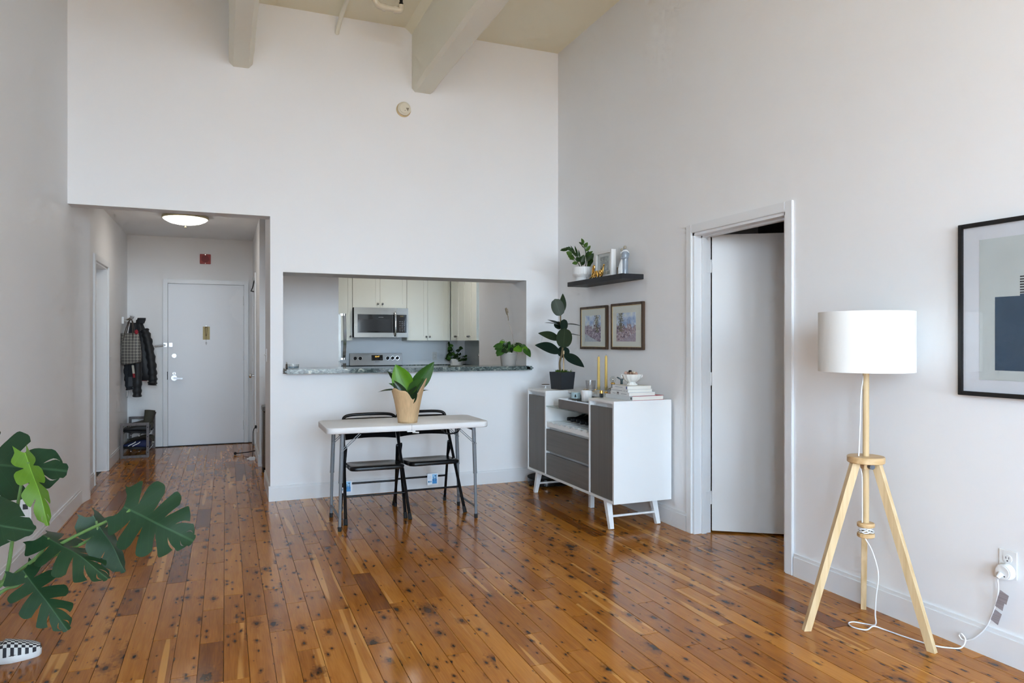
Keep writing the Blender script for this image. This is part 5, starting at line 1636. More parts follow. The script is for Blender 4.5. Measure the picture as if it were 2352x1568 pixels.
MB().cyl((XR - 0.0100, 1.887, 0.376), (XR - 0.038, 1.887, 0.376), 0.034, 0.031, n=32).build('body', M_whitepl, pl_)
MB().cyl((XR - 0.0380, 1.887, 0.376), (XR - 0.041, 1.887, 0.376), 0.026, n=32).build('face', M_whitepl, pl_)
MB().cyl((XR - 0.0415, 1.890, 0.372), (2.884, 1.895, 0.355), 0.012, 0.007, n=14).build('cord_grip', M_cord, pl_)
MB().cyl((XR - 0.041, 1.878, 0.362), (XR - 0.0415, 1.878, 0.362), 0.003, n=8).build('button', M_ink, pl_)

# ------------------------------------------------------------------ monstera at the left
mn = thing('monstera_plant', (-0.90, 2.88, 0), 'large monstera with split leaves reaching in from the left', 'potted plant')
MB().lathe([(0.0, 0.0), (0.105, 0.0), (0.112, 0.01), (0.135, 0.26), (0.140, 0.27), (0.132, 0.27), (0.125, 0.24), (0.0, 0.235)], (-0.90, 2.88, 0), 40).build('pot', pm('terracotta_grey', (0.45, 0.42, 0.39), 0.7, var=0.08), mn)
MB().lathe([(0.0, 0.236), (0.124, 0.238), (0.06, 0.25), (0.0, 0.252)], (-0.90, 2.88, 0), 24).build('soil', M_soil, mn)
def lerp_tab(tab, x):
    for (x0, y0), (x1, y1) in zip(tab, tab[1:]):
        if x <= x1:
            k = max(0.0, min(1.0, (x - x0) / (x1 - x0)))
            k = k * k * (3 - 2 * k)
            return y0 + (y1 - y0) * k
    return tab[-1][1]
SIL = [(-0.22, 0.50), (-0.08, 0.84), (0.12, 1.0), (0.40, 0.98), (0.65, 0.80), (0.85, 0.50), (0.97, 0.18), (1.02, 0.05)]
def monstera(base, tip, w, nrm, N=5, droop=0.1, fold=0.1, slit=0.05, q0=0.38, cup=0.0, back=0.10, wave=0.02, seed=0):
    """split leaf: lobes fan out from the midrib, parted by slits with rounded inner ends"""
    rr_ = random.Random(seed)
    mb = MB()
    ax = tip - base
    L = ax.length
    sd = ax.normalized().cross(nrm).normalized()
    nr = sd.cross(ax.normalized())
    def pos(t, s):
        hw = w / 2
        return base + ax * t + sd * s * hw - nr * (droop * L * max(t, 0) ** 2 + fold * abs(s) * hw + cup * hw * s * s + wave * w * math.sin(9 * t + 3 * s))
    def put(t, s):
        mb.v.append(pos(t, s))
        k = len(mb.v) - 1
        mb.uv[k] = (0.5 + 0.5 * max(-1, min(1, s)), t)
        return k
    J, Q = 8, 10
    for sg in (-1, 1):
        bd = [-back + (1.0 + back) * (k / N) for k in range(N + 1)]
        bd = [b_ + (rr_.uniform(-0.02, 0.02) if 0 < i < N else 0) for i, b_ in enumerate(bd)]
        for k in range(N):
            a, b_ = bd[k], bd[k + 1]
            sl0 = 0.0 if k == 0 else 1.0
            sl1 = 0.0 if k == N - 1 else 1.0
            grid = []
            for q in range(Q + 1):
                x_ = q / Q
                row = []
                z_ = max(0.0, (x_ - q0) / (1 - q0))
                g = slit * z_ ** 0.5 * (0.6 + 0.4 * z_)
                for j in range(J + 1):
                    c = -1 + 2 * j / J
                    t0 = a + (b_ - a) * (j / J)
                    lo_, hi_ = a + g * sl0 / 2, b_ - g * sl1 / 2
                    t1 = lo_ + (hi_ - lo_) * (j / J)
                    fr_ = max(0.0, min(1.0, (t1 + back) / (1 + back)))
                    sweep = -0.16 + 0.40 * min(1.0, fr_ * 1.5)
                    if t1 > 0.70:
                        sweep *= max(0.0, (1.0 - t1) / 0.30)
                    te = t1 + sweep * x_ ** 1.4
                    te = min(te, 1.0)
                    out = lerp_tab(SIL, te)
                    rnd = 1.0
                    if (c < 0 and sl0) or (c > 0 and sl1):
                        rnd = 1 - 0.20 * abs(c) ** 4
                    if k == N - 1:
                        out = min(out, lerp_tab(SIL, t1) + 0.02)
                    row.append(put(te, sg * x_ * out * rnd))
                grid.append(row)
            for q in range(Q):
                for j in range(J):
                    mb.f.append((grid[q][j], grid[q][j + 1], grid[q + 1][j + 1], grid[q + 1][j]))
    return mb
big = [
    # base, tip, width, normal, options, material
    (V((-0.292, 2.619, 0.754)), V((-0.103, 2.510, 0.661)), 0.235, TC * 0.9 + UPV * 0.35, dict(N=6, droop=0.05, fold=0.06, slit=0.055, q0=0.36, seed=1), M_mon),
    (V((-0.943, 3.164, 0.875)), V((-0.529, 2.888, 0.852)), 0.290, TC + UPV * 0.15, dict(N=5, droop=0.03, fold=0.05, slit=0.075, q0=0.34, seed=2), M_mon),
    (V((-0.622, 2.839, 0.897)), V((-0.538, 2.762, 0.702)), 0.098, TC * 0.42 + RT * 1.0 + UPV * 0.25, dict(N=5, droop=0.10, fold=0.45, slit=0.06, q0=0.40, seed=3, back=0.16), M_monl),
    (V((-0.864, 2.787, 0.749)), V((-0.565, 2.622, 0.717)), 0.210, TC * 0.75 + UPV * 0.6, dict(N=3, droop=0.03, fold=0.10, slit=0.02, q0=0.8, seed=4), M_mon),
    (V((-0.408, 2.752, 0.698)), V((-0.306, 2.732, 0.526)), 0.130, TC * 0.30 + UPV * 0.55 + RT * 0.85, dict(N=4, droop=0.10, fold=0.55, slit=0.03, q0=0.55, seed=5), M_mon),
    (V((-0.549, 2.767, 0.650)), V((-0.356, 2.623, 0.576)), 0.165, UPV * 0.95 + TC * 0.30, dict(N=6, droop=0.20, fold=0.50, slit=0.075, q0=0.28, seed=6), M_mon),
    (V((-0.617, 2.794, 0.525)), V((-0.482, 2.696, 0.366)), 0.155, TC * 0.60 + UPV * 0.35 + RT * 0.5, dict(N=6, droop=0.10, fold=0.40, slit=0.075, q0=0.28, seed=7), M_mon),
]
for bs, tp, w, nr, kw, mt in big:
    monstera(bs, tp, w, nr.normalized(), **kw).build('leaf', mt, mn, smooth=60)
root = V((-0.90, 2.88, 0.245))
pet = [
    [root, V((-0.86, 2.87, 0.36)), V((-0.718, 2.900, 0.470)), V((-0.614, 2.825, 0.559)), V((-0.527, 2.768, 0.621)), V((-0.429, 2.707, 0.679)), V((-0.315, 2.634, 0.739)), V((-0.292, 2.619, 0.754))],
    [root, V((-0.87, 2.89, 0.38)), V((-0.721, 2.912, 0.474)), V((-0.594, 2.849, 0.553)), V((-0.495, 2.798, 0.597)), V((-0.413, 2.754, 0.648)), V((-0.408, 2.752, 0.698))],
    [root, V((-0.88, 2.89, 0.40)), V((-0.745, 2.932, 0.463)), V((-0.705, 2.916, 0.498)), V((-0.679, 2.895, 0.639)), V((-0.657, 2.875, 0.777)), V((-0.637, 2.851, 0.866)), V((-0.622, 2.839, 0.897))],
    [root, V((-0.93, 2.95, 0.50)), V((-0.987, 3.182, 0.725)), V((-0.943, 3.164, 0.875))],
    [root, V((-0.93, 2.82, 0.45)), V((-0.932, 2.857, 0.647)), V((-0.864, 2.787, 0.749))],
    [V((-0.612, 2.819, 0.561)), V((-0.568, 2.785, 0.609)), V((-0.549, 2.767, 0.650))],
    [root, V((-0.84, 2.85, 0.34)), V((-0.709, 2.864, 0.456)), V((-0.649, 2.818, 0.488)), V((-0.617, 2.794, 0.525))],
]
for k, p in enumerate(pet):
    r0, r1 = (0.0075, 0.0042) if len(p) > 4 else (0.005, 0.0035)
    cc = catmull(p, 7)
    MB().tube(cc, [r0 + (r1 - r0) * i / (len(cc) - 1) for i in range(len(cc))], 8).build('stem', M_stemg, mn)

# ------------------------------------------------------------------ checked slip-on shoe on the floor
sh = thing('slip_on_shoe', (-0.85, 3.46, 0), 'black and white checked slip-on shoe on the floor under the monstera', 'shoe')
m, nt, b = new_mat('checked_canvas')
uvn = nd(nt, 'ShaderNodeUVMap')
ck = nd(nt, 'ShaderNodeTexChecker', i_Scale=1.0)
ck.inputs['Color1'].default_value = (0.012, 0.013, 0.02, 1)
ck.inputs['Color2'].default_value = (0.70, 0.70, 0.68, 1)
nt.links.new(uvn.outputs[0], ck.inputs['Vector'])
nt.links.new(ck.outputs[0], b.inputs['Base Color'])
b.inputs['Roughness'].default_value = 0.7
SM = Matrix.Translation(V((-0.715, 3.475, 0))) @ Matrix.Rotation(R(8), 4, 'Z')   # toe at the origin, heel along -x
def sole_outline(n=40, grow=0.0):
    out = []
    for k in range(n):
        a = 2 * PI * k / n
        x = -0.145 + 0.145 * math.cos(a)
        half = 0.050 if x > -0.11 else 0.050 - 0.014 * math.sin(PI * min(1, (-0.11 - x) / 0.10)) 
        y = (half + grow) * math.copysign(abs(math.sin(a)) ** 0.72, math.sin(a))
        out.append((x + (grow if math.cos(a) > 0 else -grow) * abs(math.cos(a)), y))
    return out
mb = MB()
rings = [[SM @ V((p[0], p[1], z)) for p in sole_outline(40, g)] for g, z in ((-0.003, 0.0), (0.0, 0.004), (0.001, 0.026), (-0.002, 0.030))]
mb.loft(rings)
mb.build('sole', pm('white_rubber_sole', (0.72, 0.72, 0.71), 0.55, var=0.03), sh, smooth=50)
mb = MB()
NX, NY = 26, 16
for i in range(NX + 1):
    u = i / NX
    x = -0.004 - 0.284 * u
    half = math.sqrt(max(0.0, 1 - max(0, (0.045 - (-x)) / 0.045) ** 2)) * 0.047
    if u > 0.85:
        half *= math.sqrt(max(0.05, 1 - ((u - 0.85) / 0.15) ** 2 * 0.9))
    hgt = 0.028 + 0.042 * min(1, (u / 0.42)) ** 0.8
    for j in range(NY + 1):
        v = -1 + 2 * j / NY
        prof_ = max(0.0, 1 - abs(v) ** 2.6) ** 0.5
        z = 0.028 + (hgt - 0.012) * prof_ * (1.0 if u < 0.45 else (0.75 + 0.25 * abs(v)))
        mb.uv[len(mb.v)] = (u * 0.284 / 0.0125, (v + 1) * 0.5 * 0.128 / 0.0125)
        mb.v.append(SM @ V((x, half * v, z)))
for i in range(NX):
    for j in range(NY):
        if 0.52 < i / NX < 0.9 and 4 <= j <= 11:
            continue                      # foot opening
        a = i * (NY + 1) + j
        mb.f.append((a, a + 1, a + NY + 2, a + NY + 1))
mb.build('upper', m, sh, smooth=60)
mb = MB()
mb.tube([SM @ V((p[0] * 0.985 - 0.002, p[1] * 0.965, 0.031)) for p in sole_outline(40, 0)], 0.0016, 6, closed=True)
mb.build('foxing_stripe', M_ink, sh)

# white plug-in device on the left wall
pdv = thing('plug_in_device', (XL, 4.83, 0.28), 'white plug-in outlet extender on the left wall behind the monstera', 'outlet extender')
MB().box(XL + 0.0002, XL + 0.006, 4.70, 4.79, 0.30, 0.47, 0.002).build('wall_plate', M_whitepl, pdv)
MB().box(XL + 0.006, XL + 0.058, 4.735, 4.875, 0.283, 0.438, 0.010).build('housing', M_whitepl, pdv)
sl = MB()
for z in (0.325, 0.385):
    for dz in (-0.008, 0.008):
        sl.box(XL + 0.0581, XL + 0.0586, 4.80, 4.812, z + dz - 0.0015, z + dz + 0.0015)
sl.build('slot', M_ink, pdv, smooth=0)
MB().box(XL + 0.02, XL + 0.045, 4.7345, 4.7352, 0.355, 0.385).build('side_port', M_ink, pdv, smooth=0)

# ------------------------------------------------------------------ up high: smoke detector, conduit, white pipe
sd1 = thing('smoke_detector', (1.443, YB, 3.335), 'round cream smoke detector high on the back wall', 'smoke detector')
Qb = V((0, 0, 1)).rotation_difference(V((0, -1, 0)))
MB().lathe([(0.0, 0.0005), (0.064, 0.0005), (0.064, 0.006), (0.0, 0.006)], (1.441, YB, 3.330), 40, axis=Qb).build('base_ring', pm('aged_cream', (0.66, 0.50, 0.28), 0.6, var=0.1), sd1)
MB().lathe([(0.057, 0.0065), (0.058, 0.024), (0.052, 0.030), (0.046, 0.031), (0.044, 0.029), (0.042, 0.032), (0.0, 0.034)], (1.443, YB, 3.335), 40, axis=Qb).build('cover', M_cream, sd1)
sc = V((1.443, YB - 0.0345, 3.335))
MB().add([sc + V(p) for p in ((0.012, 0, 0.004), (0.040, 0, 0.006), (0.028, 0, -0.024), (0.012, -0.001, 0.004), (0.040, -0.001, 0.006), (0.028, -0.001, -0.024))], [(0, 1, 2), (5, 4, 3), (0, 3, 4, 1), (1, 4, 5, 2), (2, 5, 3, 0)]).build('grille', pm('taupe_plastic', (0.30, 0.25, 0.18), 0.6), sd1, smooth=0)
MB().cyl(sc + V((0.004, 0.0, -0.020)), sc + V((0.004, -0.002, -0.020)), 0.003, n=10).build('led', M_ink, sd1)

cdt = thing('conduit_pipe', (0.875, YB, 3.91), 'thin painted conduit running under the ceiling to the back wall', 'pipe')
MB().tube(catmull([(0.871, YB - 0.0005, 3.905), (0.872, 6.02, 3.925), (0.880, 5.90, 3.975), (0.890, 5.78, 4.008), (0.898, 5.5, 4.016), (0.90, 4.5, 4.018), (0.90, -4.95, 4.018)], 6), 0.017, 12).build('pipe', M_beam, cdt)
pv = thing('pvc_drain_pipe', (1.19, 5.45, 3.80), 'white plastic drain pipe with two elbows hanging from the ceiling', 'pipe')
pa, pb, pc_, pe = V((1.062, 5.425, 4.05)), V((1.085, 5.425, 3.925)), V((1.135, 5.435, 3.895)), V((1.255, 5.415, 3.880))
MB().tube(catmull([V((1.060, 5.425, 4.05)), V((1.062, 5.427, 3.97)), V((1.070, 5.430, 3.925)), V((1.095, 5.434, 3.900)), V((1.14, 5.436, 3.894))], 6), 0.024, 16).build('elbow', M_cream, pv)
MB().cyl((1.125, 5.437, 3.895), (1.150, 5.434, 3.893), 0.029, n=20).build('collar', M_cream, pv)
MB().cyl((1.145, 5.434, 3.893), (1.225, 5.424, 3.887), 0.021, n=20).build('pipe', M_cream, pv)
MB().cyl((1.212, 5.426, 3.888), (1.236, 5.423, 3.886), 0.029, n=20).build('collar', M_cream, pv)
MB().tube(catmull([V((1.230, 5.423, 3.886)), V((1.255, 5.420, 3.884)), V((1.266, 5.418, 3.896)), V((1.268, 5.418, 3.925))], 5), 0.024, 16).build('elbow', M_cream, pv)
MB().cyl((1.268, 5.418, 3.920), (1.268, 5.418, 4.05), 0.012, n=14).build('hose', M_rubber, pv)
MB().lathe([(0.016, 0.0), (0.017, 0.005), (0.013, 0.01), (0.017, 0.015), (0.013, 0.02)], (1.268, 5.418, 3.927), 16).build('hose_nut', M_rubber, pv)

# ------------------------------------------------------------------ granite bar
m, nt, b = new_mat('green_granite')
tc = nd(nt, 'ShaderNodeTexCoord')
n1 = nd(nt, 'ShaderNodeTexNoise', i_Scale=24.0, i_Detail=6.0, i_Roughness=0.72, i_Distortion=1.4)
nt.links.new(vmul(nt, tc.outputs['Object'], (0.8, 1, 1)), n1.inputs['Vector'])
vo = nd(nt, 'ShaderNodeTexVoronoi', i_Scale=70.0)
nt.links.new(tc.outputs['Object'], vo.inputs['Vector'])
rp = nd(nt, 'ShaderNodeValToRGB')
rp.color_ramp.elements[0].position = 0.36
rp.color_ramp.elements[0].color = (0.012, 0.018, 0.020, 1)
rp.color_ramp.elements[1].position = 0.66
rp.color_ramp.elements[1].color = (0.55, 0.56, 0.47, 1)
for p_, c_ in ((0.44, (0.06, 0.085, 0.085, 1)), (0.56, (0.18, 0.23, 0.22, 1))):
    e = rp.color_ramp.elements.new(p_)
    e.color = c_
nt.links.new(n1.outputs[0], rp.inputs[0])
nt.links.new(mixc(nt, mth(nt, 'MULTIPLY', mth(nt, 'LESS_THAN', vo.outputs['Distance'], 0.22), 0.6), rp.outputs[0], (0.03, 0.035, 0.04)), b.inputs['Base Color'])
b.inputs['Roughness'].default_value = 0.12
M_granite = m
BZ = 1.078
bar_ = MB().box(0.444, 2.609, 5.945, 6.41, 1.0405, BZ, 0.012)
bar_.box(2.55, 2.633, 5.945, 6.068, 1.0405, BZ, 0.012)
tag(bar_.build('bar_counter', M_granite, smooth=40), 'speckled green granite bar top in the kitchen pass-through', 'counter')

# trailing plant on the bar
ph = thing('philodendron_plant', (2.462, 6.150, BZ), 'trailing heart-leaf plant in a pale grey pot on the granite bar', 'potted plant')
MB().lathe([(0.0, 0.0), (0.066, 0.0), (0.068, 0.004), (0.079, 0.105), (0.085, 0.106), (0.086, 0.125), (0.081, 0.125), (0.076, 0.10), (0.0, 0.095)], (2.462, 6.150, BZ), 40).build('pot', pm('warm_grey_plastic', (0.43, 0.41, 0.385), 0.4, var=0.03), ph)
MB().lathe([(0.0, 0.096), (0.074, 0.097), (0.05, 0.105), (0.0, 0.108)], (2.462, 6.150, BZ), 20).build('soil', M_soil, ph)
F = frame_at((2.462, 6.150, BZ))
s = 0.00406
def PX2(x, y, d=0.0):
    return F((x - 1172) * s, (840 - y) * s, d)
hl = [((1160, 800), (1140, 802), .10, .06), ((1158, 792), (1137, 797), .075, .09), ((1165, 798), (1152, 784), .085, .02), ((1170, 800), (1160, 787), .10, .04), ((1160, 804), (1143, 812), .10, .10), ((1155, 808), (1146, 818), .085, .11), ((1152, 785), (1165, 787), .06, .0), ((1168, 804), (1156, 808), .08, .10), ((1178, 804), (1172, 790), .07, .05), ((1182, 802), (1180, 790), .06, .02), ((1190, 795), (1202, 808), .12, .13), ((1186, 796), (1205, 792), .10, .10), ((1203, 792), (1212, 800), .06, .13), ((1210, 800), (1222, 820), .085, .17), ((1208, 796), (1215, 808), .05, .16), ((1176, 806), (1184, 800), .06, .08), ((1164, 790), (1150, 790), .06, -.03), ((1170, 795), (1176, 784), .06, -.05)]
rr = random.Random(21)
stm = MB()
for i, (b0, t0, w, d0) in enumerate(hl):
    lb = MB()
    up_ = TC * rr.uniform(0.5, 1.0) + UPV * rr.uniform(0.3, 0.9) + RT * rr.uniform(-0.4, 0.4)
    bp_ = PX2(b0[0], b0[1], d0)
    leaf(lb, bp_, PX2(t0[0], t0[1], d0 + 0.02), w * 0.85, up_, fold=-0.15, prof='heart', n=8, sag=0.08)
    lb.build('leaf', (M_mid, M_mid, M_bright, M_dark)[i % 4] if i != 13 else M_mid, ph, smooth=60)
    stm.tube(catmull([F(rr.uniform(-0.03, 0.03), 0.10, rr.uniform(-0.03, 0.03)), PX2((b0[0] + 1172) / 2, b0[1] - 4, d0 * 0.6), bp_], 5), 0.0022, 6)
stm.build('stem', M_stemg, ph)
MB().tube(catmull([PX2(1184, 808, 0), PX2(1185, 790, 0), PX2(1180, 765, 0), PX2(1174, 745, 0), PX2(1172, 735, 0)], 6), 0.0018, 6).build('flower_stalk', pm('dry_stalk', (0.40, 0.33, 0.26), 0.8), ph)
MB().tube(catmull([PX2(1172, 736, 0), PX2(1171, 726, 0), PX2(1168, 718, 0), PX2(1166, 708, 0), PX2(1170, 711, 0), PX2(1171, 718, 0)], 5), [0.004] * 8 + [0.008] * 10 + [0.004] * 8, 8).build('dry_flower', pm('dry_flower', (0.24, 0.19, 0.13), 0.85, var=0.3, scale=60), ph)

gd = thing('glass_dish', (0.512, 6.045, BZ), 'shallow clear glass dish at the hallway end of the granite bar', 'dish')
MB().lathe([(0.0, 0.0), (0.040, 0.0), (0.046, 0.006), (0.049, 0.040), (0.047, 0.040), (0.043, 0.010), (0.0, 0.008)], (0.512, 6.045, BZ), 32).build('dish', M_glass, gd)
MB().lathe([(0.0, 0.0085), (0.042, 0.0085), (0.044, 0.022), (0.0, 0.022)], (0.512, 6.045, BZ), 24).build('water', glassmat('blue_water', (0.70, 0.82, 0.92)), gd)
st_ = MB()
for k in range(7):
    st_.lathe([(0.0, 0), (0.010, 0.001), (0.012, 0.004), (0.006, 0.0065)], (0.458, 6.010, BZ + 0.0065 * k), 10)
st_.lathe([(0.004, 0), (0.008, 0.006), (0.002, 0.014)], (0.458, 6.010, BZ + 0.0455), 8)
tag(st_.build('silver_ornament', M_chrome), 'little stacked silver ornament squeezed against the bar end by the glass dish', 'ornament')

# ------------------------------------------------------------------ kitchen cabinets
def shaker(mb, axis, face, a0, a1, z0, z1, sgn, rail=0.057):
    """door leaf: recessed panel with four raised rails; axis 'y' faces -y, axis 'x' faces -x"""
    def bx_(p0, p1, q0, q1, u0, u1):
        if axis == 'y':
            mb.box(q0, q1, p0, p1, u0, u1)
        else:
            mb.box(p0, p1, q0, q1, u0, u1)
    bx_(face + 0.008, face + 0.018, a0, a1, z0, z1)
    bx_(face, face + 0.008, a0, a0 + rail, z0, z1)
    bx_(face, face + 0.008, a1 - rail, a1, z0, z1)
    bx_(face, face + 0.008, a0 + rail, a1 - rail, z0, z0 + rail)
    bx_(face, face + 0.008, a0 + rail, a1 - rail, z1 - rail, z1)
def knob(p, dirv, parent):
    p, dirv = V(p), V(dirv)
    MB().cyl(p, p + dirv * 0.012, 0.005, n=10).ell(p + dirv * 0.020, (0.014, 0.014, 0.014), 14).build('knob', M_knob, parent)
def wall_cabinet(axis, face, depth, a0, a1, z0, z1, doors, label):
    c = ((a0 + a1) / 2, face + depth / 2) if axis == 'y' else (face + depth / 2, (a0 + a1) / 2)
    t = thing('wall_cabinet', (c[0], c[1], z0), label, 'cabinet', 'kitchen wall cabinets')
    mb = MB()
    if axis == 'y':
        mb.box(a0, a1, face + 0.019, face + depth, z0, z1)
    else:
        mb.box(face + 0.019, face + depth, a0, a1, z0, z1)
    mb.build('cabinet_box', M_kcab, t, smooth=0)
    for (d0, d1, kx) in doors:
        db = MB()
        shaker(db, axis, face, d0 + 0.0015, d1 - 0.0015, z0 + 0.001, z1 - 0.001, -1)
        do = db.build('door', M_kcab, t, smooth=0)
        kp_ = (kx, face, z0 + 0.055) if axis == 'y' else (face, kx, z0 + 0.055)
        knob(kp_, (0, -1, 0) if axis == 'y' else (-1, 0, 0), do)
KF = 9.53
wall_cabinet('y', KF, 0.319, 1.16, 1.568, 1.314, 2.36, [(1.16, 1.568, 1.540)], 'pale wall cabinet with one door left of the microwave')
wall_cabinet('y', KF, 0.319, 1.572, 2.306, 1.757, 2.36, [(1.572, 1.939, 1.908), (1.939, 2.306, 1.972)], 'short pale wall cabinet directly above the microwave')
wall_cabinet('y', KF, 0.319, 2.310, 2.900, 1.314, 2.36, [(2.310, 2.605, 2.580), (2.605, 2.900, 2.630)], 'tall pale wall cabinet with two doors right of the microwave')
struct(MB().box(2.901, 2.929, KF + 0.001, 9.849, 1.314, 2.36).build('trim_6', M_kcab, smooth=0))
wall_cabinet('x', 2.930, 0.319, 8.952, 9.500, 1.314, 2.36, [(9.226, 9.500, 9.252), (8.952, 9.226, 9.200)], 'pale wall cabinet on the kitchen side wall, next to the corner')
wall_cabinet('x', 2.930, 0.319, 8.404, 8.949, 1.314, 2.36, [(8.677, 8.949, 8.703), (8.404, 8.677, 8.651)], 'pale wall cabinet on the kitchen side wall, half hidden by the white wall end')
# kitchen base units, worktop and upstand
def base_cabinet(x0, x1, y0, y1, axis, label):
    t = thing('base_cabinet', ((x0 + x1) / 2, (y0 + y1) / 2, 0), label, 'cabinet', 'kitchen base cabinets')
    if axis == 'y':
        MB().box(x0, x1, y0 + 0.02, y1, 0.10, 0.879).box(x0, x1, y0 + 0.07, y1, 0, 0.10).build('cabinet_box', M_kcab, t, smooth=0)
        db = MB()
        shaker(db, 'y', y0, x0 + 0.002, x1 - 0.002, 0.102, 0.875, -1)
        knob((x1 - 0.04, y0, 0.82), (0, -1, 0), db.build('door', M_kcab, t, smooth=0))
    else:
        MB().box(x0 + 0.02, x1, y0, y1, 0.10, 0.879).box(x0 + 0.07, x1, y0, y1, 0, 0.10).build('cabinet_box', M_kcab, t, smooth=0)
        db = MB()
        shaker(db, 'x', x0, y0 + 0.002, y1 - 0.002, 0.102, 0.875, -1)
        knob((x0, y1 - 0.04, 0.82), (-1, 0, 0), db.build('door', M_kcab, t, smooth=0))
base_cabinet(1.20, 1.566, 9.23, 9.848, 'y', 'pale kitchen base cabinet left of the range, below the bar line')
base_cabinet(2.306, 2.645, 9.23, 9.848, 'y', 'pale kitchen base cabinet right of the range, below the bar line')
base_cabinet(2.650, 3.248, 8.45, 9.20, 'x', 'pale kitchen sink cabinet under the faucet')
base_cabinet(2.650, 3.248, 7.55, 8.44, 'x', 'pale kitchen base cabinet behind the white wall end')
wt_ = thing('kitchen_worktop', (2.8, 9.2, 0.88), 'dark granite kitchen worktop with an upstand behind range and sink', 'counter')
MB().box(1.19, 1.570, 9.205, 9.849, 0.880, 0.915, 0.004).box(2.302, 3.249, 9.205, 9.849, 0.880, 0.915, 0.004).box(2.625, 3.249, 7.52, 9.205, 0.880, 0.915, 0.004).build('slab', M_granite, wt_)
MB().box(1.19, 1.570, 9.828, 9.849, 0.9155, 0.972).box(2.302, 3.228, 9.828, 9.849, 0.9155, 0.972).box(3.228, 3.249, 7.52, 9.849, 0.9155, 0.972).build('upstand', M_granite, wt_, smooth=0)

# ------------------------------------------------------------------ microwave
mw = thing('microwave', (1.94, 9.60, 1.355), 'stainless steel over-range microwave under the short cabinet', 'microwave')
X0, X1, YF_, Z0, Z1_ = 1.575, 2.303, 9.435, 1.357, 1.754
MB().box(X0 + 0.003, X1 - 0.003, YF_ + 0.035, 9.845, Z0, Z1_).build('housing', M_blackm, mw, smooth=0)
xd = 2.150
dr = MB()
dr.box(X0, xd, YF_, YF_ + 0.034, Z0, Z0 + 0.062).box(X0, xd, YF_, YF_ + 0.034, Z1_ - 0.090, Z1_).box(X0, X0 + 0.045, YF_, YF_ + 0.034, Z0 + 0.062, Z1_ - 0.090)
dro = dr.build('door', M_steel, mw, smooth=0)
MB().box(X0 + 0.045, xd, YF_ + 0.003, YF_ + 0.034, Z0 + 0.062, Z1_ - 0.090).build('door_glass', M_darkglass, dro, smooth=0)
MB().box(X0 + 0.088, xd - 0.085, YF_ + 0.0012, YF_ + 0.003, Z0 + 0.085, Z1_ - 0.155).build('window_mesh', M_screen, dro, smooth=0)
MB().tube(catmull([(xd - 0.030, YF_, Z0 + 0.020), (xd - 0.030, YF_ - 0.030, Z0 + 0.035), (xd - 0.030, YF_ - 0.045, Z0 + 0.10), (xd - 0.030, YF_ - 0.050, (Z0 + Z1_) / 2), (xd - 0.030, YF_ - 0.045, Z1_ - 0.13), (xd - 0.030, YF_ - 0.030, Z1_ - 0.065), (xd - 0.030, YF_, Z1_ - 0.055)], 6), 0.013, 12).build('handle', M_chrome, dro)
cpn = MB().box(xd + 0.002, X1, YF_, YF_ + 0.034, Z0, Z0 + 0.062).box(xd + 0.002, X1, YF_, YF_ + 0.034, Z1_ - 0.090, Z1_).box(X1 - 0.020, X1, YF_, YF_ + 0.034, Z0 + 0.062, Z1_ - 0.090)
cpo = cpn.build('control_surround', M_steel, mw, smooth=0)
MB().box(xd + 0.002, X1 - 0.020, YF_ + 0.003, YF_ + 0.034, Z0 + 0.062, Z1_ - 0.090).build('control_panel', M_darkglass, cpo, smooth=0)
M_btn = pm('keypad_print', (0.34, 0.35, 0.36), 0.5)
for r_ in range(6):
    for c_ in range(3):
        MB().box(xd + 0.036 + 0.030 * c_, xd + 0.048 + 0.030 * c_, YF_ + 0.0022, YF_ + 0.0031, Z0 + 0.085 + 0.025 * r_, Z0 + 0.093 + 0.025 * r_).build('button', M_btn, cpo, smooth=0)
M_amber = pm('amber_digits', (0.6, 0.35, 0.05), 0.4, emit=(1.0, 0.62, 0.12), estr=1.6)
M_amberd = pm('dim_amber_digits', (0.2, 0.14, 0.03), 0.4, emit=(0.6, 0.5, 0.1), estr=0.15)
Ty = lambda x, y, z: Matrix.Translation(V((x, y, z))) @ Matrix.Rotation(R(90), 4, 'X')
text_mesh('10:47', 0.022, Ty(xd + 0.066, YF_ + 0.002, Z1_ - 0.112), 'clock_digits', M_amberd, cpo)
MB().box(1.90, 1.965, YF_ + 0.0012, YF_ + 0.003, Z1_ - 0.130, Z1_ - 0.125).build('maker_mark', M_btn, dro, smooth=0)

# ------------------------------------------------------------------ range
rg = thing('kitchen_range', (1.937, 9.5, 0), 'stainless steel electric range with a knob panel at the back', 'range')
MB().box(1.574, 2.298, 9.20, 9.75, 0.0, 0.905).build('oven_body', M_steel, rg, smooth=0)
MB().box(1.574, 2.298, 9.19, 9.76, 0.905, 0.918, 0.003).build('glass_cooktop', M_darkglass, rg)
MB().box(1.574, 2.298, 9.765, 9.845, 0.918, 0.972).build('panel_base', M_blackm, rg, smooth=0)
pbk = MB()
pbk.loft([[(x, 9.745, 0.972), (x, 9.772, 1.136), (x, 9.840, 1.140), (x, 9.846, 0.972)] for x in (1.574, 2.298)])
pbo = pbk.build('control_panel', M_steelh, rg, smooth=0)
nrm_ = V((0, -0.9867, 0.1624))
def onp(x, z, o=0.0):
    t_ = (z - 0.972) / 0.164
    return V((x, 9.745 + 0.027 * t_, z)) + nrm_ * o
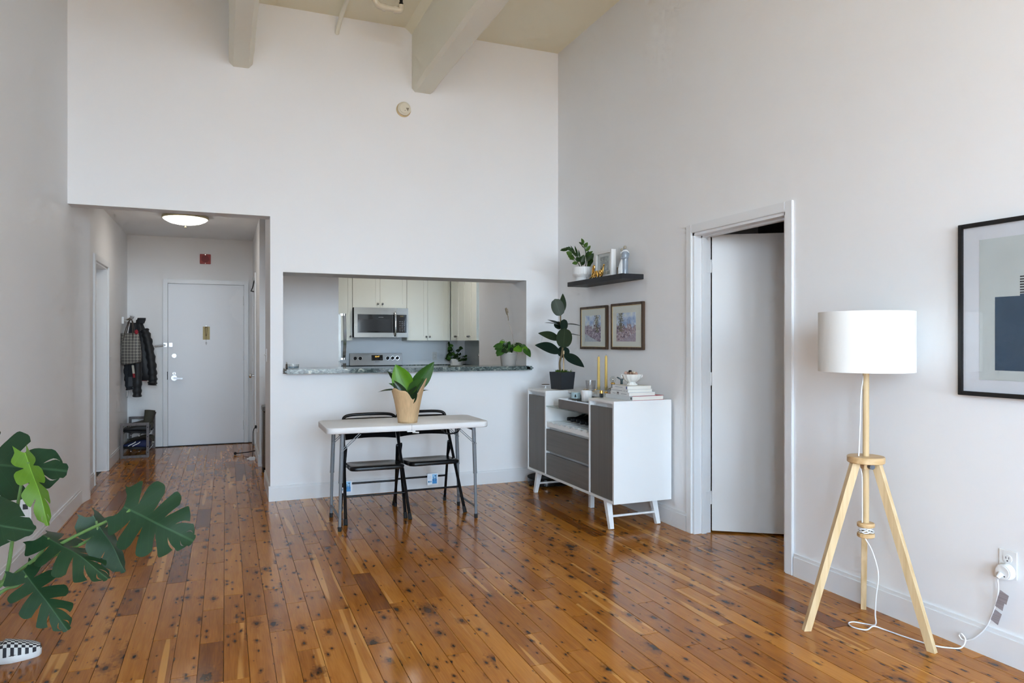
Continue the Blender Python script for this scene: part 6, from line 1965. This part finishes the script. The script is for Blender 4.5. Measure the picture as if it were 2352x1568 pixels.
for x in (1.643, 1.712, 2.092, 2.161, 2.228):
    kb_ = MB().cyl(onp(x, 1.068, 0.001), onp(x, 1.068, 0.006), 0.029, n=24)
    ko = kb_.build('knob_ring', M_chrome, pbo)
    MB().cyl(onp(x, 1.068, 0.006), onp(x, 1.068, 0.026), 0.024, 0.021, n=24).bar(onp(x, 1.050, 0.030), onp(x, 1.088, 0.030), 0.008, 0.012, nrm_).build('knob', M_blackm, ko)
rot_p = Matrix(((1, 0, 0, 0), (0, 0.1624, -0.9867, 0), (0, 0.9867, 0.1624, 0), (0, 0, 0, 1)))
dsp = MB()
dsp.add([onp(x, z, o) for o in (0.0005, 0.003) for x, z in ((1.868, 1.038), (2.022, 1.038), (2.022, 1.112), (1.868, 1.112))], [(3, 2, 1, 0), (4, 5, 6, 7), (0, 1, 5, 4), (1, 2, 6, 5), (2, 3, 7, 6), (3, 0, 4, 7)])
dso = dsp.build('display', M_darkglass, pbo, smooth=0)
text_mesh('10:47', 0.030, Matrix.Translation(onp(1.945, 1.090, 0.0034)) @ rot_p, 'clock_digits', M_amber, dso)
for k, x in enumerate((1.885, 1.915, 1.94, 2.0)):
    MB().cyl(onp(x, 1.056, 0.003), onp(x, 1.056, 0.0035), 0.004, n=8).build('touch_mark', M_btn, dso)
MB().add([onp(x, z, 0.0008) for x, z in ((1.915, 1.016), (1.975, 1.016), (1.975, 1.021), (1.915, 1.021))], [(0, 1, 2, 3)]).build('maker_mark', M_ink, pbo, smooth=0)

# ------------------------------------------------------------------ refrigerator behind the white wall end
fr_ = thing('refrigerator', (0.82, 8.25, 0), 'steel refrigerator behind the kitchen wall end, only its edge and handles showing', 'refrigerator')
MB().box(0.52, 1.108, 7.93, 8.58, 0.02, 1.60, 0.006).build('body', pm('fridge_grey', (0.20, 0.21, 0.22), 0.4, var=0.05), fr_)
MB().box(1.112, 1.182, 7.93, 8.58, 1.085, 1.605, 0.012).build('freezer_door', M_steelh, fr_)
MB().box(1.112, 1.182, 7.93, 8.58, 0.06, 1.075, 0.012).build('lower_door', M_steelh, fr_)
M_gloss = pm('polished_steel', (0.86, 0.87, 0.88), 0.10, 1.0, var=0.01)
for z0, z1 in ((1.098, 1.612), (0.42, 1.062)):
    ring = []
    hb = MB()
    for k in range(9):
        q = k / 8
        z = z0 + (z1 - z0) * q
        xo = 1.208 + 0.010 * math.sin(PI * q)
        ring.append([(xo - 0.004, 7.955, z), (xo + 0.026 + 0.006 * q, 7.962, z), (xo + 0.026 + 0.006 * q, 7.985, z), (xo - 0.004, 7.992, z)])
    hb.loft(ring)
    hb.box(1.180, 1.225, 7.958, 7.988, z0 + 0.0, z0 + 0.022).box(1.180, 1.225, 7.958, 7.988, z1 - 0.022, z1)
    hb.build('handle', M_gloss, fr_, smooth=30)

# faucet, socket, kitchen plant
fc = thing('faucet', (3.15, 8.52, 0.915), 'chrome kitchen faucet on the side worktop below the wall cabinets', 'faucet')
MB().cyl((3.15, 8.52, 0.915), (3.15, 8.52, 0.935), 0.028, n=20).build('base', M_chrome, fc)
MB().tube(catmull([(3.15, 8.52, 0.93), (3.15, 8.52, 1.08), (3.14, 8.52, 1.16), (3.08, 8.53, 1.175), (3.03, 8.54, 1.150), (3.015, 8.54, 1.110)], 6), [0.014] * 20 + [0.017] * 11, 12).build('spout', M_chrome, fc)
MB().bar((3.15, 8.50, 0.95), (3.11, 8.42, 0.975), 0.012, 0.012).build('lever', M_chrome, fc)
def duplex(x0, x1, y, z0, z1, label, kind='socket'):
    t = thing('duplex_socket' if kind == 'socket' else 'light_switch', ((x0 + x1) / 2, y, z0), label, 'socket' if kind == 'socket' else 'switch')
    MB().box(x0, x1, y - 0.006, y - 0.0002, z0, z1, 0.002).build('plate', M_whitepl, t)
    xm_ = (x0 + x1) / 2
    if kind == 'socket':
        for z in (z0 + (z1 - z0) * 0.31, z0 + (z1 - z0) * 0.69):
            MB().cyl((xm_, y - 0.006, z), (xm_, y - 0.009, z), 0.017, n=18).build('receptacle', M_whitepl, t)
            MB().box(xm_ - 0.008, xm_ - 0.005, y - 0.0096, y - 0.0088, z - 0.002, z + 0.008).box(xm_ + 0.005, xm_ + 0.008, y - 0.0096, y - 0.0088, z - 0.002, z + 0.008).build('slot', M_ink, t, smooth=0)
    else:
        MB().box(xm_ - 0.006, xm_ + 0.006, y - 0.008, y - 0.006, (z0 + z1) / 2 - 0.013, (z0 + z1) / 2 + 0.013).cyl((xm_, y - 0.006, (z0 + z1) / 2), (xm_, y - 0.018, (z0 + z1) / 2 + 0.008), 0.004, n=8).build('toggle', M_whitepl, t)
    return t
duplex(2.758, 2.832, 9.85, 1.034, 1.148, 'white duplex socket on the kitchen wall right of the range')
kp_ = thing('kitchen_plant', (3.045, 9.60, 0.915), 'dark leafy plant in a white pot in the far kitchen corner', 'potted plant')
MB().lathe([(0.0, 0.0), (0.078, 0.0), (0.084, 0.004), (0.094, 0.140), (0.088, 0.140), (0.084, 0.12), (0.0, 0.118)], (3.045, 9.60, 0.915), 36).build('pot', M_white, kp_)
F = frame_at((3.045, 9.60, 0.915))
rr = random.Random(17)
stm = MB()
for k in range(34):
    a = rr.uniform(0, 2 * PI)
    q = rr.uniform(0.03, 0.17)
    u = rr.uniform(0.12, 0.31)
    if k < 8:
        q = rr.uniform(0.05, 0.14); a = rr.uniform(2.6, 3.6); u = rr.uniform(0.14, 0.36)
    bs = F(q * math.cos(a) * 0.8, u, 0.02 + q * math.sin(a) * 0.6)
    tp = bs + RT * math.cos(a) * rr.uniform(0.03, 0.07) + TC * rr.uniform(-0.01, 0.05) + UPV * rr.uniform(-0.05, 0.03)
    lb = MB()
    leaf(lb, bs, tp, rr.uniform(0.06, 0.09), TC * rr.uniform(0.4, 1) + UPV * rr.uniform(0.3, 1), fold=0.1, prof='ovate', n=6)
    lb.build('leaf', (M_dark, M_dark, M_mid)[k % 3], kp_, smooth=60)
    stm.tube([F(rr.uniform(-0.02, 0.02), 0.11, 0), (F(0, 0.15, 0) + bs) / 2, bs], 0.002, 5)
stm.build('stem', M_zzs, kp_)
MB().lathe([(0.0, 0.119), (0.083, 0.119), (0.0, 0.126)], (3.045, 9.60, 0.915), 20).build('soil', M_soil, kp_)
tag(MB().lathe([(0.0, 0.0), (0.06, 0.0), (0.075, 0.02), (0.078, 0.03), (0.070, 0.03), (0.05, 0.012), (0.0, 0.010)], (3.02, 9.36, 0.915), 32).build('dark_dish', M_darkglass), 'glossy dark dish in front of the kitchen plant pot', 'dish')

# ------------------------------------------------------------------ hall: lamp, alarm, switches
hl_ = thing('ceiling_light', (-0.385, 8.00, 2.52), 'round lit ceiling light with a frosted dome in the hall', 'ceiling light')
MB().lathe([(0.195, 0.0), (0.222, -0.010), (0.224, -0.030), (0.214, -0.034), (0.0, -0.030)], (-0.385, 8.00, 2.5995), 48).build('rim', pm('brushed_brass_rim', (0.50, 0.44, 0.28), 0.4, 0.5, var=0.05), hl_)
m, nt, b = new_mat('lit_frosted_glass')
nz = nd(nt, 'ShaderNodeTexNoise', i_Scale=3.0)
nt.links.new(mixc(nt, nz.outputs[0], (0.86, 0.84, 0.78), (0.90, 0.88, 0.84)), b.inputs['Base Color'])
b.inputs['Emission Color'].default_value = (1.0, 0.93, 0.84, 1)
b.inputs['Emission Strength'].default_value = 12.0
M_dome = m
M_dome2 = pm('lit_kitchen_dome', (0.88, 0.86, 0.82), 0.4, var=0.01, emit=(1.0, 0.95, 0.88), estr=34.0)
MB().lathe([(0.212, -0.0345), (0.195, -0.050), (0.15, -0.072), (0.09, -0.086), (0.0, -0.092)], (-0.385, 8.00, 2.5995), 48).build('glass_dome', M_dome, hl_, smooth=60)
MB().cyl((-0.385, 8.00, 2.507), (-0.385, 8.00, 2.485), 0.004, n=8).lathe([(0.010, 2.478), (0.012, 2.482), (0.004, 2.488)], (-0.385, 8.00, 0), 12).build('finial', M_brass, hl_)
kl_ = thing('ceiling_light', (2.0, 8.30, 2.52), 'round lit ceiling light in the middle of the kitchen ceiling', 'ceiling light')
MB().lathe([(0.195, 0.0), (0.222, -0.010), (0.224, -0.030), (0.214, -0.034), (0.0, -0.030)], (2.0, 8.30, 2.5995), 40).build('rim', M_brass, kl_)
MB().lathe([(0.212, -0.0345), (0.195, -0.050), (0.15, -0.072), (0.09, -0.086), (0.0, -0.092)], (2.0, 8.30, 2.5995), 40).build('glass_dome', M_dome2, kl_, smooth=60)
al = thing('fire_alarm', (-0.239, HY, 2.279), 'square red fire alarm speaker above the entry door', 'fire alarm')
MB().box(-0.302, -0.176, HY - 0.022, HY - 0.0002, 2.279, 2.402, 0.003).build('plate', M_red, al)
MB().cyl((-0.239, HY - 0.022, 2.340), (-0.239, HY - 0.026, 2.340), 0.045, n=28).build('grille', M_redd, al)
MB().cyl((-0.239, HY - 0.0222, 2.394), (-0.239, HY - 0.0245, 2.394), 0.004, n=8).cyl((-0.239, HY - 0.0222, 2.287), (-0.239, HY - 0.0245, 2.287), 0.004, n=8).build('screw', M_chrome, al)
duplex(-0.857, -0.787, HY, 1.078, 1.191, 'cream light switch on the wall left of the entry door', 'switch')
sw = thing('light_switch', (HX0, 8.245, 1.085), 'white toggle switch on the left hall wall beside the door casing', 'switch')
MB().box(HX0 + 0.0002, HX0 + 0.006, 8.205, 8.285, 1.085, 1.197, 0.002).build('plate', M_whitepl, sw)
MB().cyl((HX0 + 0.006, 8.245, 1.141), (HX0 + 0.020, 8.245, 1.150), 0.004, n=8).build('toggle', M_whitepl, sw)
sw2 = thing('light_switch', (0.336, 6.60, 1.12), 'white switch plate on the hallway side of the kitchen wall pier', 'switch')
MB().box(0.330, 0.3358, 6.555, 6.685, 1.125, 1.240, 0.002).build('plate', M_whitepl, sw2)
for y in (6.59, 6.65):
    MB().cyl((0.330, y, 1.182), (0.318, y, 1.190), 0.004, n=8).build('toggle', M_whitepl, sw2)
# brass card with a rosary on the entry door
pq = tag(MB().box(-0.267, -0.187, DF - 0.004, DF - 0.0005, 1.325, 1.489, 0.001).build('brass_plaque', M_brass), 'small brass coloured plaque on the entry door behind the rosary', 'plaque')
ros = thing('rosary', (-0.227, DF - 0.01, 1.28), 'brown bead rosary with a small cross hanging on the entry door', 'rosary')
bd = MB()
for k in range(26):
    a = 2 * PI * k / 26
    bd.ell((-0.229 + 0.016 * math.sin(a) * (0.6 + 0.4 * math.cos(a)), DF - 0.009, 1.432 + 0.060 * math.cos(a)), (0.0042, 0.0042, 0.0042), 8)
for k in range(7):
    bd.ell((-0.228, DF - 0.009, 1.362 - 0.012 * k), (0.003, 0.003, 0.003), 8)
bd.build('beads', pm('brown_beads', (0.10, 0.055, 0.03), 0.4), ros)
MB().box(-0.2305, -0.2255, DF - 0.010, DF - 0.007, 1.258, 1.296).box(-0.239, -0.217, DF - 0.010, DF - 0.007, 1.279, 1.284).build('cross', pm('dark_metal', (0.16, 0.15, 0.14), 0.4, 0.8), ros, smooth=0)
MB().cyl((-0.229, DF, 1.494), (-0.229, DF - 0.014, 1.494), 0.003, n=8).build('nail', M_chrome, ros)

# ------------------------------------------------------------------ hooks, bag and coats
hk = thing('coat_hook_rail', (HX0, 9.30, 1.50), 'white hook rail with chrome hooks on the left hall wall', 'hook rail')
MB().box(HX0 + 0.0002, HX0 + 0.022, 9.20, 9.58, 1.506, 1.586, 0.003).build('board', M_white, hk)
for y in (9.24, 9.34, 9.44, 9.54):
    MB().tube(catmull([(HX0 + 0.022, y, 1.560), (HX0 + 0.055, y, 1.562), (HX0 + 0.080, y, 1.582), (HX0 + 0.086, y, 1.598)], 5), 0.006, 8).tube(catmull([(HX0 + 0.022, y, 1.540), (HX0 + 0.046, y, 1.520), (HX0 + 0.060, y, 1.530)], 5), 0.006, 8).ell((HX0 + 0.086, y, 1.600), (0.010, 0.010, 0.010), 10).build('hook', M_chrome, hk)
m, nt, b = new_mat('checked_canvas_bag')
tc = nd(nt, 'ShaderNodeTexCoord')
mp = nd(nt, 'ShaderNodeMapping')
mp.inputs['Rotation'].default_value = (0, R(45), 0)
nt.links.new(tc.outputs['Object'], mp.inputs[0])
ck = nd(nt, 'ShaderNodeTexChecker', i_Scale=42.0)
ck.inputs['Color1'].default_value = (0.25, 0.24, 0.21, 1)
ck.inputs['Color2'].default_value = (0.09, 0.085, 0.08, 1)
nt.links.new(vmul(nt, mp.outputs[0], (1, 0.001, 1)), ck.inputs['Vector'])
nt.links.new(ck.outputs[0], b.inputs['Base Color'])
b.inputs['Roughness'].default_value = 0.6
M_bag = m
bg = thing('tote_bag', (-0.998, 9.085, 1.05), 'grey checked tote bag hanging in front of the dark coats', 'bag')
Fb = frame_at((-0.998, 9.085, 1.05))
rings = []
for u, hw, hd, cx in ((0.0, 0.100, 0.045, 0.0), (0.012, 0.108, 0.052, 0.0), (0.12, 0.112, 0.058, -0.004), (0.24, 0.108, 0.045, -0.010), (0.340, 0.102, 0.024, -0.016), (0.348, 0.100, 0.020, -0.016), (0.340, 0.094, 0.016, -0.016)):
    lift = 0.0
    rings.append([Fb(cx + hw * math.copysign(abs(math.cos(R(15 * k))) ** 0.55, math.cos(R(15 * k))), u + 0.02 * math.cos(R(15 * k)) * (1 - u / 0.35), hd * math.sin(R(15 * k))) for k in range(24)])
MB().loft(rings).build('bag_body', M_bag, bg, smooth=50)
M_leather = pm('dark_leather', (0.05, 0.035, 0.028), 0.5, var=0.1)
for d_ in (0.020, -0.014):
    MB().tube(catmull([Fb(-0.070, 0.27, d_ + 0.012), Fb(-0.060, 0.36, d_ + 0.006), Fb(-0.030, 0.47, d_ * 0.5), Fb(-0.006, 0.505, 0.0), Fb(0.014, 0.47, d_ * 0.5), Fb(0.030, 0.36, d_ + 0.006), Fb(0.036, 0.27, d_ + 0.012)], 6), 0.005, 8).build('handle', M_leather, bg)
MB().tube([Fb(-0.05 + 0.106 * math.cos(R(18 * k + 180)) * 0 - 0.058 + 0.0 * k, 0.345 - 0.335 * k / 19, 0.036 + 0.016 * math.sin(PI * k / 19)) for k in range(20)], 0.003, 6).build('side_piping', M_leather, bg)
M_coat = pm('black_nylon', (0.010, 0.011, 0.013), 0.55, var=0.3, scale=14, bmp=0.5, sheen=0.1)
M_coat2 = pm('charcoal_knit', (0.020, 0.022, 0.027), 0.85, var=0.2, scale=40, bmp=0.4)
M_plaid = pm('red_lining', (0.22, 0.02, 0.025), 0.8, var=0.3, scale=30)
def garment(name, F, prof, mat, parent, ns=28, wob=0.06, seed=1):
    rr = random.Random(seed)
    ph_ = [rr.uniform(0, 6.28) for _ in range(4)]
    rings = []
    for u, c, hw, hd, dd in prof:
        ring = []
        for k in range(ns):
            a = 2 * PI * k / ns
            w_ = 1 + wob * math.sin(5 * a + ph_[0] + u * 6) + wob * 0.6 * math.sin(9 * a + ph_[1] - u * 9)
            ring.append(F(c + hw * w_ * math.cos(a), u, dd + hd * w_ * math.sin(a)))
        rings.append(ring)
    return MB().loft(rings).build(name, mat, parent, smooth=60)
pj = thing('puffer_jacket', (-0.91, 9.38, 0.76), 'black quilted jacket hanging nearest the entry door', 'jacket')
Fj = frame_at((-0.935, 9.36, 0.0))
garment('body', Fj, [(0.845, 0.06, 0.085, 0.060, 0.0), (0.855, 0.06, 0.095, 0.070, 0.0), (0.95, 0.055, 0.098, 0.075, 0), (1.10, 0.045, 0.090, 0.075, 0), (1.25, 0.03, 0.080, 0.065, 0), (1.38, 0.010, 0.070, 0.055, 0), (1.46, -0.004, 0.052, 0.042, 0), (1.50, -0.010, 0.040, 0.035, 0), (1.555, -0.012, 0.034, 0.030, 0), (1.56, -0.012, 0.028, 0.024, 0)], M_coat, pj, seed=2, wob=0.05)
slv = catmull([Fj(0.055, 1.44, 0.02), Fj(0.095, 1.34, 0.03), Fj(0.130, 1.18, 0.035), Fj(0.155, 1.00, 0.035), Fj(0.160, 0.86, 0.03), Fj(0.155, 0.79, 0.03)], 6)
MB().tube(slv, [0.048 + 0.007 * math.sin(i * 1.9) for i in range(len(slv))], 16).build('sleeve', M_coat, pj, smooth=60)
garment('collar', Fj, [(1.515, 0.010, 0.040, 0.036, 0.012), (1.555, 0.020, 0.046, 0.040, 0.012), (1.580, 0.024, 0.044, 0.036, 0.012), (1.575, 0.024, 0.034, 0.028, 0.012)], M_coat2, pj, seed=5, wob=0.03)
MB().box(-0.93, -0.86, 9.30, 9.38, 0.838, 0.850, 0.004).build('lining_hem', M_plaid, pj)
bj_ = thing('zip_jacket', (-1.0, 9.22, 0.66), 'dark zip jacket with a drawcord hanging below the tote bag', 'jacket')
Fz = frame_at((-0.992, 9.232, 0.0))
garment('body', Fz, [(0.775, 0.0, 0.082, 0.050, 0), (0.79, 0.0, 0.092, 0.058, 0), (0.90, 0.0, 0.094, 0.060, 0), (1.05, 0.0, 0.088, 0.055, 0), (1.25, 0.0, 0.075, 0.045, 0), (1.42, -0.005, 0.050, 0.035, 0), (1.52, -0.008, 0.030, 0.025, 0)], M_coat2, bj_, seed=8, wob=0.05)
sl2 = catmull([Fz(0.055, 1.30, 0.03), Fz(0.068, 1.10, 0.045), Fz(0.072, 0.92, 0.050), Fz(0.066, 0.76, 0.045), Fz(0.062, 0.665, 0.04)], 6)
MB().tube(sl2, [0.046 + 0.005 * math.sin(i * 1.7) for i in range(len(sl2))], 16).build('sleeve', M_coat, bj_, smooth=60)
sl3 = catmull([Fz(-0.055, 1.20, 0.02), Fz(-0.062, 1.00, 0.02), Fz(-0.050, 0.84, 0.025), Fz(-0.030, 0.745, 0.03)], 6)
MB().tube(sl3, [0.036 + 0.005 * math.sin(i * 1.9) for i in range(len(sl3))], 16).build('sleeve', M_coat2, bj_, smooth=60)
MB().tube(catmull([Fz(-0.050, 0.755, 0.05), Fz(-0.060, 0.68, 0.05), Fz(-0.048, 0.650, 0.05), Fz(-0.036, 0.68, 0.05), Fz(-0.036, 0.755, 0.05)], 6), 0.0025, 6).build('drawcord', pm('pale_cord', (0.34, 0.35, 0.33), 0.7), bj_)
MB().cbox(Fz(0.0, 0.84, 0.066), (0.050, 0.008, 0.11), Matrix.Rotation(R(-22), 3, 'Z'), 0.003).build('pocket_patch', pm('grey_patch', (0.07, 0.075, 0.085), 0.7), bj_)
scf = MB()
sp3 = catmull([Fz(0.052, 1.03, 0.115), Fz(0.058, 0.99, 0.118), Fz(0.066, 0.93, 0.120), Fz(0.068, 0.89, 0.118)], 5)
scf.tube(sp3, [0.013] * len(sp3), 8)
m, nt, b = new_mat('striped_scarf')
tc = nd(nt, 'ShaderNodeTexCoord')
sp = nd(nt, 'ShaderNodeSeparateXYZ')
nt.links.new(tc.outputs['Generated'], sp.inputs[0])
nt.links.new(mixc(nt, mth(nt, 'LESS_THAN', sp.outputs['Z'], 0.33), (0.50, 0.47, 0.40), (0.26, 0.02, 0.03)), b.inputs['Base Color'])
b.inputs['Roughness'].default_value = 0.9
tag(scf.build('scarf', m), 'cream scarf with a red end showing between the two jackets', 'scarf')
rt_ = MB().ell(Fb(0.064, 0.360, 0.012), (0.020, 0.016, 0.028), 12).build('red_pouch', pm('red_fabric', (0.30, 0.015, 0.03), 0.7, var=0.2))
tag(rt_, 'bright red pouch peeking out of the tote bag', 'pouch')

# ------------------------------------------------------------------ shoe rack and shoes
rk = thing('shoe_rack', (-0.945, 9.24, 0), 'low dark wooden shoe rack in the hall corner', 'shoe rack')
RX0, RX1, RY0, RY1, RZ = -1.085, -0.800, 8.870, 9.640, 0.392
for y in (RY0, RY1 - 0.024):
    for a in ((RX0, RX0 + 0.028), (RX1 - 0.028, RX1)):
        MB().box(a[0], a[1], y, y + 0.024, 0, RZ, 0.002).build('post', M_rackwood, rk)
    for z in (0.0, RZ - 0.030):
        MB().box(RX0 + 0.028, RX1 - 0.028, y + 0.001, y + 0.023, z + 0.002 if z == 0 else z, z + 0.030, 0.002).build('rail', M_rackwood, rk)
for zf, zb_ in ((0.085, 0.060), (0.265, 0.235)):
    for q in range(4):
        x = RX0 + 0.020 + q * (RX1 - RX0 - 0.040) / 3
        z = zb_ + (zf - zb_) * (1 - q / 3)
        MB().cyl((x, RY0 + 0.022, z), (x, RY1 - 0.022, z), 0.006, n=10).build('tier_rod', M_chrome, rk)
for z in (0.06, 0.125, 0.235, 0.34):
    MB().cyl((RX1 - 0.014, RY0 + 0.0005, z), (RX1 - 0.014, RY0 - 0.002, z), 0.006, n=10).build('bolt', M_blackm, rk)
def make_shoe(loc, rz, mat, solem, label, L=0.275, hi=0.105, stripe=None, pitch=0.0, grp='shoes on the rack', laces=None, tall=0.0, name='shoe'):
    t = thing(name, (0, 0, 0), label, 'shoe', grp)
    secs = [(0.0, 0.022, 0.085), (0.015, 0.034, 0.098), (0.06, 0.037, hi), (0.10, 0.037, hi - 0.004), (0.14, 0.040, 0.088), (0.18, 0.045, 0.072), (0.22, 0.046, 0.058), (0.25, 0.040, 0.047), (0.268, 0.024, 0.036), (L, 0.010, 0.028)]
    rings = []
    for x, w, h in secs:
        ring = []
        for k in range(16):
            a = 2 * PI * k / 16
            c, s_ = math.cos(a), math.sin(a)
            z = 0.018 + (h - 0.018) * (0.5 + 0.5 * s_) if True else 0
            ww = w * (1 - 0.35 * max(0, s_) ** 2) * math.copysign(abs(c) ** 0.7, c)
            ring.append((x - L / 2, ww, z))
        rings.append(ring)
    MB().loft(rings).build('upper', mat, t, smooth=60)
    rings = []
    for g, z in ((-0.002, 0.0), (0.003, 0.004), (0.003, 0.020), (0.0, 0.024)):
        pts = []
        for k in range(28):
            a = 2 * PI * k / 28
            x = (L / 2 + g) * math.cos(a)
            w = (0.046 if x > 0.0 else 0.039) + g
            pts.append((x, w * math.copysign(abs(math.sin(a)) ** 0.75, math.sin(a)), z))
        rings.append(pts)
    MB().loft(rings).build('sole', solem, t, smooth=50)
    if tall:
        MB().loft([[(-L / 2 + 0.058 + r_ * 1.25 * math.cos(2 * PI * k / 18) + o, r_ * math.sin(2 * PI * k / 18), z) for k in range(18)] for z, r_, o in ((0.07, 0.038, 0), (0.12, 0.040, -0.004), (tall - 0.01, 0.046, -0.010), (tall, 0.047, -0.010), (tall - 0.006, 0.041, -0.010), (0.10, 0.034, 0))], cap=False).build('shaft', mat, t, smooth=60)
    if stripe:
        st2 = MB()
        for k in range(2):
            x0 = 0.075 - 0.045 * k
            for s_ in (-1, 1):
                st2.tube(catmull([(x0, s_ * 0.044, 0.030), (x0 - 0.020, s_ * 0.044, 0.045), (x0 - 0.055, s_ * 0.036, 0.066), (x0 - 0.070, s_ * 0.026, 0.082)], 5), 0.005, 6)
        st2.build('stripe', stripe, t)
    if laces:
        lc = MB()
        for k in range(5):
            x = 0.02 + 0.018 * k
            z = 0.094 - 0.0078 * k - 0.012
            lc.tube([(x, -0.020, z - 0.002), (x + 0.006, 0.0, z + 0.010 - 0.002 * k), (x, 0.020, z - 0.002)], 0.0030, 6)
        lc.build('laces', laces, t)
    t.location = loc
    t.rotation_euler = (0, R(pitch), R(rz))
    return t
M_shoeb = pm('black_shoe', (0.012, 0.012, 0.013), 0.5, var=0.2)
M_navy2 = pm('navy_suede', (0.012, 0.022, 0.085), 0.7, var=0.15)
M_brown = pm('dark_brown_leather', (0.030, 0.020, 0.015), 0.45, var=0.2)
M_olive = pm('olive_canvas', (0.060, 0.055, 0.040), 0.7, var=0.25)
M_solew = pm('pale_sole', (0.42, 0.41, 0.38), 0.6)
zl = lambda: 0.083
make_shoe((-0.942, 8.975, 0.092), 176, M_navy2, M_blackm, 'navy suede sneaker with white stripes on the lower tier of the rack', stripe=M_whitepl, pitch=-5.5)
make_shoe((-0.942, 9.085, 0.092), 176, M_shoeb, M_blackm, 'plain black sneaker behind the navy one on the lower tier', pitch=-5.5)
make_shoe((-0.942, 9.210, 0.092), 178, M_brown, M_blackm, 'dark brown leather shoe in the middle of the lower tier', pitch=-5.5)
make_shoe((-0.942, 9.500, 0.092), 182, M_olive, M_solew, 'olive canvas sneaker at the far end of the lower tier', pitch=-5.5)
make_shoe((-0.942, 8.975, 0.272), 177, M_shoeb, M_blackm, 'black sneaker with pale laces at the front of the upper tier', pitch=-6.5, laces=M_solew)
make_shoe((-0.942, 9.090, 0.272), 176, M_shoeb, M_solew, 'black sneaker with a pale sole behind the laced one on the upper tier', pitch=-6.5)
make_shoe((-0.942, 9.330, 0.272), 170, M_olive, M_blackm, 'dark olive ankle boot standing on the upper tier of the rack', pitch=-6.5, tall=0.23, name='ankle_boot')
make_shoe((-0.942, 9.470, 0.272), 172, M_brown, M_blackm, 'dark brown ankle boot at the far end of the upper tier', pitch=-6.5, tall=0.20, name='ankle_boot')

# ------------------------------------------------------------------ trash can, adapter and cord
tr = thing('trash_can', (0.475, 7.53, 0), 'tall steel trash can half hidden by the hallway wall pier', 'trash can')
poly = rrect(0.338, 0.62, 7.38, 7.68, 0.035, 5)
mb = MB()
mb.prism(poly, 0.055, 0.60)
mb.build('body', M_steelh, tr, smooth=40)
MB().prism(rrect(0.342, 0.616, 7.384, 7.676, 0.035, 5), 0.0, 0.055).build('base', M_blackm, tr, smooth=40)
mb = MB()
rimmed(mb, rrect(0.334, 0.624, 7.376, 7.684, 0.038, 5), 0.601, 0.655, 0.012)
mb.build('lid', M_steelh, tr, smooth=40)
MB().box(0.44, 0.52, 7.345, 7.383, 0.015, 0.035, 0.004).build('pedal', M_blackm, tr)
hs = duplex
hso = thing('hall_socket', (HX1, 8.30, 0.32), 'white socket plate low on the right hall wall above the adapter', 'socket')
MB().box(HX1 - 0.006, HX1 - 0.0002, 8.265, 8.335, 0.30, 0.415, 0.002).build('plate', M_whitepl, hso)
MB().box(HX1 - 0.028, HX1 - 0.006, 8.285, 8.315, 0.34, 0.375, 0.004).build('plug', M_blackm, hso)
hc = tag(MB().tube(catmull([(HX1 - 0.028, 8.30, 0.35), (HX1 - 0.045, 8.30, 0.30), (HX1 - 0.045, 8.30, 0.16), (HX1 - 0.052, 8.29, 0.05), (HX1 - 0.058, 8.28, 0.022)], 6), 0.004, 8).build('black_cord', M_blackm), 'short black cord dropping from the hall socket to the floor adapter', 'cord')
ad = thing('power_adapter', (0.25, 8.25, 0), 'small white power adapter lying on the hall floor', 'adapter')
MB().box(0.235, 0.300, 8.22, 8.32, 0.0, 0.030, 0.006).build('body', M_whitepl, ad)
MB().box(0.215, 0.235, 8.25, 8.28, 0.006, 0.022, 0.003).build('plug', M_whitepl, ad)
dst = tag(MB().tube(catmull([(0.312, 8.60, 0.05), (0.24, 8.66, 0.03), (0.17, 8.68, 0.022), (0.10, 8.68, 0.020)], 6), 0.006, 8).ell((0.10, 8.68, 0.020), (0.018, 0.018, 0.018), 10).build('door_stop_wire', M_blackm), 'dark bent wire door stop near the hall floor by the closet door', 'door stop')
